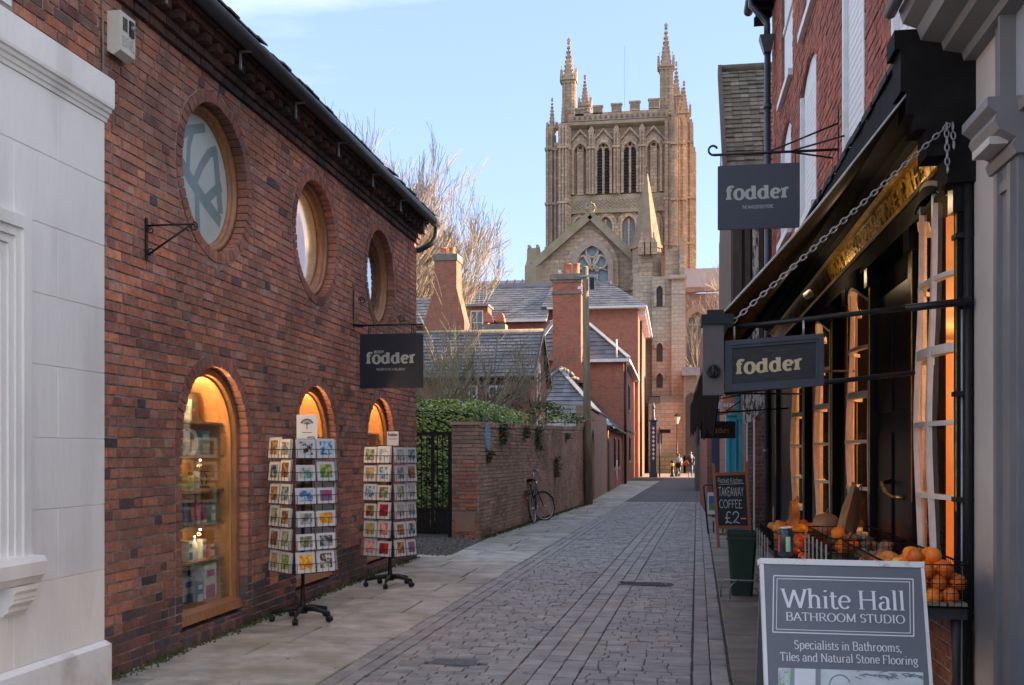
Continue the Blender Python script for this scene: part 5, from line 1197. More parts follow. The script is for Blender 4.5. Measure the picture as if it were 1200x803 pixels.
UU = (c1-c0).normalized(); WW = Vector((0,0,1)); NN = Vector((0,-1,0)); wd = (c1-c0).length; hh = c0.z-c3.z
SGW = M('rubbed_black_board', (.010,.011,.014), (.032,.035,.04), 14, .6, stretch=(1,1,5), bump=.3, lo=.45, hi=.8)
o = c3
def ob(u0,u1,w0,w1,d0,d1,mb): mb.obox(o+UU*(u0+u1)/2+WW*(w0+w1)/2+NN*(d0+d1)/2, UU*(u1-u0)/2, WW*(w1-w0)/2, NN*(d1-d0)/2)
mb = MB(); ob(.02,wd-.02,.02,hh-.02,-.02,.0,mb); mb.build('board', SGW, sg_)
FRM = M('blue_black_frame', (.014,.018,.026), (.024,.028,.036), 9, .4)
for i, (a, b, c_, d_) in enumerate(((0,wd,0,.025),(0,wd,hh-.025,hh),(0,.025,.025,hh-.025),(wd-.025,wd,.025,hh-.025))):
    mb = MB(); ob(a,b,c_,d_,-.03,.018,mb); mb.build('frame_rail', FRM, sg_)
    g0, g1_ = (.025,.010) ; mb = MB()
    if i < 2: cc_ = .025 if i == 0 else hh-.04; ob(.025,wd-.025,cc_,cc_+.015,-.01,.008,mb)
    else: cc_ = .025 if i == 2 else wd-.04; ob(cc_,cc_+.015,.04,hh-.04,-.01,.008,mb)
    mb.build('frame_bead', FRM, sg_)
fodder(o+UU*wd*.115+WW*hh*.34+NN*.001, UU, WW, NN, wd*.69, M('old_gold_letters', (.50,.40,.24), (.40,.31,.18), 9, .5), sg_)
for uu in (wd*.1, wd*.80):
    mb = MB(); pp = o+UU*uu+WW*hh; mb.tube([pp, pp+V(0,0,.075)], .006, 5); mb.build('hanger', GALV, sg_)
# square sign high up with its scrolled bracket
YH = 9.85; c0, c1, c2_, c3 = [aY(*p, YH) for p in ((841,195),(937,195),(937,270),(841,270))]
SG2 = M('faded_slate_sign', (.040,.044,.060), (.034,.037,.052), 3, .45)
t = thing('wall_bracket', 'black iron bracket with curled tip carrying the square sign high on the right', 'bracket', (XR, YH, 4.5))
zb = aY(900, 179, YH).z; xe = aY(836, 179, YH).x
MB().tube([(XR,YH,zb),(xe,YH,zb)], .013, 6).build('arm', BLACKM, t)
MB().tube(scroll((xe,YH,zb+.05),.05,-pi/2,-.7,(1,0,0),(0,0,1),12,.7), .011, 6).build('scroll', BLACKM, t)
MB().tube([(XR-.01,YH,aY(962,158,YH).z+.1),(c1.x-.3,YH,zb)], .009, 6).build('stay', BLACKM, t)
for k in (-1,1): MB().tube([(XR-.01,YH+.35*k,zb+.02),(c1.x-.1,YH,zb)], .009, 6).build('stay', BLACKM, t)
MB().bar((XR-.012,YH,zb-.65),(XR-.012,YH,zb+.40), .03, .012, up=(1,0,0)).build('back_plate', BLACKM, t)
s2 = hang_sign(YH, c0.x, c1.x, c3.z, c0.z, 'square slate blue sign reading fodder THE WHOLEFOOD STORE high on the right', SG2)
W_ = c1.x-c0.x; H_ = c0.z-c3.z
fodder((c0.x+W_*.10, YH-.012, c3.z+H_*.465), (1,0,0), (0,0,1), (0,-1,0), W_*.79, CRL, s2)
text('THE WHOLEFOOD STORE', (c0.x+W_*.30, YH-.012, c3.z+H_*.315), (1,0,0), (0,0,1), (0,-1,0), W_*.055, CRL, s2, wv=.13, wh=.12, serif=0, fit=W_*.38)
for xx in (c0.x+W_*.04, c0.x+W_*.95): MB().tube([(xx,YH,c0.z),(xx,YH,zb)], .006, 5).build('hook', BLACKM, s2)
# farther dark sign
YF = 14.0; c0, c1, c2_, c3 = [aY(*p, YF) for p in ((821,494),(862,491),(864,511),(821,514))]
s3 = hang_sign(YF, c0.x, c1.x, c3.z, c0.z, 'small black sign with dim gold fodder lettering under the far end of the blind', BLACKW)
fodder((c0.x+(c1.x-c0.x)*.14, YF-.012, c3.z+(c0.z-c3.z)*.32), (1,0,0), (0,0,1), (0,-1,0), (c1.x-c0.x)*.72, M('dim_gold_letters', (.40,.24,.08), (.3,.17,.05), 9, .5), s3)
t = thing('sign_bar', 'thin black bar holding the small far sign out from the shop', 'bar', (XR-.6, YF, c0.z+.1))
MB().tube([(XR,YF,c1.z+.14),(c0.x-.1,YF,c0.z+.10)], .012, 6).build('bar', BLACKM, t)
# spotlight under the blind
sp = aX(948, 345, XR-.30); t = thing('spotlight', 'small pale spotlight fixed under the blind lighting the gilt fascia', 'lamp', sp)
mb = MB(); d_ = Vector((.6,-.3,.35)).normalized(); mb.lathe([(.02,-.05),(.035,-.04),(.04,.03)], sp, 12, ax=d_.to_track_quat('Z','Y').to_matrix()); mb.build('lamp_housing', WHITEW, t)
for (yy, e) in ((sp.y, .5), (6.9, .5)):
    ld = bpy.data.lights.new('fascia_light', 'POINT'); ld.energy = e; ld.color = (1,.72,.40); ld.shadow_soft_size = .05
    lo = bpy.data.objects.new('fascia_light', ld); COL.objects.link(lo); lo.parent = t; lo.location = Vector((XR-.42, yy, 3.22))-sp
# black pipes on the near edge of the front
t = thing('pipe_pair', 'two black painted pipes with brackets at the near edge of the black shopfront', 'pipe', (XR-.06, 5.55, 0))
for yy, r_, xx in ((5.60,.017,.065),(5.535,.021,.03)):
    mb = MB(); mb.tube([(XR-xx,yy,0),(XR-xx,yy,3.2)], r_, 10); mb.build('pipe', BLACKM, t)
mb = MB(); mb.tube([(XR-.05,5.57,.0),(XR-.05,5.57,2.35)], .006, 8); mb.build('thin_pipe', M('pale_grey_pipe',(.35,.35,.37),(.28,.28,.30),9,.5), t)
for z in (.75,1.9,2.72,1.35): mb = MB(); mb.box(XR-.09,XR-.001,5.53,5.62,z,z+.025); mb.build('bracket', BLACKM, t)

# ------------------------------------------------------------------ pale strip and grey shopfront at the right edge
STR = M('pale_pinkish_render', (.50,.47,.46), (.43,.40,.395), 2, .7, bump=.25, bsc=40)
GREYP = M('grey_painted_timber', (.19,.19,.205), (.165,.165,.18), 3, .5, bump=.05)
gs = thing('grey_shopfront', 'grey painted shopfront with moulded capital, pale rendered pier and deep cornice', 'shopfront', (XR+.5, 3.6, 0))
mb = MB(); mb.box(XR+.0,XR+.4,5.14,5.54,-.02,3.62); mb.build('rendered_pier', STR, gs)
mb = MB(); mb.box(XR+.4,XR+.5,2.0,5.14,-.02,3.62); mb.build('backing_wall', STR, gs)
mb = MB(); mb.box(XR-.03,XR+.4,4.76,5.06,-.02,2.92); mb.box(XR-.055,XR-.03,4.79,4.84,.2,2.9); mb.box(XR-.055,XR-.03,4.98,5.03,.2,2.9); mb.box(XR-.045,XR-.03,4.84,4.98,2.80,2.85); mb.build('pilaster', GREYP, gs)
mb = MB(); mb.box(XR+.02,XR+.4,5.06,5.139,-.02,3.1); mb.box(XR+.1,XR+.4,2.0,4.76,-.02,3.1); mb.build('side_panel', GREYP, gs)
rmold2 = lambda prof, u0, u1, name, mat: molding(prof, u0, u1, name, mat, gs, wl=rw)
rmold2([(-.3,2.92),(.05,2.92),(.065,2.96),(.05,2.99),(.12,3.03),(.14,3.07),(.13,3.10),(.17,3.13),(.17,3.17),(-.3,3.17)], 4.72, 5.12, 'capital', GREYP)
mb = MB(); mb.box(XR-.14,XR-.06,4.80,5.06,2.985,3.02); mb.build('capital_bead', STR, gs)
mb = MB(); mb.box(XR+.02,XR+.06,2.0,4.96,3.17,3.62); mb.build('fascia_board', M('pale_grey_fascia', (.30,.33,.38), (.26,.29,.34), 2, .5), gs)
rmold2([(-.3,3.1),(.04,3.1),(.05,3.14),(.02,3.17),(-.3,3.17)], 2.0, 4.72, 'architrave', GREYP)
mb = MB(); mb.box(XR-.02,XR+.04,4.97,5.12,3.17,3.62); mb.box(XR-.05,XR+.02,4.95,4.98,3.2,3.62); mb.build('fascia_end', GREYP, gs)
mb = MB(); mb.box(XR+3.0,XR+3.1,2.0,Y0R,0,3.9); mb.box(XR+.5,XR+3,2.0,2.1,0,3.9); mb.build('rear_wall', HBY, gs)
rmold2([(-.3,3.62),(.06,3.62),(.07,3.66),(.16,3.68),(.17,3.72),(.27,3.74),(.29,3.80),(.36,3.83),(.38,3.90),(-.3,3.95)], 2.0, 5.50, 'cornice', GREYP)
mb = MB(); mb.tube([(XR-.42,2.0,3.90),(XR-.42,5.52,3.90)], .035, 8); mb.build('gutter', M('grey_gutter', (.20,.20,.22), (.14,.14,.15), 8, .5), gs)
mb = MB(); mb.box(XR+.1,XR+3,2.0,5.54,3.90,3.98); mb.build('lead_roof', LEAD, gs)
# ------------------------------------------------------------------ the board in the foreground
BG = M('grey_blue_board', (.135,.14,.165), (.118,.123,.145), 3, .4); WHT = M('white_vinyl', (.72,.72,.74), (.68,.68,.70), 9, .5)
ab = thing('advertising_board', 'grey folding pavement board reading White Hall BATHROOM STUDIO with white edges', 'pavement sign', (.68, 4.2, 0))
TL = aY(895, 661, 4.17); TRt = aY(1079, 665.5, 4.22); UB = (TRt-TL); BW = UB.length; UB.normalize()
lean = radians(13); NBf = Vector((UB.y, -UB.x, 0)).normalized()
WB = (Vector((0,0,1))*cos(lean) - NBf*sin(lean)).normalized()    # up the face, leaning back
NB = UB.cross(WB).normalized()
if NB.y > 0: NB = -NB
BH = TL.z/cos(lean)-.02
def bp_(px, py, d=0):
    # position on the face, measured from the photo
    return TL + UB*((px-895-(py-661)*.055)*BW/184.2) - WB*((py-661)*BW/184.2*.985) + NB*d
OB = TL - WB*BH
mb = MB(); mb.obox(TL+UB*BW/2-WB*(BH/2+.0)-NB*.01, UB*BW/2, WB*BH/2, NB*.009); fp = mb.build('front_panel', BG, ab)
for s_ in (-1, 1):
    c_ = TL+UB*(BW/2+s_*(BW/2+.007))-WB*BH/2-NB*.012; mb = MB(); mb.obox(c_, UB*.0065, WB*(BH/2+.0), NB*.014); mb.build('edge_strip', WHITEW, ab)
mb = MB(); mb.obox(TL+UB*BW/2+WB*.012-NB*.03, UB*(BW/2+.014), WB*.0115, NB*.035); mb.build('top_strip', M('scuffed_white_edge', (.68,.68,.66), (.30,.28,.25), 18, .6, lo=.55, hi=.75), ab)
bkW = (Vector((0,0,1))*cos(lean) + NBf*sin(lean)).normalized()
mb = MB(); mb.obox(TL+UB*BW/2-bkW*BH/2-NBf*.075, UB*BW/2, bkW*BH/2, NBf*.008); mb.build('back_panel', BG, ab)
def fline(p, q, w_, mb, z=.0006): 
    d = (q-p).normalized(); s_ = d.cross(NB)*w_/2; mb.add([p+s_+NB*z, p-s_+NB*z, q-s_+NB*z, q+s_+NB*z], [(0,1,2,3)])
mb = MB()
for i_, (xa, ya, xb, yb_) in enumerate(((907,675,1070,743),(911,678.5,1066,739.5))):
    cs_ = [bp_(xa,ya), bp_(xb,ya), bp_(xb,yb_), bp_(xa,yb_)]
    for k in range(4): fline(cs_[k], cs_[(k+1)%4], .0042 if i_ == 0 else .0028, mb, .0006+.0003*k)
mb.build('border_line', WHT, fp)
def btext(s, xa, xb, base, xh, **kw):
    p, q = bp_(xa, base), bp_(xb, base); return text(s, p, UB, WB, NB, xh*BW/184.2/.7, WHT, fp, fit=(q-p).length, **kw)
btext('White Hall', 917, 1061, 713, 22, wv=.11, wh=.045, serif=.05, st=.022)
btext('BATHROOM STUDIO', 922, 1060, 728.5, 9.5, wv=.11, wh=.05, serif=.05, st=.03)
btext('Specialists in Bathrooms,', 932, 1056, 762, 9.8, wv=.105, wh=.055, serif=.04, st=.03)
btext('Tiles and Natural Stone Flooring', 916, 1074, 776.5, 9.6, wv=.105, wh=.055, serif=.04, st=.03)
# the printed picture: a pale bathroom view with a plant
def quad_(xa, ya, xb, yb_, mat, name, z): 
    mb = MB(); mb.add([bp_(xa,yb_,z), bp_(xb,yb_,z), bp_(xb,ya,z), bp_(xa,ya,z)], [(0,1,2,3)]); return mb.build(name, mat, fp)
PH = M('printed_photo', (.55,.60,.62), (.40,.42,.42), 9, .4)
quad_(914, 785, 1080, 880, PH, 'printed_photo', .0006)
quad_(930, 785, 960, 880, M('printed_white', (.66,.68,.70), (.60,.62,.64), 9, .4), 'printed_wall', .0010); quad_(928, 785, 933, 880, M('printed_blue_grey', (.20,.26,.32), (.26,.30,.36), 9, .4), 'printed_pipe', .0014); quad_(957, 785, 963, 880, M('printed_dark_grey', (.16,.18,.20), (.22,.24,.26), 9, .4), 'printed_pipe', .0014)
mb = MB(); rg = random.Random(6)
for k in range(46):
    px, py = rg.uniform(914,931), rg.uniform(788,805); s_ = rg.uniform(1,2.6); a = rg.uniform(0,6); mb.add([bp_(px-s_*cos(a),py-s_*sin(a),.0016+k*.00002), bp_(px+s_*.4*sin(a),py-s_*.4*cos(a),.0016+k*.00002), bp_(px+s_*cos(a),py+s_*sin(a),.0016+k*.00002)], [(0,1,2)])
mb.build('printed_plant', M('printed_green', (.10,.26,.08), (.25,.40,.15), 60, .4), fp)
mb = MB()
for k in range(40):
    px, py = rg.uniform(1000,1078), rg.uniform(786,790)+rg.uniform(0,3); l = rg.uniform(4,12); fline(bp_(px,py), bp_(min(px+l,1079),py+rg.uniform(-2,4)), .003, mb, .0016+k*.00003)
for k in range(9):
    a = pi+k*pi/10; fline(bp_(985+12*cos(a),803+12*sin(a)), bp_(985+12*cos(a+pi/10),803+12*sin(a+pi/10)), .004, mb, .002+k*.00003)
mb.build('printed_twigs', M('printed_dark', (.10,.11,.12), (.20,.21,.22), 60, .4), fp)
# can on the board
cp = aY(921, 659.5, 4.22); cp = Vector((cp.x, cp.y+.01, TL.z+.028))
t = thing('drinks_can', 'opened dark drinks can with green and red marks on top of the grey board', 'can', cp)
CANM = M('dark_can_paint', (.02,.025,.03), (.05,.055,.06), 12, .25, metal=.4); ALU = M('bare_aluminium', (.75,.75,.76), (.6,.6,.62), 30, .3, metal=.9)
mb = MB(); mb.lathe([(.024,0),(.031,.008),(.031,.10),(.026,.112)], cp, 20); mb.build('can_body', CANM, t)
mb = MB(); mb.lathe([(.026,.112),(.027,.116),(.024,.117),(.022,.112),(0.001,.112)], cp, 20); mb.box(cp.x-.006,cp.x+.012,cp.y-.008,cp.y+.008,cp.z+.1125,cp.z+.116); mb.build('lid', ALU, t)
def curved(a0, a1, z0, z1, r_, mat, name):
    mb = MB(); vs = []
    for k in range(7): a = radians(a0+(a1-a0)*k/6); vs += [cp+V(r_*cos(a), r_*sin(a), z0), cp+V(r_*cos(a), r_*sin(a), z1)]
    mb.add(vs, [(2*k,2*k+2,2*k+3,2*k+1) for k in range(6)]); mb.build(name, mat, t)
curved(-95, -60, .02, .08, .0315, cm('can_green', (.18,.40,.10), (.35,.5,.3)), 'green_mark'); curved(-170, -140, .015, .085, .0315, cm('can_red', (.40,.03,.04)), 'red_mark')

# ------------------------------------------------------------------ wire baskets of fruit on their stands
WIRE = M('black_wire', (.008,.008,.008), (.014,.014,.014), 20, .7, spec=.1)
PLANK = M('grey_plank', (.30,.24,.19), (.20,.16,.13), 4, .8, stretch=(1,6,1)); DKT = M('dark_trestle', (.02,.02,.024), (.03,.03,.034), 6, .6)
def basket(x0, x1, y0, y1, zr, dp, label, step=.032, stand=True, floor=True):
    t = thing('wire_basket', label, 'basket', ((x0+x1)/2, (y0+y1)/2, zr-dp)); z0 = zr-dp; ins = .015
    mb = MB(); mb.tube([(x0,y0,zr),(x1,y0,zr),(x1,y1,zr),(x0,y1,zr)], .005, 6, closed=True); mb.tube([(x0,y0,zr-dp*.45),(x1,y0,zr-dp*.45),(x1,y1,zr-dp*.45),(x0,y1,zr-dp*.45)], .0035, 5, closed=True); mb.tube([(x0,y0,z0),(x1,y0,z0),(x1,y1,z0),(x0,y1,z0)], .005, 6, closed=True); mb.build('rim', WIRE, t)
    mb = MB(); nx, ny, nz__ = int((x1-x0)/step), int((y1-y0)/step), int(dp/step)
    for i in range(nx+1):
        x = x0+(x1-x0)*i/nx
        for yy in (y0, y1): mb.tube([(x,yy,z0),(x,yy,zr)], .0017, 4)
        mb.tube([(x,y0,z0),(x,y1,z0)], .0017, 4)
    for i in range(ny+1):
        yy = y0+(y1-y0)*i/ny
        for x in (x0, x1): mb.tube([(x,yy,z0),(x,yy,zr)], .0017, 4)
    for k in range(1, nz__):
        z = z0+dp*k/nz__; mb.tube([(x0,y0,z),(x1,y0,z),(x1,y1,z),(x0,y1,z)], .0015, 4, closed=True)
    mb.build('mesh', WIRE, t)
    if floor:
        for k in range(4):
            xa = x0+(x1-x0)*k/4+.004; mb = MB(); mb.box(xa, xa+(x1-x0)/4-.008, y0+.012, y1-.012, z0+.004, z0+.02); mb.build('slat', PLANK, t)
    if stand:
        s_ = thing('trestle_stand', label.replace('wire basket', 'trestle under the wire basket')[:90], 'stand', ((x0+x1)/2, (y0+y1)/2, 0))
        mb = MB(); mb.box(x0+.01,x1-.0,y0+.03,y1-.03,z0-.06,z0-.008); mb.build('table_top', DKT, s_)
        for xx in (x0+.03, x1-.04):
            for yy in (y0+.07, y1-.07): mb = MB(); mb.lathe([(.016,0),(.02,.03),(.013,.08),(.02,.2),(.014,.3),(.024,.45),(.016,.55),(.024,z0-.06)], (xx,yy,0), 10); mb.build('leg', DKT, s_)
        mb = MB(); mb.bar((x0+.03,y0+.07,.3),(x0+.03,y1-.07,.3),.02); mb.build('stretcher', DKT, s_)
    return t
FR = {}
def fruit(kind, c, r, label, group, mat, sc=(1,1,1), stalk=True, wob=.06):
    key = kind
    if key in FR:
        o = FR[key][0].copy(); COL.objects.link(o); st = FR[key][1]
        o.parent = None
    else:
        o = MB().ball((0,0,0), 1.0, 14, 9, sc=sc, wob=wob, seed=len(FR)*3.1).build(kind, mat, None, origin=(0,0,0)); st = None
        if stalk: st = MB().lathe([(.05,.0),(.07,.04),(.03,.07)], (0,0,.93*sc[2]), 7).build('stalk', cm('green_stalk', (.12,.16,.05)), o, origin=(0,0,0)); st.location = (0,0,0)
        FR[key] = (o, st)
        first = True
    o.location = c; o.scale = (r, r, r); o.rotation_euler = (R.uniform(-.6,.6), R.uniform(-.6,.6), R.uniform(0,6.28)); o['label'] = label; o['category'] = kind.replace('_', ' '); o['group'] = group
    if FR[key][0] != o and st is not None:
        s2_ = st.copy(); COL.objects.link(s2_); s2_.parent = o; s2_.location = (0,0,0)
    return o
ORM = M('orange_peel', (.80,.23,.02), (.70,.13,.008), 5, .42, bump=.5, bsc=220, rnd=.22); 
basket(1.00, 1.36, 5.0, 6.3, 1.08, .20, 'near wire basket of oranges, lemons and nuts by the pale pier')
rg = random.Random(14)
# heap of oranges at the near end
lay_ = []
for lv, (nx, ny, z) in enumerate(((4,5,.925),(4,5,.985),(4,4,1.045),(2,2,1.10))):
    for i in range(nx):
        for j in range(ny):
            x = 1.045+.083*i+(.04 if lv % 2 else 0)+rg.uniform(-.006,.006); y_ = 5.06+.083*j+(.04 if lv % 2 else 0)+rg.uniform(-.008,.008)
            if lv == 3: x = 1.16+.082*i; y_ = 5.18+.083*j
            if lv == 2: x -= .015; y_ += .03
            if x < 1.34: fruit('orange', (x, y_, z+rg.uniform(-.006,.006)), .041*rg.uniform(.94,1.06), 'orange in the heap at the near end of the wire basket', 'heap of oranges', ORM)
YFM = M('yellow_peel', (.75,.55,.04), (.65,.48,.03), 6, .45, bump=.2); AP = M('red_apple_skin', (.45,.05,.04), (.65,.35,.06), 9, .35); NUT = M('chestnut_shell', (.10,.045,.025), (.20,.10,.055), 12, .45); POT = M('earthy_skin', (.28,.20,.13), (.18,.12,.075), 12, .8, bump=.3)
q = aZ(1050, 655, 1.10); fruit('lemon', (q.x, q.y, 1.06), .037, 'bright yellow lemon beside the oranges', 'lemons', YFM, (1,1,1.2))
q = aZ(1080, 651, 1.10); fruit('lemon', (q.x, q.y, 1.075), .036, 'orange-yellow lemon lying against the back of the orange heap', 'lemons', YFM, (1,1,1.2))
for k in range(14):
    fruit('apple', (1.04+.085*(k%4)+rg.uniform(-.01,.01), 5.52+.075*(k//4), 1.0+.03*(k%2)+rg.uniform(0,.03)), .037, 'red apple between the oranges and the nuts', 'red apples', AP, (1,1,.9))
for k in range(70):
    fruit('chestnut', (rg.uniform(1.03,1.33), rg.uniform(5.85,6.25), .93+rg.uniform(0,.09)), rg.uniform(.016,.024), 'chestnut in the far half of the near basket', 'loose chestnuts', NUT, (1,.85,.8), False)
for k in range(6): 
    fruit('potato', (1.03+.055*k, 5.83+rg.uniform(-.03,.03), 1.03+rg.uniform(-.02,.02)), .034, 'pale earthy potato across the middle of the near basket', 'potatoes', POT, (1.3,.9,.8), False, .25)
# middle basket
basket(.95, 1.38, 6.42, 7.5, 1.08, .20, 'middle wire basket holding squashes and a brown paper bag')
SQM = M('squash_skin', (.45,.24,.13), (.36,.17,.08), 7, .5, bump=.1)
def pumpkin(p, r, label, mat, lobes=9, flat=.75, name='squash'):
    t = thing(name, label, 'squash', p); mb = MB(); p = Vector(p); vs = []; fs = []; m_, n = 10, 36
    for i in range(m_+1):
        a = pi*i/m_
        for k in range(n):
            b = 2*pi*k/n; rr_ = r*(sin(a)**.8)*(1+.09*abs(cos(lobes*b/2))-.05); vs.append(p+V(rr_*cos(b), rr_*sin(b), r*flat*(1+cos(a))*.5*2*.5+r*flat*.5*(cos(a))))
    for i in range(m_):
        for k in range(n): fs.append((i*n+k,(i+1)*n+k,(i+1)*n+(k+1)%n,i*n+(k+1)%n))
    mb.add(vs, fs, 0, 0, True); mb.build('fruit', mat, t); zt = max(v.z for v in vs)
    MB().tube([p+V(0,0,zt-p.z-.01), p+V(.01,0,zt-p.z+.02), p+V(.02,.005,zt-p.z+.035)], [.012,.008,.01], 7).build('stalk', POT, t); return t
q = aZ(968, 610, 1.10); pumpkin((q.x, q.y, 1.02), .10, 'knobbly tan squash standing above the middle basket', SQM, 7, .9)
fruit('orange', (aZ(971,618,1.12).x+.02, aZ(971,618,1.12).y-.25, 1.10), .042, 'single mandarin beside the tan squash in the middle basket', 'single mandarin', ORM)
for k in range(14): fruit('potato', (rg.uniform(.99,1.35), rg.uniform(6.42,7.3), 1.0+rg.uniform(0,.06)), .04, 'brown earthy potato in the middle basket', 'potatoes in the middle basket', POT, (1.3,.9,.8), False, .25)
pumpkin((1.06, 6.50, 1.0), .075, 'small orange squash low at the near end of the middle basket', ORM, 9, .7)
KRAFT = M('brown_kraft_paper', (.42,.24,.12), (.33,.18,.085), 5, .8, bump=.4, bsc=14)
def paper_bag(px, py, x, w_, h, label, yaw, tilt, lean_=0):
    c_ = aX(px, py, x); t = thing('paper_bag', label, 'paper bag', c_); rot = Matrix.Rotation(yaw,3,'Z') @ Matrix.Rotation(tilt,3,'Y') @ Matrix.Rotation(lean_,3,'X')
    mb = MB(); prof = [(-.5,.42),(-.40,.5),(0,.48),(.3,.42),(.46,.40),(.5,.5)]; n = 4; vs = []; d_ = .18*w_; g1_ = MB()
    rgx = random.Random(int(px)); lay = []
    for zf, wf in prof:
        lay.append([(-wf*w_, -d_*(.5-zf*.6)), (0, -d_*(.7-zf*.9)), (wf*w_, -d_*(.5-zf*.6)), (wf*w_*1.02, 0), (wf*w_, d_*(.5-zf*.6)), (0, d_*(.7-zf*.9)), (-wf*w_, d_*(.5-zf*.6)), (-wf*w_*1.02, 0)])
    for (zf, wf), ring_ in zip(prof, lay):
        for x_, y_ in ring_: vs.append(c_+rot @ V(x_+rgx.uniform(-1,1)*.012, y_+rgx.uniform(-1,1)*.012, zf*h))
    fs = [(i*8+k,i*8+(k+1)%8,(i+1)*8+(k+1)%8,(i+1)*8+k) for i in range(len(prof)-1) for k in range(8)]+[tuple(range(8))]
    mb.add(vs, fs); mb.build('bag_body', KRAFT, t)
    mb = MB(); a = c_+rot @ V(-.2*w_,-.02,.47*h); b = c_+rot @ V(.2*w_,-.02,.47*h); mb.tube([a, (a+b)/2+V(0,-.03,.05), b], .005, 5); mb.build('handle', KRAFT, t)
paper_bag(997, 603, 1.15, .21, .37, 'large brown paper carrier bag hung askew over the middle basket', radians(62), radians(28), .1)
paper_bag(931, 604, 1.02, .13, .30, 'smaller folded brown paper bag standing behind the far basket', radians(50), radians(-18), .2)
# far basket
basket(.84, 1.30, 8.9, 10.3, .93, .16, 'far wire basket of peaches and mangoes nearest the brick pier')
PCH = M('peach_skin', (.80,.34,.06), (.72,.16,.05), 6, .5); MNG = M('mango_skin', (.78,.36,.03), (.70,.25,.03), 5, .45)
for k in range(22):
    xx, yy = .90+.085*(k % 5), 9.0+.20*(k//5); fruit('peach', (xx+rg.uniform(-.01,.01), yy, .87+rg.uniform(0,.05)+.05*(k % 2)), .045, 'red and yellow peach in the far basket', 'peaches', PCH)
for k in range(8): fruit('mango', (.9+.08*(k%4), 8.96+.1*(k//4), .95+rg.uniform(-.02,.02)), .05, 'orange-yellow mango at the near end of the far basket', 'mangoes', MNG, (1.2,.9,.8))
basket(.93, 1.38, 7.62, 8.6, .82, .2, 'low wire basket heaped with red squashes and tomatoes')
TOM = M('tomato_skin', (.62,.05,.02), (.75,.12,.02), 4, .3); RSQ = M('red_squash_skin', (.55,.09,.03), (.62,.16,.04), 5, .4); DRS = M('dark_red_squash_skin', (.22,.03,.02), (.30,.05,.03), 5, .4)
for k in range(26): fruit('tomato', (.97+.085*(k % 5)+rg.uniform(-.01,.01), 7.75+.13*(k//5), .80+rg.uniform(0,.04)+(.10 if 1 < k//5 < 5 else 0)), .046, 'ripe tomato in the low basket', 'tomatoes', TOM, (1,1,.85))
pumpkin((.99, 7.52, .79), .085, 'large striped red squash on the edge of the low basket', RSQ); pumpkin((1.0, 7.50, .66), .075, 'dark red squash under the striped red one', DRS)
pumpkin((1.12, 7.62, .80), .08, 'orange red squash right of the striped one', TOM)
# shallow box of pale stakes hung on the outside (white price strips)
t = thing('slatted_crate', 'crate of upright white slats hung on the side of the middle basket', 'crate', (.90, 6.6, .75))
for k in range(6): mb = MB(); mb.box(.922,.930,6.46+k*.2,6.485+k*.2,.80,1.04); mb.build('slat', M('dull_white_slat',(.42,.42,.40),(.3,.3,.28),12,.7), t)
mb = MB(); mb.box(.931,.945,6.42,7.6,.80,.815); mb.box(.931,.945,6.42,7.6,.98,.995); mb.build('rail', DKT, t)
t = thing('slatted_crate', 'crate of upright white slats beside the far peach basket', 'crate', (.80, 9.6, .6))
for k in range(5): mb = MB(); mb.box(.792,.80,8.95+k*.28,8.975+k*.28,.55,.88); mb.build('slat', MC['dull_white_slat'], t)
mb = MB(); mb.box(.80,.82,8.9,10.2,.55,.565); mb.box(.80,.82,8.9,10.2,.82,.85); mb.build('rail', DKT, t)
# hanging bracket below the near basket
t = thing('shelf_bracket', 'black iron bracket on the dark red brickwork under the near basket', 'bracket', (XR-.1,5.7,.6))
MB().bar((XR,5.7,.72),(XR-.35,5.75,.74),.02).build('arm', BLACKM, t); MB().bar((XR-.005,5.7,.35),(XR-.005,5.7,.74),.02).build('back_plate', BLACKM, t)

# ------------------------------------------------------------------ green bin and hoop
gb0 = aZ(870, 699); bx, by = gb0.x, gb0.y+.14
GRNP = M('dark_green_plastic', (.012,.040,.028), (.018,.052,.036), 5, .45, bump=.1, bsc=90)
t = thing('green_bin', 'dark green square tapered bin standing on the right pavement', 'bin', (bx, by, 0))
w0, w1, hz = .115, .168, .725
mb = MB(); vs = []
for z, hw in ((0,w0),(.05,w0+.005),(hz-.03,w1-.006),(hz-.03,w1+.006),(hz,w1+.006),(hz,w1-.012),(.06,w0-.008)): 
    ch = .03; vs += [(bx-hw+ch,by-hw,z),(bx+hw-ch,by-hw,z),(bx+hw,by-hw+ch,z),(bx+hw,by+hw-ch,z),(bx+hw-ch,by+hw,z),(bx-hw+ch,by+hw,z),(bx-hw,by+hw-ch,z),(bx-hw,by-hw+ch,z)]
mb.add(vs, [(i*8+k,i*8+(k+1)%8,(i+1)*8+(k+1)%8,(i+1)*8+k) for i in range(6) for k in range(8)]+[tuple(range(7,-1,-1)), tuple(48+k for k in range(8))]); mb.build('bin_body', GRNP, t)
mb = MB(); mb.box(bx-w1-.01,bx+w1+.01,by-w1-.012,by-w1+.0,hz-.09,hz-.06); mb.build('rim_band', GRNP, t)
t = thing('metal_hoop', 'low bent galvanised hoop in front of the green bin', 'hoop', (bx, by-.3, 0))
GS = M('galvanised_steel', (.34,.35,.36), (.24,.25,.26), 12, .45, metal=.6); zh = .19
MB().tube([(bx-.24,by-.20,0),(bx-.24,by-.20,zh-.05),(bx-.20,by-.22,zh),(bx+.22,by-.24,zh),(bx+.27,by-.22,zh-.05),(bx+.27,by-.22,0)], .009, 8).build('front_tube', GS, t)
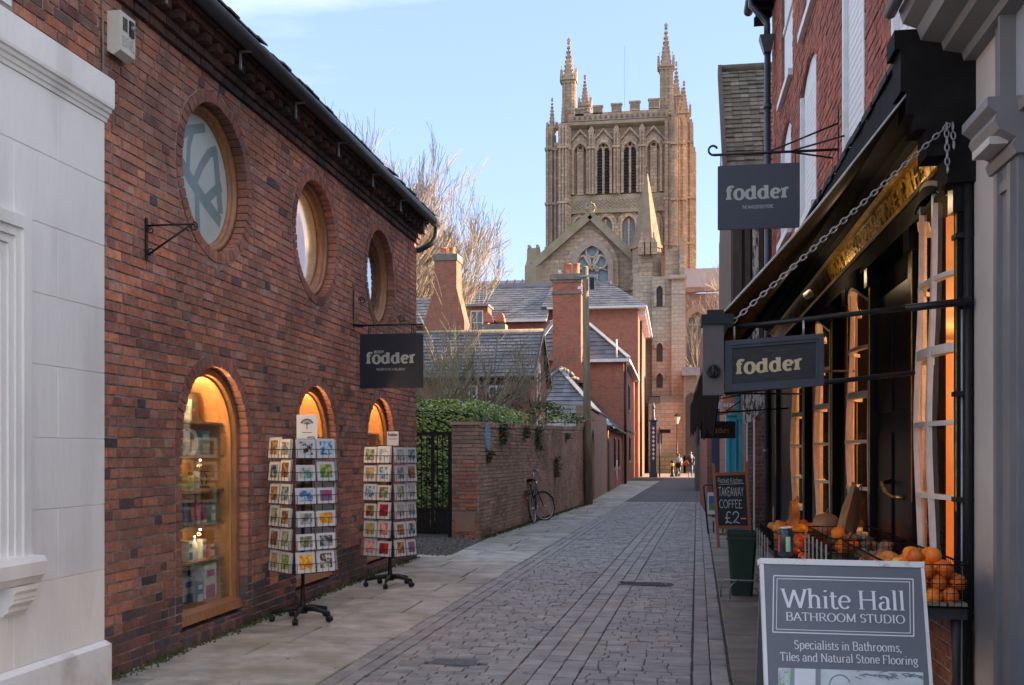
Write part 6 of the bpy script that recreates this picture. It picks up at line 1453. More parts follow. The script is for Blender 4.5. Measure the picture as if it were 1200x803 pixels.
MB().tube([(bx-.15,by-.36,0),(bx-.15,by-.36,zh-.06),(bx-.11,by-.34,zh-.02),(bx-.05,by-.23,zh)], .008, 8).build('side_tube', GS, t)
# ------------------------------------------------------------------ chalk board
kf = aZ(840, 634); Yk = 17.7
TER = M('orange_brown_wood', (.42,.15,.06), (.32,.11,.045), 6, .55, stretch=(6,6,1)); CHB = M('chalkboard', (.018,.022,.028), (.035,.04,.046), 5, .75); CHK = M('chalk', (.70,.70,.68), (.45,.45,.44), 60, .9, lo=.45, hi=.7)
cb = thing('chalkboard', 'wood framed A-board chalked TAKEAWAY COFFEE standing on the right pavement', 'chalkboard', (kf.x+.35, Yk, 0))
A0, A1 = aY(834.5, 543, Yk+.16), aY(875.5, 541, Yk+.16); Bt0, Bt1 = aZ(841, 634), aZ(881.5, 634.5)
Bt1.y = Bt0.y = Yk; Bt0.z = Bt1.z = 0; Bt1.x = aY(881, 634, Yk).x; Bt0.x = aY(841, 634, Yk).x
def kp(u, v, d=0): # u across, v up
    a = Bt0.lerp(Bt1, u); b = A0.lerp(A1, u); n_ = Vector((0,-1,.12)).normalized(); return a.lerp(b, v)+n_*d
for u in (.03, .97): mb = MB(); mb.bar(kp(u,0), kp(u,1), .05, .028, up=(0,1,0)); mb.build('stile', TER, cb)
for v in (.235, .865): mb = MB(); mb.bar(kp(.06,v), kp(.94,v), .028, .055, up=(0,0,1)); mb.build('rail', TER, cb)
mb = MB(); mb.add([kp(.07,.25,-.004),kp(.93,.25,-.004),kp(.93,.86,-.004),kp(.07,.86,-.004)], [(0,1,2,3)]); 
b_ = len(mb.v); mb.add([kp(.07,.25,-.012),kp(.93,.25,-.012),kp(.93,.86,-.012),kp(.07,.86,-.012)], [(3,2,1,0)]); mb.build('writing_panel', CHB, cb)
for u in (.05, .95): mb = MB(); mb.bar(kp(u,.96)+V(0,.03,0), Bt0.lerp(Bt1,u)+V(0,.34,0), .035, .022, up=(0,1,0)); mb.build('rear_leg', TER, cb)
mb = MB(); mb.bar(Bt0+V(0.02,.30,.2), Bt1+V(-.02,.30,.2), .022, .04); mb.build('rear_rail', TER, cb)
Uk = (Bt1-Bt0).normalized(); Wk = (A0-Bt0).normalized(); Nk = Vector((0,-1,.1)).normalized(); bw_ = (Bt1-Bt0).length; bh_ = (A0-Bt0).length
def ctext(s, u0, u1, v, h, **kw): return text(s, kp(u0,v), Uk, Wk, Nk, h*bh_/.7, CHK, cb, wv=kw.pop('t',.075), wh=kw.pop('t2',.07), serif=0, fit=(u1-u0)*bw_, lift=.002, jit=.015, slant=.06, **kw)
ctext('Rocket Kitchen', .12, .86, .765, .055); ctext('TAKEAWAY', .13, .87, .605, .105, t=.085); ctext('COFFEE', .12, .80, .465, .095, t=.085); ctext('\u00a32-', .24, .90, .285, .135, t=.07)
mb = MB(); mb.bar(kp(.15,.742,.003), kp(.88,.745,.003), .008, .001, up=Nk); mb.build('chalk_underline', CHK, cb)
# small metal poster board beyond
t = thing('poster_board', 'small tubular black poster stand behind the chalkboard showing a blue and green picture', 'poster stand', aZ(836, 628))
p0 = aZ(829, 626); Yp = p0.y+.1; c_ = [aY(*p, Yp) for p in ((830,626),(824.5,570),(836,569),(848,625))]
mb = MB(); mb.tube([c_[0], c_[1], c_[1]+V(.04,0,.03), c_[2]+V(.25,0,.02), c_[2]+V(.30,0,-.03), c_[3]+V(.22,0,0)], .016, 8); mb.build('tube_frame', BLACKM, t)
a = aY(829,577,Yp); b = aY(851,603,Yp); mb = MB(); mb.box(a.x,b.x,Yp-.012,Yp-.002,b.z,a.z); mb.build('poster', CARD, t); mb = MB(); mb.box(a.x+.03,b.x-.03,Yp-.015,Yp-.0125,b.z+.22,a.z-.07); mb.build('printed_sky', BLU, t); mb = MB(); mb.box(a.x+.03,b.x-.03,Yp-.015,Yp-.0125,b.z+.08,b.z+.22); mb.build('printed_field', GRN, t)
mb = MB(); mb.tube([c_[0]+V(.1,0,.25), c_[0]+V(.12,.4,0)], .014, 6); mb.tube([c_[3]+V(0,0,.25), c_[3]+V(0,.4,0)], .014, 6); mb.build('rear_leg', BLACKM, t)

# ------------------------------------------------------------------ bicycle leaning on the garden wall
bt = thing('bicycle', 'black upright bicycle with pale swept handlebars leaning on the garden wall', 'bicycle', aZ(628, 614))
RWp = aZ(626, 613.5); D = Vector((.065,1,0)).normalized(); LN = Vector((-.16,0,1)).normalized()       # wheel plane direction and its upright
RWc = Vector((RWp.x, RWp.y, 0))+LN*.345; FWc = RWc + D*1.08
def wheel(c_, d_, up, name='wheel'):
    ax = d_.cross(up).normalized(); mb = MB(); n = 32
    mb.tube([c_+d_*.335*cos(2*pi*k/n)+up*.335*sin(2*pi*k/n) for k in range(n)], .019, 6, closed=True); wh_ = mb.build(name, M('tyre_rubber', (.018,.018,.018), (.03,.03,.03), 9, .7), bt)
    mb = MB(); mb.tube([c_+d_*.312*cos(2*pi*k/n)+up*.312*sin(2*pi*k/n) for k in range(n)], .008, 5, closed=True); mb.tube([c_-ax*.05,c_+ax*.05], .02, 8); mb.build('rim', ALU, wh_)
    mb = MB()
    for k in range(16): a = 2*pi*k/16; mb.tube([c_+ax*.02*(-1)**k, c_+d_*.31*cos(a)+up*.31*sin(a)], .0013, 3, caps=False)
    mb.build('spokes', ALU, wh_)
    mb = MB(); mb.tube([c_+d_*.365*cos(a)+up*.365*sin(a) for a in [radians(20+150*k/12) for k in range(13)]], .012, 5); mb.build('mudguard', BLACKM, bt)
wheel(RWc, D, LN); st_ = radians(-38); D2 = Vector((D.x*cos(st_)-D.y*sin(st_), D.x*sin(st_)+D.y*cos(st_), 0)); UP2 = Vector((-.10,0,1)).normalized()
FWc2 = Vector((FWc.x+.10, FWc.y, 0)) + UP2*.345; wheel(FWc2, D2, UP2)
BB = RWc+D*.44-LN*.05; ST = RWc+D*.26+LN*.56; HD = FWc-D*.22+LN*.55; HT = HD-D*.04+LN*.10
for nm, p, q, r_ in (('seat_tube',BB,ST,.016),('down_tube',BB,HD-LN*.05,.018),('top_tube',RWc+D*.32+LN*.30,HD,.016),('seat_stay',RWc,ST-LN*.08,.010),('chain_stay',RWc,BB,.011),('head_tube',HD-LN*.12,HT,.02)): MB().tube([p,q], r_, 8).build(nm, BLACKM, bt)
MB().tube([HD-LN*.1, FWc2], .014, 8).build('fork', BLACKM, bt)
MB().tube([HT, HT+LN*.17-D*.03], .012, 8).build('stem', ALU, bt)
HB_ = HT+LN*.19-D*.02; ax2 = D2.cross(LN).normalized()
MB().tube([HB_-ax2*.30-D2*.16-LN*.0, HB_-ax2*.27-D2*.05+LN*.01, HB_-ax2*.14+D2*.05+LN*.01, HB_, HB_+ax2*.14+D2*.05+LN*.01, HB_+ax2*.27-D2*.05+LN*.01, HB_+ax2*.30-D2*.16], .012, 7).build('handlebar', ALU, bt)
for s_ in (-1,1): MB().tube([HB_+ax2*.30*s_-D2*.16, HB_+ax2*.31*s_-D2*.27], .018, 7).build('grip', BLACKM, bt)
MB().obox(ST+LN*.08, D*.13, D.cross(LN)*.075, LN*.028).obox(ST+LN*.10-D*.06, D*.07, D.cross(LN)*.10, LN*.02).build('saddle', BLACKW, bt)
MB().tube([ST, ST+LN*.07], .011, 6).build('seat_post', ALU, bt)
MB().obox(RWc+LN*.41-D*.02, D*.19, D.cross(LN)*.07, LN*.008).build('rack', BLACKM, bt)
MB().ball(RWc-D*.36+LN*.25, .03, 8, 5).build('rear_light', TOM, bt); MB().ball(HD+D*.08+LN*.02, .04, 8, 6).build('headlight', ALU, bt)
mb = MB(); n = 20; axc = D.cross(LN); mb.tube([BB+axc*.05+D*.09*cos(2*pi*k/n)+LN*.09*sin(2*pi*k/n) for k in range(n)], .006, 4, closed=True); mb.bar(BB+axc*.06, BB+axc*.06+D*.08-LN*.15, .016, .012); mb.bar(BB-axc*.06, BB-axc*.06-D*.08+LN*.15, .016, .012); mb.obox(BB+axc*.10+D*.08-LN*.15, D*.04, axc*.04, LN*.01); mb.build('crank', ALU, bt)
mb = MB(); mb.tube([RWc+D*.05-axc*.06, RWc+D*.18-axc*.16-LN*.32], .009, 6); mb.build('kickstand', BLACKM, bt)
# ------------------------------------------------------------------ gate, hedge, garden wall
gt = thing('iron_gate', 'tall black iron bar gate with solid foot panels between the shop and the garden pier', 'gate', (-4.9, 18.95, 0)); gy = 18.98; GX0, GX1, GZ = -6.2, -4.22, 2.02
mb = MB(); mb.box(GX1-.06,GX1,gy-.03,gy+.03,0,GZ); mb.box(GX0,GX0+.05,gy-.03,gy+.03,0,GZ); mb.box(GX0+.05,GX1-.06,gy-.02,gy+.02,GZ-.06,GZ); mb.box(GX0+.05,GX1-.06,gy-.02,gy+.02,.52,.56); mb.box(GX0+.05,GX1-.06,gy-.02,gy+.02,1.28,1.31); mb.box(-4.62,-4.56,gy-.025,gy+.025,.05,GZ-.06); mb.build('gate_frame', BLACKM, gt)
x = GX0+.13
while x < GX1-.1:
    if abs(x+4.59) > .05: MB().box(x-.009,x+.009,gy-.009,gy+.009,.56,GZ-.06).build('bar', BLACKM, gt)
    x += .105
for a, b in ((GX0+.06,-4.64),(-4.54,GX1-.07)): MB().box(a,b,gy-.006,gy+.006,.08,.52).build('foot_panel', BLACKM, gt)
gw = thing('garden_wall', 'long weathered brick garden wall with mossy coping stretching along the left pavement', 'wall', (-3.3, 26, 0)); rg = random.Random(303)
PA = Vector((-3.65,18.8,0)); PB = Vector((-2.80,32.6,0)); DW = (PB-PA).normalized(); NW = Vector((DW.y,-DW.x,0)); LW = (PB-PA).length
zt = lambda u: 2.20+.0*u+(.26*u/LW)
gwl = Wall(PA, DW, NW); pwl = Wall((-4.17,18.8,0), (1,0,0), (0,-1,0))
mb = MB(); v = [gwl.p(0,0),gwl.p(LW,0),gwl.p(LW,zt(LW)),gwl.p(0,zt(0))]; mb.prism([gwl.p(.0,0,-.004),gwl.p(LW,0,-.004),gwl.p(LW,zt(LW)-.1,-.004),gwl.p(.0,zt(0)-.1,-.004)], NW*-.3); mb.build('wall_core', MORTD, gw)
pcs = []
for sg, a, b in field(0, LW, 0, 2.4, [], rg, bond=(.225,.11,.225)):
    if b > zt(sg[1])-.10: continue
    q = [(sg[0],a),(sg[1],a),(sg[3],b),(sg[2],b)]; v, f = brick_piece(gwl, q, rg, .008, -.004, .006); pcs.append((v, f, OLDB))
fr_ = []
for sg, a, b in field(0, .52, 0, 2.15, [], rg, bond=(.225,.11)):
    red = (b < 1.5)
    v, f = brick_piece(pwl, [(sg[0],a),(sg[1],a),(sg[3],b),(sg[2],b)], rg, .008, -.004, .005); fr_.append((v, f, RED if red and rg.random() < .8 else OLDB))
for v, f, m_ in fr_: MB().add(v, f).build('brick', m_, gw)
lay_seen(pcs, gw, 120, 'brick')
mb = MB(); mb.box(-4.17,-3.66,18.81,19.15,0,2.15); mb.build('pier_core', MORTD, gw)
mb = MB(); mb.box(-4.10,-3.72,18.78,18.80,.12,.50); mb.build('patch_stone', M('pink_patch', (.34,.20,.14), (.27,.16,.12), 6, .8), gw)
u = 0; k = 0
while u < LW:     # coping bricks on edge
    l = .078; v, f = brick_piece(gwl, [(u,zt(u)-.10),(u+l-.01,zt(u)-.10),(u+l-.01,zt(u)+rg.uniform(-.006,.008)),(u,zt(u)+rg.uniform(-.006,.008))], rg, .02, -.3, .004); mb = MB().add(v, f+[(0,3,2,1)]); 
    if u < 9: mb.build('coping_brick', OLDB, gw)
    else:
        if k == 0: rest = MB(); k = 1
        rest.add(v, f, 0, rg.random()+.001)
    u += l
stuff(rest.build('coping_bricks_field', OLDB, gw))
mb = MB(); mb.box(-4.2,-3.62,18.76,19.2,2.15,2.21); mb.build('pier_cap', OLDB, gw)
# leaning creepers hanging over the wall
def tuft(p, w_, h, n, seed, d=.12, sz=.035, mb=None):
    rg = random.Random(seed); mb = mb or MB()
    for i in range(n):
        t = rg.random(); a = rg.gauss(0, .35)*w_*(1-.5*t); q = Vector(p)+DW*a+NW*abs(rg.gauss(0,.5))*d-V(0,0,t*h); n_ = Vector((rg.uniform(-1,1),rg.uniform(-1,1),rg.uniform(-.3,1))).normalized(); s1_ = n_.cross(V(0,0,1.01)).normalized(); s2_ = n_.cross(s1_); s_ = sz*rg.uniform(.6,1.3)
        mb.add([q-s1_*s_, q+s2_*s_*.5, q+s1_*s_, q-s2_*s_*.5], [(0,1,2,3)], 0, rg.random()+.001)
    return mb
IVY = M('dark_ivy_leaf', (.045,.055,.022), (.085,.10,.035), 30, .6, rnd=.5); LEAF = M('laurel_leaf', (.14,.21,.04), (.22,.31,.06), 40, .45, rnd=.45); LEAFT = M('sun_toned_hedge_leaf', (.24,.31,.06), (.33,.40,.09), 40, .5, rnd=.35)  # hedge top gets a lighter leaf copy, sunlight put into the colour
labs = ['dark creeper hanging over the garden wall right of the blue plaque','dark creeper tuft hanging over the wall left of the bicycle','long dark creeper strand just above the bicycle saddle','dark weed growing from a hole in the wall above the bicycle handlebars','small weed clump under the blue plaque','dark creeper clump hanging near the wooden pole']
for k, (px, py, Yg, w_, h, n) in enumerate(((591,497,20.6,.42,.42,420),(620,499,22.9,.35,.28,260),(634,499,24.3,.3,.6,380),(652,535,26.8,.25,.55,330),(564,528,19.4,.20,.22,140),(664,508,28.6,.5,.16,200))):
    p = aY(px, py, Yg); uu = (Yg-18.8)/DW.y; p = gwl.p(uu, p.z, .03); m_ = tuft(p, w_, h, n, 60+k); o_ = m_.build('creeper', IVY); tag(stuff(o_) if False else o_, labs[k], 'creeper', 'creepers on the garden wall'); o_['kind'] = 'stuff'
# blue plaque
pp = gwl.p(.62, 1.98, .02); t = thing('blue_plaque', 'small pale blue oval plaque on the garden wall beside the pier', 'plaque', pp)
BPL = M('pale_blue_enamel', (.22,.40,.60), (.18,.33,.52), 9, .35)
pts = [gwl.p(.62+.20*cos(2*pi*k/20), 1.93+.27*sin(2*pi*k/20), .012) for k in range(20)]; MB().prism(pts, NW*.02).build('plate', BPL, t)
mb = MB()
for k in range(5): mb.bar(gwl.p(.52,2.06-.07*k,.034), gwl.p(.72,2.06-.07*k,.034), .016, .002, up=NW)
mb.build('raised_lines', CARD, t)
# taller stretch with the arched doorway
tw = thing('doorway_wall', 'taller brick garden wall stretch with an arched opening beside the wooden pole', 'wall', (-2.78, 37, 0))
X2 = -2.76; t2 = Wall((X2,0,0),(0,1,0),(1,0,0))
loops = [[t2.p(32.6,-.05),t2.p(42.0,-.05),t2.p(42.0,3.12),t2.p(37.5,3.12),t2.p(37.5,3.02),t2.p(34.2,3.08),t2.p(34.2,2.9),t2.p(32.6,2.78)],[t2.p(34.3,-.04),t2.p(35.5,-.04),t2.p(35.5,1.7)]+[t2.p(34.9+.6*cos(radians(a)),1.9+.55*sin(radians(a))) for a in range(15,180,15)]+[t2.p(34.3,1.7)]]
MB().plate(loops, (-.35,0,0)).build('wall', GBY, tw)
MB().box(X2-.30,X2-.22,34.3,35.5,.0,2.5).build('door', M('dark_plank_door', (.05,.04,.03), (.03,.025,.02), 8, .7), tw)
MB().box(X2-.37,X2+.02,32.6,32.98,2.78,3.16).build('wall_pier', GBY, tw)
mb = MB(); mb.box(X2-.38,X2+.03,34.2,42.0,3.122,3.17); mb.build('coping', GBY, tw)
# hedge: many small leaves through the outer skin of the clipped block
HX0, HX1, HY0, HY1, HZ0 = -8.6, -4.05, 20.2, 28.2, 2.72
mbh = MB(); mbt = MB(); rg = random.Random(17)
def leafq(mb, q, n_, s_, rg):
    n_ = (Vector(n_)+Vector((rg.uniform(-.8,.8),rg.uniform(-.8,.8),rg.uniform(-.5,.9)))).normalized(); a = n_.cross(V(rg.random(),rg.random(),1)).normalized(); b = n_.cross(a)
    mb.add([q-a*s_, q+b*s_*.45, q+a*s_, q-b*s_*.45], [(0,1,2,3)], 0, rg.random()+.001)
for i in range(17000):
    dpt = abs(rg.gauss(0,.09)); wv_ = .05*mnoise.noise(V(rg.random()*3, 0, 0))
    r_ = rg.random()
    if r_ < .55: x, z = rg.uniform(HX0,HX1), rg.uniform(.05,HZ0)**1; bump_ = .10*mnoise.noise(V(x*1.5,z*1.7,0)); leafq(mbh, V(x, HY0+dpt+bump_, z), (0,-1,.2), .045, rg)
    elif r_ < .78: y, z = rg.uniform(HY0,HY1), rg.uniform(1.8,HZ0); bump_ = .12*mnoise.noise(V(y*1.3,z*1.7,5)); leafq(mbh, V(HX1-dpt+bump_, y, z+.02*(y-HY0)/8), (1,0,.2), .045, rg)
    else: x, y = rg.uniform(HX0,HX1), HY0+(rg.random()**1.6)*(HY1-HY0); bump_ = .02*mnoise.noise(V(x*1.3,y*1.7,9)); leafq(mbt, V(x, y, HZ0+.02*(y-HY0)/8-min(.08,dpt*.5)+bump_), (0,0,1), .045, rg)
hg = thing('hedge', 'clipped green laurel hedge behind the iron gate and the garden wall', 'hedge', (-6.3, 24, 0))
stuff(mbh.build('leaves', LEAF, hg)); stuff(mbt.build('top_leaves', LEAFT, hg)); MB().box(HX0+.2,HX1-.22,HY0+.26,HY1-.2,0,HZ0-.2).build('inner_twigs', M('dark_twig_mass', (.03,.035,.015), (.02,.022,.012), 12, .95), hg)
# garden shrubs
def shrub(px, py, Y, w_, h, n, lab, mat, sz=.07, nm='shrub'):
    c_ = aY(px, py, Y); rg = random.Random(int(px)); mb = MB(); t = thing(nm, lab, 'shrub', (c_.x, Y, 0))
    for i in range(n):
        a = rg.uniform(0,6.28); el = rg.uniform(-.2,1.3); r_ = (.55+.45*rg.random()); bmp = 1+.35*mnoise.noise(V(cos(a)*2,sin(a)*2,el*2))
        q = V(c_.x+cos(a)*cos(el)*w_*r_*bmp, Y+sin(a)*cos(el)*w_*r_*bmp, c_.z-h+max(-.6,sin(el))*h*r_*bmp); leafq(mb, q, (0,0,1), sz, rg)
    mb.build('foliage', mat, t); MB().tube([(c_.x,Y,0),(c_.x,Y,c_.z-h*.5)], [.05,.02], 6).build('stem', M('bark', (.16,.12,.09), (.10,.08,.06), 12, .9), t); return t
shrub(534, 454, 31, .7, .6, 1200, 'dark green conical shrub above the hedge left of the white arched window', LEAF, .06)
shrub(585, 459, 31.5, 1.3, .45, 1000, 'purplish brown bush above the hedge under the bare shrub', M('purple_leaf', (.08,.04,.045), (.12,.07,.06), 30, .7, rnd=.4), .06)
shrub(640, 470, 31.5, .7, .4, 500, 'light green plant beyond the wall at the end of the hedge', M('olive_leaf', (.13,.17,.05), (.18,.22,.08), 30, .6, rnd=.4), .07)
shrub(662, 484, 34, 1.0, .3, 600, 'low green plant over the wall before the slate hip', LEAF, .07)
shrub(676, 486, 31.5, .35, .22, 300, 'small yellow green tuft on the wall left of the pole', MC['olive_leaf'], .05)

# ------------------------------------------------------------------ bare trees and shrubs
def branches(mb, p, d, r_, l, depth, rg, up=.0, spread=.5, kmin=2, kmax=4, wig=.12, shrink=.72, rsh=.62, sides=4, tips=None, rmin=.004):
    pts = [p]; q = Vector(p); dd = Vector(d).normalized(); rr_ = [r_]; n = 4
    for i in range(n):
        dd = (dd+Vector((rg.uniform(-wig,wig),rg.uniform(-wig,wig),rg.uniform(-wig,wig)+up))).normalized(); q = q+dd*l/n; pts.append(q.copy()); rr_.append(max(rmin, r_*(1-.45*(i+1)/n)))
    mb.tube(pts, rr_, sides, sm=False, caps=False)
    if depth == 0: return
    for k in range(rg.randint(kmin,kmax)):
        i = rg.randint(1,n); a = rg.uniform(0,6.28); o_ = dd.cross(Vector((cos(a),sin(a),.3))).normalized(); nd = (dd+o_*spread*rg.uniform(.5,1.2)).normalized()
        branches(mb, pts[i], nd, max(rmin, rr_[i]*rsh), l*shrink*rg.uniform(.8,1.15), depth-1, rg, up, spread, kmin, kmax, wig, shrink, rsh, 3 if depth < 3 else sides, tips, rmin)
BARK = M('warm_grey_bark', (.34,.23,.15), (.22,.15,.10), 3, .9, bump=.3); TWIG = M('pale_twig', (.36,.30,.24), (.26,.215,.17), 3, .9)
def bare_tree(X, Y, H, seed, lab, spr=.42, n_main=9, reach=.3, r0=.42, base=.3):
    rg = random.Random(seed); t = thing('bare_tree', lab, 'tree', (X,Y,0)); mb = MB(); zb_ = H*base; mb.tube([(X,Y,0),(X+.1,Y,zb_*.5),(X,Y,zb_)], [r0,r0*.8,r0*.7], 10, sm=False); mb.build('trunk', BARK, t); cr = MB()
    for k in range(n_main):
        a = 6.28*k/n_main+rg.uniform(-.3,.3); d = Vector((cos(a)*reach*rg.uniform(.4,1.3), sin(a)*reach, 1)).normalized(); branches(cr, (X,Y,zb_*rg.uniform(.8,1.0)), d, r0*.34, H*.34, 5, rg, .07, spr, 3, 4, .13, .70, .60, 4, rmin=.013)
    o_ = cr.build('crown', TWIG, t); return t
tp = aY(470, 236, 62); bare_tree(aY(462,300,62).x, 62, (tp.z)*.97, 5, 'tall bare lime tree lit orange rising behind the brick shop roof', .34, 20, .30, .36)
bare_tree(aY(425,300,60).x, 60, tp.z*.98, 8, 'bare tree partly hidden behind the shop roof left of the tall lime', .32, 17, .24, .3)
bare_tree(aY(506,300,66).x, 66, aY(520,258,66).z, 12, 'bare spreading tree beside the twin red chimney pots', .42, 10, .30, .30)
rg = random.Random(33)
def bare_shrub(px, Y, ztop, n, lab, w_=1.0, seed=1):
    x = aY(px, 400, Y).x; rg = random.Random(seed); t = thing('bare_shrub', lab, 'shrub', (x,Y,0)); st = MB(); st.tube([(x,Y,0),(x+.05,Y,1.2),(x,Y,2.5)], [.10,.085,.075], 7); st.build('trunk', M('grey_green_bark', (.17,.15,.10), (.11,.10,.07), 9, .9), t); mb = MB()
    for k in range(n):
        a = 6.28*k/n; branches(mb, (x,Y,rg.uniform(1.9,2.5)), (cos(a)*w_,sin(a)*w_*.6,1), .035, (ztop-2.2)*.50, 3, rg, .02, .35, 2, 4, .10, .72, .6, 3, rmin=.006)
    mb.build('crown', M('olive_brown_twig', (.24,.19,.12), (.17,.14,.09), 5, .9), t)
bare_shrub(566, 29.5, 5.3, 20, 'bare spreading garden tree in front of the low slate roof', .95, 4)
bare_shrub(512, 29.0, 5.0, 13, 'smaller bare garden tree right of the hanging body shop sign', .7, 9)
bare_shrub(534, 33.0, 6.4, 7, 'thin upright bare sapling before the big brick chimney stack', .25, 14)
bare_shrub(622, 31.0, 5.0, 7, 'thin bare twiggy shrub beside the brick gable', .4, 19)

# ------------------------------------------------------------------ wooden pole
PY = 31.9; PX = aY(689.5, 588, PY).x
POLEW = M('mossy_grey_pole', (.21,.165,.11), (.11,.09,.06), 3, .9, stretch=(3,3,.4), big=.25, bigc=(.20,.22,.07), bump=.5)
t = thing('wooden_pole', 'tall mossy wooden service pole standing at the foot of the garden wall', 'pole', (PX,PY,0)); zt_ = aY(686, 314, PY).z
MB().tube([(PX,PY,0),(PX-.04,PY,3),(PX-.10,PY,zt_)], [.14,.12,.095], 12).build('shaft', POLEW, t)
MB().tube([(PX-.10,PY,zt_),(PX-.10,PY,zt_+.05)], [.10,.05], 12).build('pole_cap', MOSS, t)
zi = aY(690,336,PY).z; MB().box(PX-.32,PX-.2,PY-.15,PY-.03,zi-.1,zi+.0).build('white_box', WHITEW, t); MB().box(PX+.06,PX+.20,PY-.15,PY-.02,zi-.1,zi+.26).build('black_box', BLACKM, t); MB().bar((PX-.25,PY-.1,zi+.32),(PX+.22,PY-.1,zi+.32),.05).build('crossarm', GS, t)
mb = MB()
for tgt in ((-12,60,9.0),(-10,40,6.2),(1.5,30,6.4)):
    a = V(PX-.1,PY,zi+.35); b = Vector(tgt); mb.tube([a.lerp(b,k/10)-V(0,0,.35*sin(pi*k/10)) for k in range(11)], .007, 3)
mb.build('service_wire', BLACKM, t)

# ------------------------------------------------------------------ houses behind the garden wall
def roofplane(q, mat, parent, name='roof', th=.12, rows=None, colw=.3):
    """q: eave-left, eave-right, ridge-right, ridge-left; slates as overlapping courses"""
    q = [Vector(p) for p in q]; n_ = (q[1]-q[0]).cross(q[3]-q[0]).normalized()
    if n_.z < 0: n_ = -n_
    o_ = MB().prism(q, -n_*th).build(name, mat, parent)
    if rows:
        mb = MB(); rg = random.Random(len(COL.objects))
        for r_ in range(rows):
            a0, a1 = q[0].lerp(q[3], r_/rows), q[1].lerp(q[2], r_/rows); b0, b1 = q[0].lerp(q[3], (r_+1.12)/rows), q[1].lerp(q[2], (r_+1.12)/rows)
            n = max(1, int((a1-a0).length/colw)); off = .5*(r_ % 2)/n
            for k in range(n+1):
                s0, s1 = max(0, k/n-off), min(1, (k+.96)/n-off)
                if s1 <= s0: continue
                l_ = .035+rg.uniform(-.008,.012)
                mb.add([a0.lerp(a1,s0)+n_*l_, a0.lerp(a1,s1)+n_*l_, b0.lerp(b1,s1)+n_*.006, b0.lerp(b1,s0)+n_*.006, a0.lerp(a1,s0), a0.lerp(a1,s1)], [(0,1,2,3),(4,5,1,0)], 0, rg.random()+.001)
        stuff(mb.build('roof_slates', mat, o_))
    return o_
def winbox(parent, c0, c1, d, axis='Y', frame=WHITEW, bars=(1,1), name='window', wall_sill=None):
    """flat-fronted sash: c0, c1 opposite corners on the wall face; d outward sign"""
    mb = MB(); w_ = .07
    if axis == 'Y':
        x0, x1 = sorted((c0.x,c1.x)); z0, z1 = sorted((c0.z,c1.z)); y = c0.y
        B = lambda a,b,c_,e,m_,o0,o1: m_.box(a,b,min(y+d*o0,y+d*o1),max(y+d*o0,y+d*o1),c_,e)
    else:
        x0, x1 = sorted((c0.y,c1.y)); z0, z1 = sorted((c0.z,c1.z)); y = c0.x
        B = lambda a,b,c_,e,m_,o0,o1: m_.box(min(y+d*o0,y+d*o1),max(y+d*o0,y+d*o1),a,b,c_,e)
    B(x0,x1,z0,z0+w_,mb,.0,.05); B(x0,x1,z1-w_,z1,mb,.0,.05); B(x0,x0+w_,z0+w_,z1-w_,mb,.0,.05); B(x1-w_,x1,z0+w_,z1-w_,mb,.0,.05)
    for k in range(1, bars[0]+1): xm = x0+(x1-x0)*k/(bars[0]+1); B(xm-.02,xm+.02,z0+w_,z1-w_,mb,.004,.035)
    for k in range(1, bars[1]+1): zm = z0+(z1-z0)*k/(bars[1]+1); B(x0+w_,x1-w_,zm-.02,zm+.02,mb,.008,.04)
    wn = mb.build(name, frame, parent); mb = MB(); B(x0+w_,x1-w_,z0+w_,z1-w_,mb,.001,.004); mb.build('pane', DGL, wn)
    mb = MB(); B(x0-.08,x1+.08,z0-.12,z0-.003,mb,0,.09); mb.build('sill', STONEC, wn); return wn
def pots(parent_or_none, x, y, z, n, gap, r_, h, parent, mat):
    for k in range(n): xx = x+(k-(n-1)/2)*gap; MB().lathe([(r_*1.1,0),(r_*1.15,.06),(r_*.9,.12),(r_*.85,h-.08),(r_,h-.05),(r_,h),(r_*.7,h)], (xx,y,z), 12).build('chimney_pot', mat, parent)
POT_ = M('terracotta', (.50,.16,.08), (.40,.12,.07), 5, .8); LSTONE = M('lichened_stone', (.20,.18,.15), (.13,.12,.10), 5, .9)
WG = M('white_gutter', (.62,.62,.60), (.5,.5,.5), 5, .6)
# low garden house
E = thing('low_house', 'low brick house with grey slate roof and gable end behind the hedge', 'house', (-8, 36, 0)); xg = -4.85; eY0, eY1, em = 34.0, 38.6, 36.3; ez, rz = 4.33, 5.98; xl = -14
mb = MB(); mb.box(xl,xg,eY0,eY1,0,ez); mb.prism([V(xg,eY0,ez),V(xg,eY1,ez),V(xg,em,rz-.05)], (-.3,0,0)); mb.build('wall', farbrick('low_house_brick', (.33,.14,.09), (.26,.115,.08), (.20,.10,.08), (.26,.17,.13), .225, .075, 'XZ', (.26,.13,.10), .012, .5, .5), E)  # low house has its own mix of brick tones
mb = MB(); mb.prism([V(xg+.012,eY0+.02,0),V(xg+.012,eY1-.02,0),V(xg+.012,eY1-.02,ez),V(xg+.012,em,rz-.1),V(xg+.012,eY0+.02,ez)], (-.01,0,0)); mb.build('gable', HBY, E)
roofplane([V(xl,eY0-.25,ez-.12),V(xg+.15,eY0-.25,ez-.12),V(xg+.15,em,rz+.05),V(xl,em,rz+.05)], SLATE, E, rows=13, colw=.32)
roofplane([V(xg+.15,eY1+.25,ez-.12),V(xl,eY1+.25,ez-.12),V(xl,em,rz+.05),V(xg+.15,em,rz+.05)], SLATE, E)
mb = MB(); mb.tube([(xl,em,rz+.07),(xg+.17,em,rz+.07)], .09, 6); mb.build('ridge', LSTONE, E)
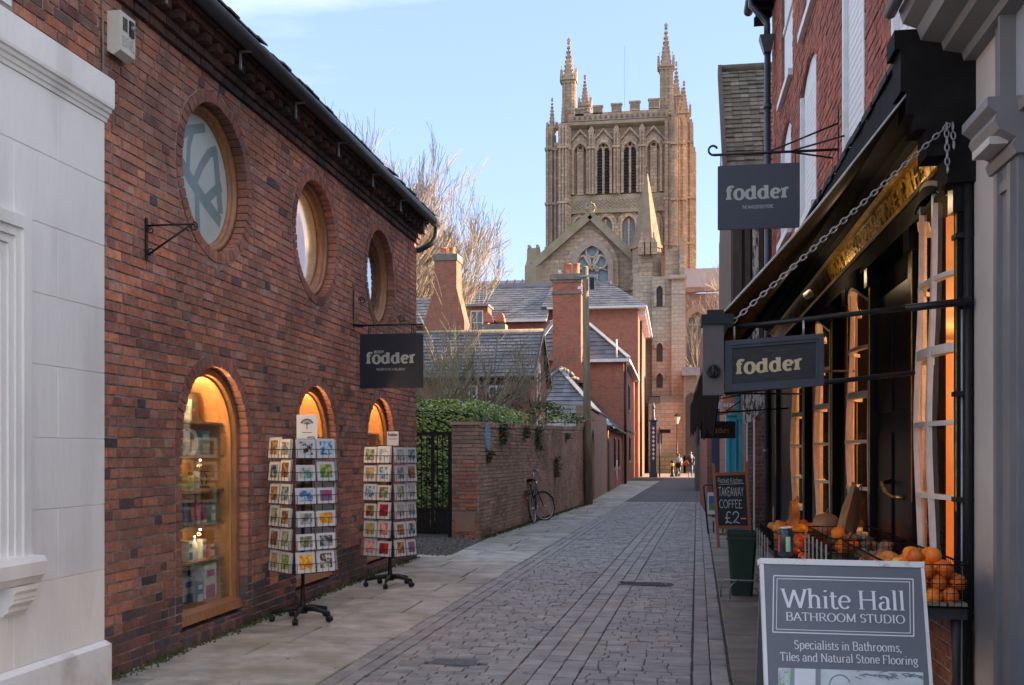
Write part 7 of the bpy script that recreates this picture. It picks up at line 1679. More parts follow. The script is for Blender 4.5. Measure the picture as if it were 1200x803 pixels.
mb = MB(); mb.bar((xg+.18,eY0-.3,ez-.2),(xg+.18,em,rz+.0),.05,.16); mb.bar((xg+.18,eY1+.3,ez-.2),(xg+.18,em,rz+.0),.05,.16); mb.build('barge_board', BLACKW, E)
mb = MB(); mb.tube([(xl,eY0-.3,ez-.16),(xg+.1,eY0-.3,ez-.16)], .07, 8); mb.build('gutter', BLACKM, E)
MB().tube([(xg-.4,eY0-.12,ez-.2),(xg-.4,eY0-.12,0)], .05, 8).build('downpipe', BLACKM, E)
for px in (551, 583):
    a, b = aY(px-11,452,eY0), aY(px+9,490,eY0); wn = winbox(E, V(a.x,eY0,a.z), V(b.x,eY0,b.z), -1, bars=(1,2)); c_ = (a.x+b.x)/2; r_ = (b.x-a.x)/2+.05
    mb = MB()
    for k in range(9): a0, a1 = radians(180*k/9+2), radians(180*(k+1)/9-2); mb.prism([V(c_+r_*cos(a0),eY0-.03,a.z-.05+r_*.6*sin(a0)),V(c_+r_*cos(a1),eY0-.03,a.z-.05+r_*.6*sin(a1)),V(c_+(r_+.16)*cos(a1),eY0-.03,a.z-.05+(r_*.6+.16)*sin(a1)),V(c_+(r_+.16)*cos(a0),eY0-.03,a.z-.05+(r_*.6+.16)*sin(a0))], (0,.05,0))
    mb.build('arch_head', WG, wn)
a, b = V(xg+.0,35.7,4.55), V(xg+.0,36.5,2.3); wn = winbox(E, a, b, 1, 'X', bars=(0,2)); mb = MB(); mb.prism([V(xg+.02,36.1+.42*cos(radians(q)),4.5+.38*sin(radians(q))) for q in range(0,181,20)], (.05,0,0)); mb.build('arch_head', WG, wn)
# hipped slate annexe behind the wall
Dn = thing('slate_annexe', 'single storey brick annexe with mossy hipped slate roof beside the lane', 'house', (-4.5, 48, 0)); dx0, dx1, dY0, dY1, dez = -7.8, -2.62, 42.2, 53.9, 2.72; ax_, ay_, az_ = -5.2, 46.2, aY(653,433,46.2).z
mb = MB(); mb.box(dx0+.15,dx1-.12,dY0+.15,dY1,0,dez-.02); mb.build('wall', HBY, Dn)
roofplane([V(dx0,dY0,dez),V(dx1,dY0,dez),V(ax_,ay_,az_),V(ax_,ay_,az_)], SLATE, Dn, rows=14, colw=.34)
roofplane([V(dx1,dY0,dez),V(dx1,dY1,dez),V(ax_,dY1,az_),V(ax_,ay_,az_)], SLATE, Dn, rows=14, colw=.4)
roofplane([V(dx0,dY1,dez),V(dx0,dY0,dez),V(ax_,ay_,az_),V(ax_,dY1,az_)], SLATE, Dn)
mb = MB(); mb.bar((dx1,dY0,dez+.05),(ax_,ay_,az_+.06),.22,.05); mb.bar((dx0,dY0,dez+.05),(ax_,ay_,az_+.06),.22,.05); mb.build('hip_flashing', LEAD, Dn)
mb = MB()
for k in range(28): mb.ball((ax_+rg.uniform(-.2,.2),ay_+.2+k*.28,az_+.06),.11,6,4)
mb.build('ridge_tiles', LSTONE, Dn)
mb = MB(); mb.tube([(dx1+.05,dY0,dez-.03),(dx1+.05,dY1,dez-.03)], .07, 6); mb.build('gutter', BLACKM, Dn)
MB().box(dx1-.118,dx1-.08,42.5,43.6,0,2.25).build('door', M('dark_green_door', (.02,.05,.03), (.015,.035,.022), 8, .5), Dn)
for yy in (46.8, 50.2): winbox(Dn, V(dx1-.12,yy,.95), V(dx1-.12,yy+.7,2.35), 1, 'X', frame=BLACKW, bars=(0,1))
MB().tube([(dx1-.05,47.9,.05),(dx1-.05,47.9,1.3)], .035, 6).build('vent_pipe', WG, Dn)
# middle house with the big stack
B_ = thing('middle_house', 'two storey red brick house with hipped slate roof and a great square chimney stack', 'house', (-4.5, 60, 0)); bY0, bY1 = 54.0, 69.0; bx1 = -2.66; bx0 = aY(634,421,bY0).x-.6; bez = aY(700,421,bY0).z
mb = MB(); mb.box(bx0,bx1,bY0,bY1,0,bez); mb.build('wall', HB, B_); mb = MB(); mb.box(bx1+.001,bx1+.012,bY0,bY1,0,bez); mb.build('side_wall', HBY, B_)
apx = aY(664,361,58.5); rz_ = apx.z
roofplane([V(bx0-.2,bY0-.25,bez),V(bx1+.28,bY0-.25,bez),V(apx.x+.15,58.5,rz_),V(apx.x-.15,58.5,rz_)], SLATE, B_, rows=13, colw=.35)
roofplane([V(bx1+.28,bY0-.25,bez),V(bx1+.28,bY1,bez),V(apx.x+.15,bY1,rz_),V(apx.x+.15,58.5,rz_)], SLATE, B_)
roofplane([V(bx0-.2,bY1,bez),V(bx0-.2,bY0-.25,bez),V(apx.x-.15,58.5,rz_),V(apx.x-.15,bY1,rz_)], SLATE, B_)
mb = MB(); mb.bar((bx1+.28,bY0-.25,bez+.06),(apx.x+.15,58.5,rz_+.06),.28,.06); mb.bar((bx0-.2,bY0-.25,bez+.06),(apx.x-.15,58.5,rz_+.06),.28,.06); mb.build('hip_flashing', LEAD, B_)
mb = MB(); xe_ = aY(678,421,bY0).x; mb.box(xe_,bx1+.33,bY0-.34,bY0-.02,bez-.18,bez-.01); mb.box(bx1+.014,bx1+.35,bY0-.02,bY1,bez-.18,bez-.01); mb.build('cornice', WG, B_)
ca, cbx = aY(648,322,53.3), aY(681,322,53.3)
mb = MB(); mb.box(ca.x,cbx.x,53.2,54.3,bez-1.0,ca.z-.45); st_ = mb.build('chimney', HB, B_)
MB().prism([V(aY(640,430,53.3).x,53.21,bez-1.3),V(aY(690,430,53.3).x,53.21,bez-1.3),V(cbx.x,53.21,bez-.2),V(ca.x,53.21,bez-.2)], (0,.78,0)).build('chimney_shoulder', HB, st_)
mb = MB(); mb.box(ca.x-.05,cbx.x+.05,53.15,54.35,ca.z-1.05,ca.z-.92); mb.box(ca.x-.04,cbx.x+.04,53.16,54.34,ca.z-.45,ca.z-.3); mb.box(ca.x-.12,cbx.x+.08,53.08,54.42,ca.z-.3,ca.z+.0); mb.build('chimney_cap', LSTONE, st_)
pots(None, aY(670.5,315,53.7).x, 53.7, ca.z, 2, .46, .19, .62, st_, POT_); MB().lathe([(.09,0),(.1,.25),(.07,.3)], (aY(656,315,53.7).x,53.7,ca.z), 10).build('white_pot', WG, st_)
MB().prism([aY(637,423,53.9)+V(0,0,0),aY(651,423,53.9),aY(648,412,53.9)], (0,-.3,0)).build('mossy_ledge', MOSS, B_)
for k, (ya, yb_, pa, pb) in enumerate(((59.5,60.6,453,482),(60.5,61.6,512,540))): 
    z1 = EYE+(HZ-pa)/F*60.5; z0 = EYE+(HZ-pb)/F*60.5; winbox(B_, V(bx1+.012,ya,z0), V(bx1+.012,yb_,z1), 1, 'X', frame=BLACKW, bars=(0,1))
MB().tube([(bx1+.1,bY0+.05,bez-.2),(bx1+.1,bY0+.05,0)], .07, 8).build('downpipe', BLACKM, B_); MB().tube([(bx1-.35,bY0-.32,bez),(bx1-.35,bY0-.32,bez+1.0)], .05, 6).build('vent_pipe', WG, B_)
MB().box(bx1+.014,bx1+.06,bY0+.2,bY1,2.95,3.05).build('string_course', LSTONE, B_)
# tall house
A_ = thing('tall_house', 'tall red brick house with hipped slate roof and white bracketed eaves below the cathedral', 'house', (-6, 80, 0)); aY0, aY1 = 69.0, 88.0; aaz = aY(700,360,aY0).z; ax1 = aY(747.5,360,aY0).x; axl = aY(642,360,aY0).x
mb = MB(); mb.box(axl,ax1,aY0,aY1,0,aaz); mb.build('wall', HB, A_); MB().box(ax1+.001,ax1+.015,aY0,aY1,0,aaz).build('side_wall', HBY, A_)
arz = aY(700,333,75).z
roofplane([V(axl-.4,aY0-.5,aaz),V(ax1+.55,aY0-.5,aaz),V(aY(716,335,75).x,75,arz),V(axl-.4,75,arz)], SLATE, A_, rows=10, colw=.6)
roofplane([V(ax1+.55,aY0-.5,aaz),V(ax1+.55,aY1,aaz),V(aY(716,335,75).x,81,arz),V(aY(716,335,75).x,75,arz)], SLATE, A_)
mb = MB(); mb.box(axl,ax1+.6,aY0-.62,aY0-.02,aaz-.16,aaz-.01); mb.box(ax1+.016,ax1+.62,aY0-.02,aY1,aaz-.16,aaz-.01); mb.build('cornice', WG, A_)
for k in range(9): MB().box(ax1+.016,ax1+.5,aY0+.5+k*1.6,aY0+.75+k*1.6,aaz-.6,aaz-.165).build('bracket', WG, A_)
mb = MB(); x0_ = aY(692,360,75).x; mb.bar((aY(540,341,75).x,75,arz+.05),(aY(716,335,75).x,75,arz+.05),.35,.3); mb.build('ridge_flashing', LEAD, A_)
MB().tube([(ax1+.12,aY0+3,aaz-.6),(ax1+.12,aY0+3,0)], .09, 8).build('downpipe', BLACKM, A_)
# its lower wing on the left
wz = aY(600,376,66.5).z; wx0 = aY(498,376,66.5).x
mb = MB(); mb.box(wx0,axl+.5,66.5,74,0,wz); mb.build('wing_wall', HB, A_)
roofplane([V(wx0,66.2,wz),V(aY(641,376,66.2).x,66.2,wz),V(aY(648,341,75).x,75,arz-.02),V(wx0+1.5,75,arz-.02)], SLATE, A_, rows=15, colw=.6)
mb = MB(); mb.box(aY(585,376,66).x,aY(640,376,66).x,66.0,66.2,wz-.14,wz+.02); mb.build('wing_gutter', WG, A_)
a, b = aY(551,364,64.9), aY(566,392,64.9); MB().box(a.x-.35,b.x+.3,65,66.4,wz-2.5,a.z+.25).build('dormer', HB, A_); winbox(A_, V(a.x,65,a.z), V(b.x,65,b.z), -1, bars=(1,1)); MB().box(a.x-.6,b.x+.4,64.7,66.6,a.z+.25,a.z+.38).build('dormer_roof', LEAD, A_)
# great stack behind the low house
C_ = thing('chimney_house', 'brick house end with massive shouldered chimney stack and twin red pots', 'house', (-11, 46, 0)); q0, q1 = aY(509,298,45), aY(535,298,45); zsh = aY(520,338,45).z; w0_, w1_ = aY(501,376,45).x, aY(543,376,45).x; zlo = aY(520,376,45).z
mb = MB(); mb.box(w0_-.15,w1_+.05,45,46.2,0,zlo); mb.prism([V(w0_-.15,45,zlo),V(w1_+.05,45,zlo),V(q1.x,45,zsh),V(q0.x,45,zsh)], (0,1.1,0)); mb.box(q0.x,q1.x,45,46.05,zsh,q0.z-.3); st_ = mb.build('chimney', HB, C_)
mb = MB(); mb.box(q0.x-.05,q1.x+.05,44.95,46.1,q0.z-.3,q0.z); mb.build('chimney_cap', LSTONE, st_); pots(None, (q0.x+q1.x)/2, 45.5, q0.z, 2, .42, .15, .38, st_, POT_)
mb = MB(); mb.box(w0_-6,w0_-.15,46.3,52,0,aY(490,378,46).z); mb.build('wall', HB, C_); roofplane([V(w0_-6,46,aY(490,378,46).z),V(w0_+.3,46,aY(490,378,46).z),V(w0_+.3,50,aY(490,350,50).z),V(w0_-6,50,aY(490,350,50).z)], SLATE, C_, rows=8, colw=.5)
MB().box(w0_-6,w0_-.1,45.9,46.0,aY(490,378,46).z-.15,aY(490,378,46).z).build('gutter', WG, C_)
d0, d1 = aY(565,380,43), aY(592,380,43); SM = thing('small_chimney', 'small soot darkened chimney with two half round red pots above the slate ridge', 'chimney', (d0.x, 43, 4)); MB().box(d0.x,d1.x,43,43.7,3.5,d0.z).build('stack', LSTONE, SM)
for k in (-1,1): xx = (d0.x+d1.x)/2+k*.27; mb = MB(); mb.prism([V(xx+.19*cos(radians(q)),43.0,d0.z+.1+.42*max(0,sin(radians(q)))) for q in range(0,181,15)], (0,.4,0)); mb.build('chimney_pot', POT_, SM)

# ------------------------------------------------------------------ right side beyond the shop
TR = thing('tile_roofed_house', 'old timber framed house with steep mossy tiled roof beyond the brick shop', 'house', (1.6, 19, 0)); tY = 18.0
tx0 = aY(849,200,tY).x; tz1 = aY(870,80,20.3).z; tez = aY(870,200,tY).z; tx1 = XR+3
OLDT = M('old_mossy_tile', (.155,.135,.095), (.095,.08,.06), 6, .9, rnd=.35, bump=.4, bsc=20)
TIM = M('weathered_timber', (.085,.06,.045), (.05,.038,.03), 4, .8, stretch=(3,3,1), bump=.3); RND = M('brown_render', (.13,.085,.06), (.09,.06,.045), 2, .9)  # dark timber and brown-toned render
rp_ = roofplane([V(tx0+.12,tY-.1,tez-.3),V(tx1,tY-.1,tez-.3),V(tx1,20.4,tz1),V(tx0+.0,20.4,tz1)], OLDT, TR, rows=None)
mb = MB(); rows_ = 26; rg = random.Random(12); a0v = V(tx0+.12,tY-.1,tez-.3); a3v = V(tx0,20.4,tz1)
for r_ in range(rows_):
    f0, f1 = r_/rows_, (r_+1.15)/rows_; x = tx0+.05
    while x < XR+.4:
        l = .165; h = .03+rg.uniform(-.01,.014); p0_, p1_ = a0v.lerp(a3v,f0), a0v.lerp(a3v,f1); nn = V(0,-.75,.65)
        mb.add([(x,p0_.y+nn.y*h,p0_.z+nn.z*h+rg.uniform(-.006,.006)),(x+l-.008,p0_.y+nn.y*h,p0_.z+nn.z*h),(x+l-.008,p1_.y+nn.y*.006,p1_.z+nn.z*.006),(x,p1_.y+nn.y*.006,p1_.z+nn.z*.006),(x,p0_.y,p0_.z),(x+l-.008,p0_.y,p0_.z)], [(0,1,2,3),(4,5,1,0)], 0, rg.random()+.001); x += l
stuff(mb.build('roof_tiles', OLDT, rp_))
MB().tube([(tx0,20.4,tz1+.03),(tx1,20.4,tz1+.03)], .09, 6).build('ridge', OLDT, TR)
mb = MB(); mb.box(tx0+.12,tx1,tY+.15,23,3.0,tez-.25); mb.build('upper_wall', RND, TR)
mb = MB(); mb.box(XR+.8,XR+5,16.42,tY+.14,0,6.2); mb.box(XR+.8,XR+5,tY+.95,23,0,6.2); mb.build('unseen_filler_wing', RND, TR)  # unseen filler, added to close gaps that let sun onto the road
mb = MB(); mb.prism([V(tx0+.125,tY+.1,tez-.3),V(tx0+.125,23.0,tez-.3),V(tx0+.125,20.4,tz1-.1)], (.1,0,0)); mb.build('gable_wall', RND, TR)
mb = MB(); mb.bar((tx0+.02,tY-.12,tez-.35),(tx0+.02,20.4,tz1+.02),.07,.24); mb.build('barge_board', TIM, TR)
for i, (xx, w_) in enumerate(((tx0+.14,.16),(tx0+.35,.09),(aY(887,300,tY).x,.10))): MB().box(xx,xx+w_,tY+.02,tY+.148,3.0,tez-.28).build('post', TIM, TR)
PEEL = M('peeling_white_paint', (.50,.48,.44), (.07,.05,.04), 12, .8, stretch=(3,3,.6), lo=.48, hi=.56)
MB().box(aY(882,300,tY).x,aY(889,300,tY).x,tY-.02,tY+.018,3.0,aY(885,255,tY).z).build('peeled_board', PEEL, TR)
MB().box(tx0+.12,XR+.6,tY+.0,tY+.147,2.95,3.12).build('bressummer', TIM, TR)
# ground floor: shopfronts
mb = MB(); a0_ = aY(878,500,tY+.9).x; mb.box(a0_,XR+3,tY+.95,22.5,0,2.95); mb.build('ground_wall', RND, TR)
# brick pier at the corner of the shop
pr = thing('brick_pier', 'pale jointed red brick pier between the black shop and the blue shopfront', 'pier', (1.4,17.1,0)); p0x, p1x = aY(884.5,560,18.15).x, aY(901,560,18.15).x
pw1 = Wall((p0x,18.15,0),(1,0,0),(0,-1,0)); pw2 = Wall((aY(876,560,18.6).x,18.6,0),(1,0,0),(0,-1,0)); pw = p1x-p0x; ptop = aY(890,484,18.15).z
MB().box(p0x+.002,p1x,18.153,18.6,0,ptop).build('core', MORTL, pr); MB().box(pw2.O.x,p0x,18.603,18.9,0,ptop+.05).build('core', MORTL, pr)
for i in range(int(ptop/.075)):
    z = i*.075; sp_ = ([0,.11,pw] if i % 2 else [0,pw-.11,pw]) if pw < .3 else ([0,.215,pw] if i % 2 else [0,.11,pw])
    for a, b in zip(sp_, sp_[1:]):
        v, f = brick_piece(pw1, [(a+.005,z),(b-.005,z),(b-.005,z+.062),(a+.005,z+.062)], rg, .008, -.003, .004); MB().add(v, f).build('brick', PIERB, pr)
    w2 = p0x-pw2.O.x
    for a, b in (((0,w2),) if i % 2 else ((0,w2*.6),(w2*.6,w2))):
        v, f = brick_piece(pw2, [(a+.005,z),(b-.005,z),(b-.005,z+.062),(a+.005,z+.062)], rg, .008, -.003, .004); MB().add(v, f).build('brick', PIERB, pr)
mb = MB(); mb.prism([aY(871,455,18.1),aY(901,455,18.1),aY(901,478,18.1),aY(888,486,18.1),aY(880,494,18.1),aY(871,497,18.1)], (0,.04,0)); o_ = mb.build('peeling_boarding', PEEL, pr)
# blue shopfront
ts = thing('blue_shopfront', 'bright turquoise painted shopfront with pilasters beyond the brick pier', 'shopfront', (1.2, 21.5, 0)); tyy = 21.0; BLS = M('turquoise_paint', (.06,.40,.52), (.05,.33,.44), 3, .4); xa, xb = aY(851,520,tyy).x, aY(877,520,tyy).x
mb = MB(); mb.box(xa,xb+.6,tyy+.1,tyy+.4,0,aY(860,486,tyy).z); mb.build('wall', BLS, ts)
for px0, px1 in ((851,855),(861,863),(866,873)): MB().box(aY(px0,520,tyy).x,aY(px1,520,tyy).x,tyy+.02,tyy+.098,0,aY(860,492,tyy).z).build('pilaster', BLS, ts)
MB().box(aY(866,520,tyy).x-.04,aY(873,520,tyy).x+.04,tyy-.02,tyy+.098,aY(860,492,tyy).z+.002,aY(860,485,tyy).z).build('capital', BLS, ts)
MB().prism([aY(852,487,tyy),aY(876,487,tyy),aY(872,479,tyy+.5),aY(856,480,tyy+.5)], (0,.3,-.05)).build('canopy', M('verdigris_canopy', (.10,.17,.15), (.07,.12,.10), 5, .6), ts)
mb = MB(); mb.box(xa,xb+2,tyy+.41,tyy+3,0,5.6); mb.build('upper_wall', HB, ts); 
MB().box(aY(863,470,tyy).x,aY(868,470,tyy).x,tyy+.38,tyy+.409,aY(860,486,tyy).z,aY(860,460,tyy).z).build('blue_post', BLS, ts)
# darker fronts further on: navy shutter, brown wall
ns = thing('navy_shopfront', 'dark navy shopfront wall left of the turquoise one', 'shopfront', (1.4, 25, 0)); NVY = M('navy_paint', (.035,.045,.085), (.03,.038,.07), 3, .5); yy = 26.0
MB().box(aY(834,520,yy).x,aY(843.5,520,yy).x,yy,yy+.4,0,aY(840,470,yy).z).build('shutter', NVY, ns); MB().box(aY(843.6,520,yy).x,aY(856,520,yy).x,yy+.1,yy+.5,0,aY(840,470,yy).z).build('brown_wall', RND, ns)
MB().box(aY(834,500,yy).x-.1,aY(856,500,yy).x+2,yy+.5,yy+8,0,5.2).build('building_body', HB, ns)
fb = thing('dark_building', 'dark walled building closing the right side near the cathedral', 'building', (3.6, 45, 0)); yy = 44.0
MB().box(aY(816,500,yy).x,aY(850,500,yy).x+6,yy,yy+4,2.1,aY(820,380,yy).z-3.6).build('upper_wall', M('dark_slate_wall', (.05,.05,.06), (.035,.035,.045), 2, .7), fb); MB().box(aY(816,500,yy).x,aY(850,500,yy).x+6,yy+.2,yy+4,0,2.098).build('plinth', M('green_grey_plinth', (.12,.125,.10), (.09,.095,.075), 2, .8), fb)
for px in (818,824): MB().box(aY(px,480,yy).x,aY(px+.6,480,yy).x,yy-.06,yy-.002,2.2,aY(820,470,yy).z).build('downpipe', BLACKM, fb)
# unseen row added up the street behind them to keep low sun off the lane
for k, (ya, yb_, h, lab) in enumerate(((23.05,26.4,6.0,'narrow plain brick building hidden behind the blind next to the tiled house'),(26.6,35,5.9,'plain brick building hidden behind the canvas blind, nearer of the row'),(35.2,43.8,5.4,'plain brick building hidden behind the blind, farther in the row'),(48.2,58.0,5.6,'unseen plain building added behind the dark fronts in the row'),(58.2,70,6.2,'unseen plain building added at the far right end of the street'))):
    x_ = .052*yb_+.9; rt = thing('unseen_row_building', lab, 'building', (x_+3, (ya+yb_)/2, 0)); MB().box(x_,x_+7,ya,yb_,0,h).build('wall', HBY, rt)
    mb = MB(); mb.prism([V(x_-.2,ya,h),V(x_+7.2,ya,h),V(x_+3.5,ya,h+2.6)], (0,yb_-ya,0)); mb.build('roof', SLATE, rt)
    for q in range(1 if yb_-ya < 4 else 2): winbox(rt, V(x_,ya+1.5+q*4,3.4), V(x_,ya+2.6+q*4,5.0), -1, 'X', bars=(1,1))
# projecting scroll sign with picture boards
yy = 19.6; t = thing('projecting_sign', 'projecting iron scroll sign with a small blue board and an orange board', 'sign', aY(850,482,yy))
MB().box(aY(835,471,yy).x,aY(845.5,471,yy).x,yy,yy+.03,aY(840,479,yy).z,aY(840,471,yy).z).build('blue_board', M('sky_blue_board', (.28,.50,.62), (.24,.44,.56), 3, .5), t)
MB().box(aY(847,471,yy).x,aY(862,471,yy).x,yy,yy+.03,aY(840,480,yy).z,aY(840,464,yy).z).build('orange_board', M('orange_board', (.50,.20,.12), (.42,.16,.10), 3, .5), t)
mb = MB()
for k in range(4): x_ = aY(848+k*3.4,475,yy).x; mb.box(x_,x_+.035,yy-.004,yy-.001,aY(840,477,yy).z,aY(840,473,yy).z)
mb.build('pale_lettering', CARD, t)
mb = MB(); mb.tube([aY(834,487,yy),aY(848,485,yy),aY(856,478,yy),aY(868,470,yy)], .012, 5); mb.tube(scroll(aY(838,466,yy),.10,0,1.3,(1,0,0),(0,0,1)), .012, 5); mb.tube([aY(834,469,yy),aY(868,463,yy)], .012, 5); mb.build('scrollwork', BLACKM, t)
# lantern-like iron scrolls on a bracket seen below the blind's end
# ------------------------------------------------------------------ end of the street
def bollard(px, lab):
    p = aZ(px, 556.5); p = Vector((p.x, 72, 0)) if p.y > 76 else p; t = thing('bollard', lab, 'bollard', p, 'bollards at the end of the street'); h = 1.15
    MB().lathe([(.16,0),(.16,.1),(.11,.14),(.11,h-.12),(.14,h-.1),(.13,h-.02),(.05,h)], p, 12).build('post', BLACKM, t); MB().lathe([(.125,h-.42),(.125,h-.2)], p, 12).build('band', YEL, t)
bollard(788, 'black bollard with a yellow band left of the two walkers'); bollard(816, 'black bollard with a yellow band behind the walker in the dark coat')
lp = aZ(793.5, 557); lp = Vector((aY(793.5,500,73).x, 73, 0)); t = thing('street_lamp', 'slender black street lamp with a pale glass lantern at the end of the street', 'street lamp', lp); zl = aY(793,497,73).z
MB().lathe([(.16,0),(.16,.3),(.07,.4),(.055,1.2),(.04,zl)], lp, 10).build('post', BLACKM, t); MB().lathe([(.10,zl),(.28,zl+.5),(.30,zl+.52)], lp, 6, sm=False).build('lantern', M('milky_lantern_glass', (.55,.52,.46), (.5,.47,.42), 3, .4), t); MB().lathe([(.33,zl+.52),(.12,zl+.72),(.02,zl+.8)], lp, 6, sm=False).build('lantern_cap', BLACKM, t)
gp0, gp1 = aY(762,500,70), aY(769.5,500,70); t = thing('gate_pier', 'tall dark blue pier with pointed finial and white marks at the cathedral close', 'gate pier', ((gp0.x+gp1.x)/2,70,0)); zt_ = aY(765,494,70).z; gx = (gp0.x+gp1.x)/2; hw = (gp1.x-gp0.x)/2
mb = MB(); mb.box(gx-hw-.06,gx+hw+.06,69.7,70.4,0,.35); mb.box(gx-hw,gx+hw,69.76,70.34,.35,zt_); mb.box(gx-hw-.08,gx+hw+.08,69.68,70.42,zt_,zt_+.1); mb.build('shaft', NVY, t)
MB().lathe([(hw*.9,zt_+.1),(hw*.45,zt_+.35),(.09,zt_+.85),(.14,zt_+.95),(.03,zt_+1.3)], (gx,70.05,0), 8, sm=False).build('finial', NVY, t)
mb = MB()
for k in range(8): z = aY(765,502+k*5,69.7).z; mb.prism([V(gx-.10,69.755,z),V(gx,69.755,z-.12),V(gx+.10,69.755,z),V(gx,69.755,z+.12)], (0,-.004,0))
mb.build('white_mark', CARD, t)
fp_ = aY(773,506,71); t = thing('finger_post', 'small dark direction sign pointing right beside the gate pier', 'sign', fp_); MB().tube([(fp_.x,71,0),(fp_.x,71,fp_.z+.3)], .05, 8).build('post', BLACKM, t); MB().box(fp_.x,fp_.x+.75,70.97,71.0,fp_.z-.1,fp_.z+.16).build('sign_arm', BLACKM, t); MB().box(fp_.x-.35,fp_.x-.05,70.97,71.0,fp_.z-.1,fp_.z+.16).build('sign_arm', TOM, t)
# people
def person(px, py, H, lab, coat, trousers, extras, stride=.18, arms=0):
    p = aZ(px, py); t = thing('person', lab, 'person', p); s_ = H/1.75; bm_v = []
    import bmesh
    me = bpy.data.meshes.new('body'); J = {'pel':(0,0,.95),'chest':(0,0,1.30),'neck':(0,0,1.48),'head':(0,-.02,1.58),'top':(0,-.01,1.70),'lh':(.10,0,.90),'lk':(.11,-.10,.50),'la':(.11,.02+stride*.6,.09),'lt':(.12,-.12+stride*.6,.04),'rh':(-.10,0,.90),'rk':(-.10,-.06,.50),'ra':(-.10,-stride*.6,.09),'rt':(-.11,-.14-stride*.6,.04),'ls':(.19,0,1.42),'le':(.25,.03,1.15),'lw':(.23,-.06+.0,.90),'lf':(.22,-.08,.80),'rs':(-.19,0,1.42),'re':(-.25,.0,1.15),'rw':(-.22,-.10,.95+arms),'rf':(-.20,-.14,.88+arms)}
    E_ = [('pel','chest'),('chest','neck'),('neck','head'),('head','top'),('pel','lh'),('lh','lk'),('lk','la'),('la','lt'),('pel','rh'),('rh','rk'),('rk','ra'),('ra','rt'),('chest','ls'),('ls','le'),('le','lw'),('lw','lf'),('chest','rs'),('rs','re'),('re','rw'),('rw','rf')]
    RAD = {'pel':.15,'chest':.17,'neck':.065,'head':.10,'top':.085,'lh':.10,'rh':.10,'lk':.07,'rk':.07,'la':.05,'ra':.05,'lt':.045,'rt':.045,'ls':.075,'rs':.075,'le':.055,'re':.055,'lw':.04,'rw':.04,'lf':.035,'rf':.035}
    ks = list(J); me.from_pydata([Vector(J[k])*s_ for k in ks], [(ks.index(a), ks.index(b)) for a, b in E_], [])
    o_ = bpy.data.objects.new('body', me); COL.objects.link(o_); o_.parent = t; WO[o_] = p
    sk = o_.modifiers.new('skin', 'SKIN'); me.skin_vertices  # layer made by the modifier
    for i, k in enumerate(ks): me.skin_vertices[0].data[i].radius = (RAD[k]*s_, RAD[k]*s_*.8); me.skin_vertices[0].data[i].use_root = (k == 'pel')
    sb = o_.modifiers.new('smooth', 'SUBSURF'); sb.levels = 2; sb.render_levels = 2
    m_, tt, b, L_ = newmat('clothing_'+lab.split()[2]); sx = tt.nodes.new('ShaderNodeTexCoord'); sp_ = tt.nodes.new('ShaderNodeSeparateXYZ'); L_(sx.outputs['Object'], sp_.inputs[0]); r_ = ramp(tt, [(0,(.03,.03,.03)),(.055,trousers),(.54,coat),(.86,(.50,.32,.24)),(.945,(.09,.06,.04))], 'CONSTANT'); dv = tt.nodes.new('ShaderNodeMath'); dv.operation = 'DIVIDE'; dv.inputs[1].default_value = H; L_(sp_.outputs['Z'], dv.inputs[0]); L_(dv.outputs[0], r_.inputs['Fac']); L_(r_.outputs['Color'], b.inputs['Base Color']); me.materials.append(m_)
    for nm, c_, r3, mat in extras: mb = MB(); mb.ball(p+Vector(c_)*s_, 1, 12, 8, sc=r3); mb.build(nm, mat, t)
    mb = MB(); mb.ball(p+V(0,.01,1.64)*s_, .12*s_, 12, 8, sc=(.85,1,1)); mb.build('hair', cm('dark_hair', (.05,.035,.025)), t)
    return t
person(809, 559.5, 1.78, 'person in a dark jacket and blue jeans carrying a red bag', (.03,.035,.05), (.10,.16,.24), [('red_bag',(-.24,-.08,.95),(.20,.10,.20),TOM),('pale_scarf',(.06,-.14,1.40),(.07,.05,.16),CARD)], .2, .05)
person(795, 559, 1.62, 'person in a pale top and dark skirt walking beside the taller one', (.36,.37,.40), (.06,.04,.05), [('dark_skirt',(0,0,.88),(.24,.18,.24),BLACKW),('bag',(.18,-.1,1.05),(.10,.08,.14),GRY)], .12, .1)
# ------------------------------------------------------------------ cathedral
TY = 113.0
SLOU = M('dark_louvre', (.035,.037,.045), (.05,.052,.06), 5, .7); STL = STONE
cat = thing('cathedral', 'great sandstone cathedral tower with pinnacles and a gabled transept closing the view', 'cathedral', (-4, 110, 0))
def P3(px, py, Y): return aY(px, py, Y)
def pbox(mb, x0, x1, y0, y1, Ya, Yb, mi=0):
    a, b = aY(x0, y1, Ya), aY(x1, y0, Ya); mb.box(a.x, b.x, Ya, Yb, a.z, b.z, mi)
def zY(py, Y): return aY(700, py, Y).z
SC = TY/F                      # metres per picture pixel at the tower
tower = MB(); tx0, tx1 = aY(668,300,TY).x, aY(784,300,TY).x; tw_ = tx1-tx0; zpar = zY(147,TY); tower.box(tx0, tx1, TY, TY+tw_, 0, zpar); tb = tower.build('tower', STONE, cat)
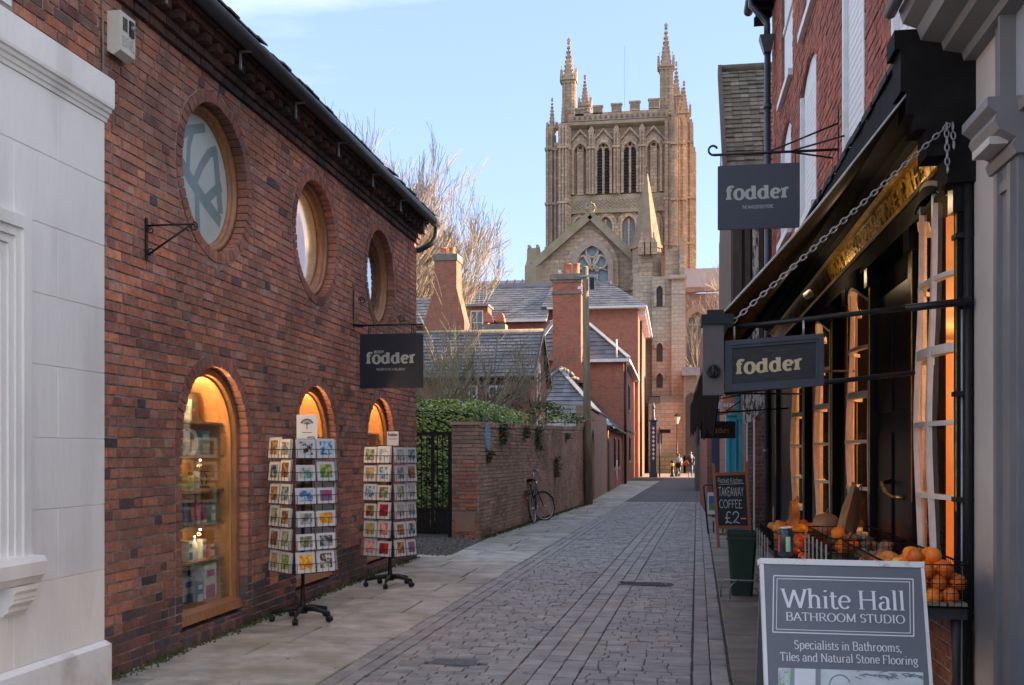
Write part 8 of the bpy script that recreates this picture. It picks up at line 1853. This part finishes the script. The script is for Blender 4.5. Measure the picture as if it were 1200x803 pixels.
# side face: a slightly paler copy of the stone, laid along Y
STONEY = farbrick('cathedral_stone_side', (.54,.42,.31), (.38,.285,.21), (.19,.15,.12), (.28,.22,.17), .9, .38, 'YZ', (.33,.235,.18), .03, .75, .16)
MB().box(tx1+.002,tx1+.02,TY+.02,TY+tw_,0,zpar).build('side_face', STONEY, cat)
def spire(mb, x, y, z0, z1, w_, n=4, crockets=True):
    rot = pi/4 if n == 4 else pi/8; vs = [(x+w_*cos(rot+2*pi*k/n), y+w_*sin(rot+2*pi*k/n), z0) for k in range(n)]+[(x,y,z1)]; mb.add(vs, [(k,(k+1)%n,n) for k in range(n)])
    if crockets:
        m_ = 8
        for k in range(n):
            for i in range(1, m_): t = i/m_; r_ = w_*(1-t); c_ = w_*.13; a = rot+2*pi*k/n; q = V(x+(r_+c_*.6)*cos(a), y+(r_+c_*.6)*sin(a), z0+(z1-z0)*t); mb.obox(q, V(c_,0,0), V(0,c_,0), V(0,0,c_*.9))
    mb.obox((x,y,z1), V(w_*.22,0,0), V(0,w_*.22,0), V(0,0,w_*.16)); mb.obox((x,y,z1+w_*.4), V(w_*.10,0,0), V(0,w_*.10,0), V(0,0,w_*.35)); mb.obox((x,y,z1+w_*.45), V(w_*.26,0,0), V(0,w_*.08,0), V(0,0,w_*.10))
def gablets(mb, x, y, z, w_, h):
    for dx, dy in ((0,-1),(1,0),(-1,0),(0,1)):
        s_ = V(-dy,dx,0)*w_*.95; c_ = V(x+dx*w_, y+dy*w_, z); mb.prism([c_-s_, c_+s_, c_+V(0,0,h)], V(dx,dy,0)*.25)
def pinnacle(px, pyb, pys, pyt, Y, wpx, cols=True, parent=cat, gab=True):
    """centre px; shaft from row pyb up to pys, spire to pyt"""
    mb = MB(); x = aY(px, 100, Y).x; w_ = wpx/2*Y/F; zb_, zs_, zt_ = zY(pyb,Y), zY(pys,Y), zY(pyt,Y); mb.box(x-w_,x+w_,Y-w_,Y+w_,zb_,zs_)
    for k in (-1,0,1): mb.box(x+k*w_*.62-w_*.10,x+k*w_*.62+w_*.10,Y-w_-.12,Y-w_,zb_,zs_-.2); mb.box(x+w_,x+w_+.12,Y+k*w_*.62-w_*.10,Y+k*w_*.62+w_*.10,zb_,zs_-.2)
    mb.box(x-w_*1.18,x+w_*1.18,Y-w_*1.18,Y+w_*1.18,zs_-.25,zs_)
    if gab:
        gablets(mb, x, Y, zs_, w_*1.05, w_*2.3)
        for sx in (-1,1):
            for sy in (-1,1): spire(mb, x+sx*w_*1.1, Y+sy*w_*1.1, zs_, zs_+w_*2.2, w_*.28, 4, False)
    spire(mb, x, Y, zs_+.1, zt_-w_*.75, w_*1.12); return mb.build('pinnacle', STONE, parent)
# parapet: band, then battlements
for px0, px1, pt in ((674,684,128),(695,706,126),(716.5,728.5,124.5),(738,750,123),(760,773,121.5)):
    mb = MB(); a = aY(px0,140,TY-.4); b = aY(px1,140,TY-.4); zb_ = zY(134-(px0-700)*.05,TY-.4); mb.box(a.x,b.x,TY-.55,TY-.15,zb_,zY(pt,TY-.4)); mb.box(a.x-.08,b.x+.08,TY-.63,TY-.07,zY(pt,TY-.4),zY(pt,TY-.4)+.18); mr = mb.build('merlon', STONE, tb)
    mb = MB(); 
    for k in (0.28,.72): xx = a.x+(b.x-a.x)*k; mb.prism([V(xx-.22,TY-.553,zb_+.2),V(xx+.22,TY-.553,zb_+.2),V(xx+.22,TY-.553,zb_+.62),V(xx,TY-.553,zb_+.92),V(xx-.22,TY-.553,zb_+.62)], (0,-.01,0))
    mb.build('merlon_panel', M('dark_carved_recess', (.24,.18,.14), (.17,.13,.10), 3, .9), mr)  # flat panels in a darker tone stand for the carved recesses
mb = MB(); mb.box(tx0-.1,tx1+.5,TY-.55,TY-.15,zY(143,TY),zY(134,TY)); mb.box(tx1+.1,tx1+.5,TY-.15,TY+tw_,zY(143,TY),zY(126,TY)); mb.build('parapet', STONE, tb)
for k in range(18):
    xx = tx0+.4+k*(tw_-.5)/18; mb = MB(); mb.prism([V(xx,TY-.553,zY(141,TY)),V(xx+.34,TY-.553,zY(141,TY)),V(xx+.17,TY-.553,zY(137,TY))], (0,-.06,0)); mb.build('parapet_panel', M('dark_carved_stone', (.16,.115,.09), (.12,.09,.07), 3, .9), tb)
mb = MB(); mb.prism([V(tx0-.2,TY-.02,zY(151,TY)),V(tx0-.2,TY-.75,zY(148,TY)),V(tx0-.2,TY-.75,zY(145,TY)),V(tx0-.2,TY-.02,zY(141,TY))], (tw_+.9,0,0)); mb.build('string_course', MOSS, tb)
# belfry stage: four bays with shafts between
DREC = MC['dark_carved_recess']
def pointed(cx, hw, z0, zs, Y, n=8, k=1.25):
    """outline of a pointed opening (base, springing zs), arcs of radius k*2hw"""
    r_ = 2*hw*k/1.0; r_ = hw*2*k/2*1.2; cL = cx-hw+r_; th = math.acos((r_-hw)/r_); pts = [V(cx-hw,Y,z0), V(cx+hw,Y,z0)]
    for i in range(n+1): a = th*i/n; pts.append(V(cx+hw-r_+r_*cos(a), Y, zs+r_*sin(a)))
    for i in range(1, n+1): a = th*(1-i/n); pts.append(V(cx-hw+r_-r_*cos(a), Y, zs+r_*sin(a)))
    return pts
def arch_mould(cx, hw, z0, zs, Y, w_, d, mat, parent, name='arch_moulding'):
    A = pointed(cx, hw, z0, zs, Y); B = pointed(cx, hw+w_, z0, zs, Y); m_ = len(A); mb = MB(); A = A[1:]+A[:1]; B = B[1:]+B[:1]; vs = []
    for a, b in zip(A, B): vs += [a, b, a+V(0,-d,0), b+V(0,-d,0)]
    fs = []
    for i in range(m_-1): fs += [(i*4+2,i*4+3,i*4+7,i*4+6),(i*4,i*4+2,i*4+6,i*4+4),(i*4+1,i*4+5,i*4+7,i*4+3)]
    mb.add(vs, fs); return mb.build(name, mat, parent)
bays = ((680.5,0),(707.5,1),(738.5,1),(766,0))
for px, op in bays:
    cx = aY(px, 200, TY).x; hw = 7.2*SC; z0, zs = zY(229,TY), zY(180,TY)
    mb = MB(); mb.prism(pointed(cx, hw, z0, zs, TY-.02), (0,-.03,0)); rec = mb.build('window' if op else 'blind_arch', DREC if op else STONE, tb)
    for w_, d, o_ in ((.28,.75,.0),(.30,.42,.30),(.22,.22,.62)): arch_mould(cx, hw+o_, z0, zs, TY-.02, w_, d, STONE, rec)
    mb = MB(); r_ = hw+1.1; mb.prism([V(cx-r_,TY-.3,zs+hw*1.0),V(cx,TY-.3,zs+hw*3.9),V(cx+r_,TY-.3,zs+hw*1.0),V(cx+r_-.28,TY-.3,zs+hw*1.0),V(cx,TY-.3,zs+hw*3.5),V(cx-r_+.28,TY-.3,zs+hw*1.0)], (0,-.28,0)); mb.build('gablet', STONE, rec)
    if op:
        for k in range(15):
            z = z0+.25+k*(zs+hw*.5-z0)/15
            mb = MB(); mb.prism([V(cx-hw,TY-.10,z+.22),V(cx-hw,TY-.42,z),V(cx-hw,TY-.46,z+.06),V(cx-hw,TY-.14,z+.28)], (2*hw,0,0)); mb.build('louvre', SLOU, rec)
        MB().box(cx-.13,cx+.13,TY-.56,TY-.3,z0,zs+hw*.7).build('mullion', STONE, rec)
        for s_ in (-1,1): mb = MB(); mb.tube([V(cx+s_*hw*.5+hw*.48*cos(radians(a)), TY-.5, zs+hw*.15+hw*.6*sin(radians(a))) for a in range(0,181,20)], .10, 4); mb.build('tracery', STONE, rec)
        mb = MB(); mb.tube([V(cx+hw*.36*cos(radians(a)), TY-.5, zs+hw*1.05+hw*.36*sin(radians(a))) for a in range(0,360,30)], .09, 4, closed=True); mb.build('tracery', STONE, rec)
    else:
        MB().box(cx-.35,cx+.35,TY-.42,TY-.05,z0,zs+hw*.6).build('mullion', STONE, rec); mb = MB(); mb.tube([V(cx+hw*.5*cos(radians(a)), TY-.35, zs+hw*.85+hw*.5*sin(radians(a))) for a in range(0,360,30)], .15, 4, closed=True); mb.build('tracery', STONE, rec)
    for s_ in (-1,1):
        mb = MB(); 
        for q in range(3): mb.tube([V(cx+s_*(hw*.0+hw+.14+q*.3),TY-.62+q*.17,z0),V(cx+s_*(hw+.14+q*.3),TY-.62+q*.17,zs)], .11, 6)
        mb.build('shafts', STONE, rec)
def buttress(px0, px1, pyt, pyb, Y0_, proj, name='buttress', ribs=3, mat=None):
    mb = MB(); a, b = aY(px0,300,Y0_), aY(px1,300,Y0_); mb.box(a.x,b.x,Y0_-proj,Y0_+1,max(0,zY(pyb,Y0_)),zY(pyt,Y0_)); w_ = b.x-a.x
    for k in range(ribs): xx = a.x+w_*(k+.5)/ribs; mb.box(xx-w_*.10,xx+w_*.10,Y0_-proj-.16,Y0_-proj,max(0,zY(pyb,Y0_)),zY(pyt,Y0_)-.3); mb.box(b.x,b.x+.14,Y0_-proj+(proj+.8)*(k+.4)/ribs-.12,Y0_-proj+(proj+.8)*(k+.4)/ribs+.12,max(0,zY(pyb,Y0_)),zY(pyt,Y0_)-.3)
    for pz in (176, 240, 292): 
        if zY(pyt,Y0_) > zY(pz,Y0_) > max(0,zY(pyb,Y0_)): mb.box(a.x-.10,b.x+.10,Y0_-proj-.26,Y0_+1,zY(pz,Y0_)-.12,zY(pz,Y0_)+.12)
    return mb.build(name, mat or STONE, tb)
for px in (693.5, 722.5, 752.5): 
    buttress(px-3.2, px+3.2, 156, 230, TY, .9, 'buttress', 2); mb = MB(); x = aY(px,150,TY).x; spire(mb, x, TY-.4, zY(156,TY), zY(146,TY), .5, 4, False); mb.build('pinnacle_cap', STONE, tb)
# lozenge frieze
mb = MB(); mb.box(tx0+.02,tx1-.02,TY-.5,TY-.01,zY(249,TY),zY(230,TY)); fz = mb.build('frieze', MOSS, tb)
PST = M('pale_carved_stone', (.38,.30,.24), (.30,.23,.18), 3, .9); mb = MB(); n = 22; zc = zY(240.5,TY); fh = 5.2*SC
for k in range(n):
    xx = tx0+.5+(tw_-1)*k/n; ww_ = (tw_-1)/n
    for row in (-.5,.5): c_ = V(xx+ww_/2+(ww_/2 if row > 0 else 0), TY-.53, zc+row*fh*1.05); pts = [c_+V(-ww_*.42,0,0),c_+V(0,0,-fh*.5),c_+V(ww_*.42,0,0),c_+V(0,0,fh*.5)]; mb.tube(pts, .055, 4, closed=True)
mb.build('lozenge_pattern', PST, fz)
mb = MB(); mb.box(tx0,tx1,TY-.62,TY-.02,zY(249,TY)-.2,zY(249,TY)); mb.build('string_course', MOSS, tb)
for px in (680,710,737,763):
    cx = aY(px,280,TY).x; hw = 7.4*SC; z0, zs = zY(300,TY), zY(266,TY); mb = MB(); mb.prism(pointed(cx,hw,z0,zs,TY-.02), (0,-.03,0)); rec = mb.build('lower_arch', DREC, tb)
    for w_, d, o_ in ((.25,.55,.0),(.30,.30,.27)): arch_mould(cx, hw+o_, z0, zs, TY-.02, w_, d, STONE, rec)
    MB().box(cx-.10,cx+.10,TY-.35,TY-.05,z0,zs+hw*1.0).build('mullion', STONE, rec); MB().prism(pointed(cx,hw*.8,z0,zs,TY-.055), (0,-.02,0)).build('pane', M('leaded_glass', (.16,.19,.20), (.11,.13,.14), 6, .3), rec)
# corner buttresses and pinnacles
buttress(641,650,152,560,TY+1.5,1.2,ribs=2); buttress(650.5,658,168,560,TY+.6,1.0,ribs=2); buttress(656,667,148,560,TY+.2,1.6,ribs=3); buttress(661,668.5,147,560,TY,.9,ribs=2)
buttress(779,793,147,560,TY,1.4,ribs=3); buttress(787,793,140,560,TY-1.5,1.0,ribs=1); buttress(794,803,143,560,TY+3,1.0,ribs=2); buttress(803,811,150,560,TY+9,1.5,ribs=2); buttress(809,814.5,182,560,TY+14,1.5,ribs=1)
pinnacle(647, 152, 150, 112, TY+1.5, 8.2); pinnacle(659.5, 150, 143, 106, TY-.6, 5.2, gab=False); pinnacle(666.5, 148, 95, 43, TY+1.2, 14)
pinnacle(685.5, 133, 126, 87, TY+tw_-1.2, 12*.9); pinnacle(780.5, 148, 86, 33, TY+1.2, 14); pinnacle(785.5, 140, 136, 98, TY-1.6, 5.4, gab=False)
pinnacle(792.5, 140, 120, 78, TY+tw_-1.4, 10); pinnacle(801.5, 143, 141, 101, TY+3, 11); pinnacle(811.5, 182, 180, 158, TY+14, 4, gab=False)
MB().tube([aY(732,126,TY+6), aY(732,54,TY+6)], .012, 5).build('aerial', BLACKM, cat)
# transept gable
GY_ = 92.0; za = zY(256,GY_); xl_, xr_ = aY(628,306,GY_), aY(746,306,GY_); xa_ = aY(692,256,GY_).x; zl_ = zY(309,GY_)
mb = MB(); mb.box(xl_.x,xr_.x,GY_,TY,0,zl_); mb.prism([V(xl_.x,GY_,zl_),V(xr_.x,GY_,zl_),V(xa_,GY_,za)], (0,20,0)); tr = mb.build('transept', STONE, cat)
for s_, xe in ((-1,xl_.x),(1,xr_.x)):
    mb = MB(); a = V(xe+s_*.2,GY_-.15,zl_+.0); b = V(xa_,GY_-.15,za+.25); mb.bar(a, b, .7, .75, up=(0,-1,0)); mb.build('gable_coping', MOSS, tr)
mb = MB(); mb.box(xa_-.12,xa_+.12,GY_-.3,GY_-.05,za+.2,za+1.5); mb.box(xa_-.5,xa_+.5,GY_-.28,GY_-.08,za+.8,za+1.05); mb.tube([V(xa_+.42*cos(radians(a)),GY_-.18,za+.95+.42*sin(radians(a))) for a in range(0,360,45)], .09, 4, closed=True); mb.build('cross', MOSS, tr)
cx = aY(694,300,GY_).x; S2 = GY_/F; hw = 18.5*S2; z0, zs = zY(338,GY_), zY(315,GY_)
mb = MB(); mb.prism(pointed(cx,hw,z0,zs,GY_-.02), (0,-.03,0)); wn = mb.build('window', M('leaded_blue_glass', (.20,.25,.29), (.13,.17,.20), 4, .3), tr)
arch_mould(cx, hw, z0, zs, GY_-.02, .5, .45, PST, wn); arch_mould(cx, hw+.5, z0, zs, GY_-.02, .45, .25, STONE, wn)
CRM_ = M('cream_tracery', (.46,.38,.29), (.38,.31,.24), 4, .85)
for s_ in (-1,1):
    MB().tube([V(cx+s_*hw*.33,GY_-.2,z0),V(cx+s_*hw*.33,GY_-.2,zs-.1)], .10, 5).build('mullion', CRM_, wn)
    MB().tube([V(cx+s_*hw*.52+hw*.42*cos(radians(a)),GY_-.2,zs+hw*.38+hw*.42*sin(radians(a))) for a in range(0,360,30)], .13, 5, closed=True).build('tracery', CRM_, wn)
    MB().tube([V(cx+s_*hw*.98,GY_-.2,zs-.3),V(cx+s_*hw*.5,GY_-.2,zs+.1),V(cx+s_*hw*.33,GY_-.2,zs-.5)], .10, 5).build('tracery', CRM_, wn)
MB().tube([V(cx+hw*.40*cos(radians(a)),GY_-.2,zs+hw*1.12+hw*.44*sin(radians(a))) for a in range(0,360,30)], .13, 5, closed=True).build('tracery', CRM_, wn)
MB().tube([V(cx-hw*.45,GY_-.2,zs+hw*.75),V(cx,GY_-.2,zs-.2),V(cx+hw*.45,GY_-.2,zs+hw*.75)], .16, 5).build('tracery', CRM_, wn); MB().tube([V(cx-hw*.33,GY_-.2,zs-.4),V(cx,GY_-.2,zs+hw*.25),V(cx+hw*.33,GY_-.2,zs-.4)], .12, 5).build('tracery', CRM_, wn)
mb = MB(); mb.box(xl_.x+1,xr_.x-.5,GY_-.3,GY_-.01,zY(342,GY_),zY(339,GY_)); mb.build('string_course', MOSS, tr)
# small turret on the left shoulder
def octa(mb, x, y, r0, r1, z0, z1): vs = [(x+r*cos(pi/8+pi/4*k), y+r*sin(pi/8+pi/4*k), z) for r, z in ((r0,z0),(r1,z1)) for k in range(8)]; mb.add(vs, [(k,(k+1)%8,8+(k+1)%8,8+k) for k in range(8)]+[tuple(8+k for k in range(8))])
mb = MB(); x = aY(625,310,GY_).x; octa(mb, x, GY_+.3, 12.5*S2, 11*S2, 0, zY(310,GY_)); octa(mb, x, GY_+.3, 11*S2, 8.5*S2, zY(310,GY_), zY(302,GY_)); octa(mb, x, GY_+.3, 8.5*S2, 8.2*S2, zY(302,GY_), zY(289,GY_))
for k in range(4): a = pi/4+pi/2*k; mb.box(x+7*S2*cos(a)-.12,x+7*S2*cos(a)+.12,GY_+.3+7*S2*sin(a)-.12,GY_+.3+7*S2*sin(a)+.12,zY(289,GY_),zY(285,GY_))
mb.build('small_turret', MOSS, cat)
# stair turret with its spire, and the buttress beside it
TG = 89.0; S3 = TG/F
mb = MB(); x = aY(757.5,300,TG).x; octa(mb, x, TG+1, 18*S3, 18*S3, 0, zY(328,TG)); octa(mb, x, TG+1, 19.2*S3, 19.2*S3, zY(328,TG), zY(324,TG)); octa(mb, x, TG+1, 18*S3, 18*S3, zY(324,TG), zY(292,TG)); octa(mb, x, TG+1, 20*S3, 20*S3, zY(292,TG), zY(289,TG)); tt_ = mb.build('stair_turret', STONE, cat)
mb = MB(); octa(mb, x, TG+1, 18.5*S3, .12, zY(289,TG), zY(203,TG)); sp_ = mb.build('turret_spire', M('mossy_spire_stone', (.27,.21,.13), (.21,.15,.11), 2.5, .9, bump=.4, bsc=4), tt_)
mb = MB(); mb.tube([(x,TG+1,zY(204,TG)),(x,TG+1,zY(194,TG))], .05, 5); mb.build('spire_rod', BLACKM, tt_)
for k in range(3):
    px = 752+k*7; pinn = MB(); xx = aY(px,290,TG-1.0).x; pinn.box(xx-.3,xx+.3,TG-1.1,TG-.5,zY(300,TG-1),zY(286,TG-1)); spire(pinn, xx, TG-.8, zY(286,TG-1), zY(277,TG-1), .36, 4, False); pinn.build('turret_pinnacle', STONE, tt_)
mb = MB(); pbox(mb, 780, 797, 292, 328, TG-1, TG+3); pbox(mb, 796, 802, 284, 326, TG-1.6, TG+2); mb.prism([aY(796,284,TG-1.6),aY(802,284,TG-1.6),aY(800,274,TG-1.6)], (0,2,0)); mb.build('buttress_head', STONE, cat)
mb = MB(); a, b = aY(764,500,TG-1).x, aY(787,500,TG-1).x; mb.box(a,b,TG-1.4,TG+3,0,zY(327,TG-1)); c_ = aY(803,500,TG-1).x; mb.box(b,c_,TG-2.0,TG+3,0,zY(330,TG-1)); mb.box(a-1.6,a,TG-.9,TG+2,0,zY(327,TG)); mb.box(b-.3,c_+.15,TG-2.3,TG+3,zY(332,TG-1),zY(328,TG-1)); wt = mb.build('west_buttress', STONEC, cat)
mb = MB(); mb.box(aY(760,500,TG-4).x,aY(803,500,TG-4).x,TG-4,TG-1.5,0,zY(473,TG-4)); mb.prism([V(aY(760,500,TG-4).x,TG-4,zY(473,TG-4)),V(aY(760,500,TG-4).x,TG-1.5,zY(473,TG-4)),V(aY(760,500,TG-4).x,TG-1.5,zY(462,TG-4))], (aY(803,500,TG-4).x-aY(760,500,TG-4).x,0,0)); mb.build('buttress_base', STONEC, cat)
mb = MB(); mb.box(aY(760,500,TG-5).x,aY(804,500,TG-5).x,TG-5,TG-3.9,0,zY(534,TG-5)); mb.build('mossy_foot', farbrick('mossy_foot_stone', (.20,.19,.11), (.15,.145,.09), (.11,.11,.06), (.08,.08,.05), .75, .33, 'XZ', (.14,.15,.07), .03, .5, .3), cat)
for py0, py1 in ((337,361),(403,425),(438,455)):
    cx = aY(773,400,TG-1.4).x; z0, zs = zY(py1,TG-1.4), zY(py0,TG-1.4)-.4; mb = MB(); mb.prism(pointed(cx,.26,z0,zs,TG-1.41), (0,-.03,0)); wn = mb.build('slit_window', M('dark_slit', (.05,.045,.04), (.035,.03,.03), 3, .8), wt); arch_mould(cx,.26,z0 if py0 < 350 else zs-.05,zs,TG-1.41,.22,.22,STONEC,wn)
cx = aY(773,500,TG-4).x; MB().box(cx-.2,cx+.2,TG-4.03,TG-4.005,zY(520,TG-4),zY(505,TG-4)).build('slit_window', MC['dark_slit'], cat)
# iron railing over the base
mb = MB(); a = aY(761,470,TG-5); b = aY(773,470,TG-5)
for k in range(9): xx = a.x+(b.x-a.x)*k/8; mb.box(xx-.03,xx+.03,TG-5.2,TG-5.14,zY(474,TG-5),zY(465,TG-5))
mb.box(a.x,b.x,TG-5.2,TG-5.14,zY(466,TG-5),zY(465,TG-5)); mb.build('railing', BLACKM, cat)
# nave aisle to the right with its great window
NY = 100.0; REDST = farbrick('pink_sandstone', (.38,.22,.17), (.29,.17,.135), (.20,.13,.11), (.22,.15,.12), .8, .36, 'XZ', (.24,.15,.12), .03, .5, .15)
mb = MB(); pbox(mb, 800, 900, 342, 560, NY, NY+10); a, b = aY(800,342,NY), aY(900,342,NY); mb.box(a.x,b.x,NY-.4,NY,zY(346,NY),zY(340,NY)); nv = mb.build('aisle', REDST, cat)
mb = MB(); mb.prism([V(a.x,NY-.4,zY(342,NY)),V(b.x,NY-.4,zY(342,NY)),V(b.x,NY+8,zY(318,NY+8)),V(a.x,NY+8,zY(318,NY+8))], (0,.4,-.3)); mb.build('aisle_roof', M('reddish_lead_roof', (.21,.155,.14), (.17,.13,.125), 2, .7), cat)
cx = aY(817,400,NY).x; hw = 11.5*NY/F; z0, zs = zY(455,NY), zY(385,NY); mb = MB(); mb.prism(pointed(cx,hw,z0,zs,NY-.02), (0,-.03,0)); wn = mb.build('window', MC['leaded_blue_glass'], nv); arch_mould(cx,hw,z0,zs,NY-.02,.5,.5,M('pink_arch_stone', (.40,.25,.20), (.33,.21,.17), 3, .9),wn); arch_mould(cx,hw+.5,z0,zs,NY-.02,.45,.25,REDST,wn)
for s_ in (-1,0,1): MB().tube([V(cx+s_*hw*.5,NY-.25,z0),V(cx+s_*hw*.5,NY-.25,zs+.3)], .12, 5).build('mullion', PST, wn)
for s_ in (-1,1): MB().tube([V(cx+s_*hw*.5+hw*.45*cos(radians(a)),NY-.25,zs+hw*.5+hw*.5*sin(radians(a))) for a in range(0,360,30)], .12, 5, closed=True).build('tracery', PST, wn)
MB().tube([V(cx+hw*.35*cos(radians(a)),NY-.25,zs+hw*1.25+hw*.4*sin(radians(a))) for a in range(0,360,30)], .12, 5, closed=True).build('tracery', PST, wn)
# dark porch below it
mb = MB(); pbox(mb, 801, 816, 438, 560, 84, 88); mb.build('porch', LSTONE, cat); mb = MB(); pbox(mb, 799, 822, 430, 440, 83.6, 88.2); mb.build('porch_roof', LEAD, cat)
mb = MB(); cx = aY(810,500,83.9).x; mb.prism(pointed(cx,.45,.2,zY(470,83.9),83.99), (0,-.03,0)); mb.build('porch_arch', MC['dark_slit'], cat)
# long nave roof seen over the houses on the left
mb = MB(); a, b = aY(540,337,104), aY(616,337,104); mb.box(a.x-14,b.x+2,104,112,0,zY(338,104)); mb.build('nave_wall', STONE, cat)
roofplane([V(a.x-14,103.8,zY(340,104)),V(b.x+2,103.8,zY(340,104)),V(b.x+2,110,zY(326,110)),V(a.x-14,110,zY(326,110))], M('weathered_red_lead_roof', (.34,.22,.18), (.26,.28,.31), .25, .7, lo=.45, hi=.55), cat, 'nave_roof')
mb = MB()
for k in range(34): x = a.x-13+k*.85; mb.bar((x,103.7,zY(340,104)+.06),(x,109.9,zY(326,110)+.06),.10,.10)
mb.build('roof_rolls', LEAD, cat)
# low wall and far trees closing the gaps at the street end
t = thing('precinct_wall', 'low sandstone precinct wall running across the end of the street', 'wall', (3,80,0)); MB().box(aY(818,540,79).x,aY(900,540,79).x+10,79,79.5,0,2.0).build('wall', STONEC, t)
PAVE = M('pale_precinct_paving', (.36,.32,.27), (.29,.26,.22), 1, .8)
mb = MB(); mb.add([(-14,70.0,-.006),(20,70.0,-.006),(20,88,-.006),(-14,88,-.006)], [(0,1,2,3)]); struct(mb.build('precinct_paving', PAVE))
bare_tree(aY(840,330,104).x, 96, zY(322,96), 44, 'bare tree top before the aisle roof right of the tower', .5, 5, .5, .2)
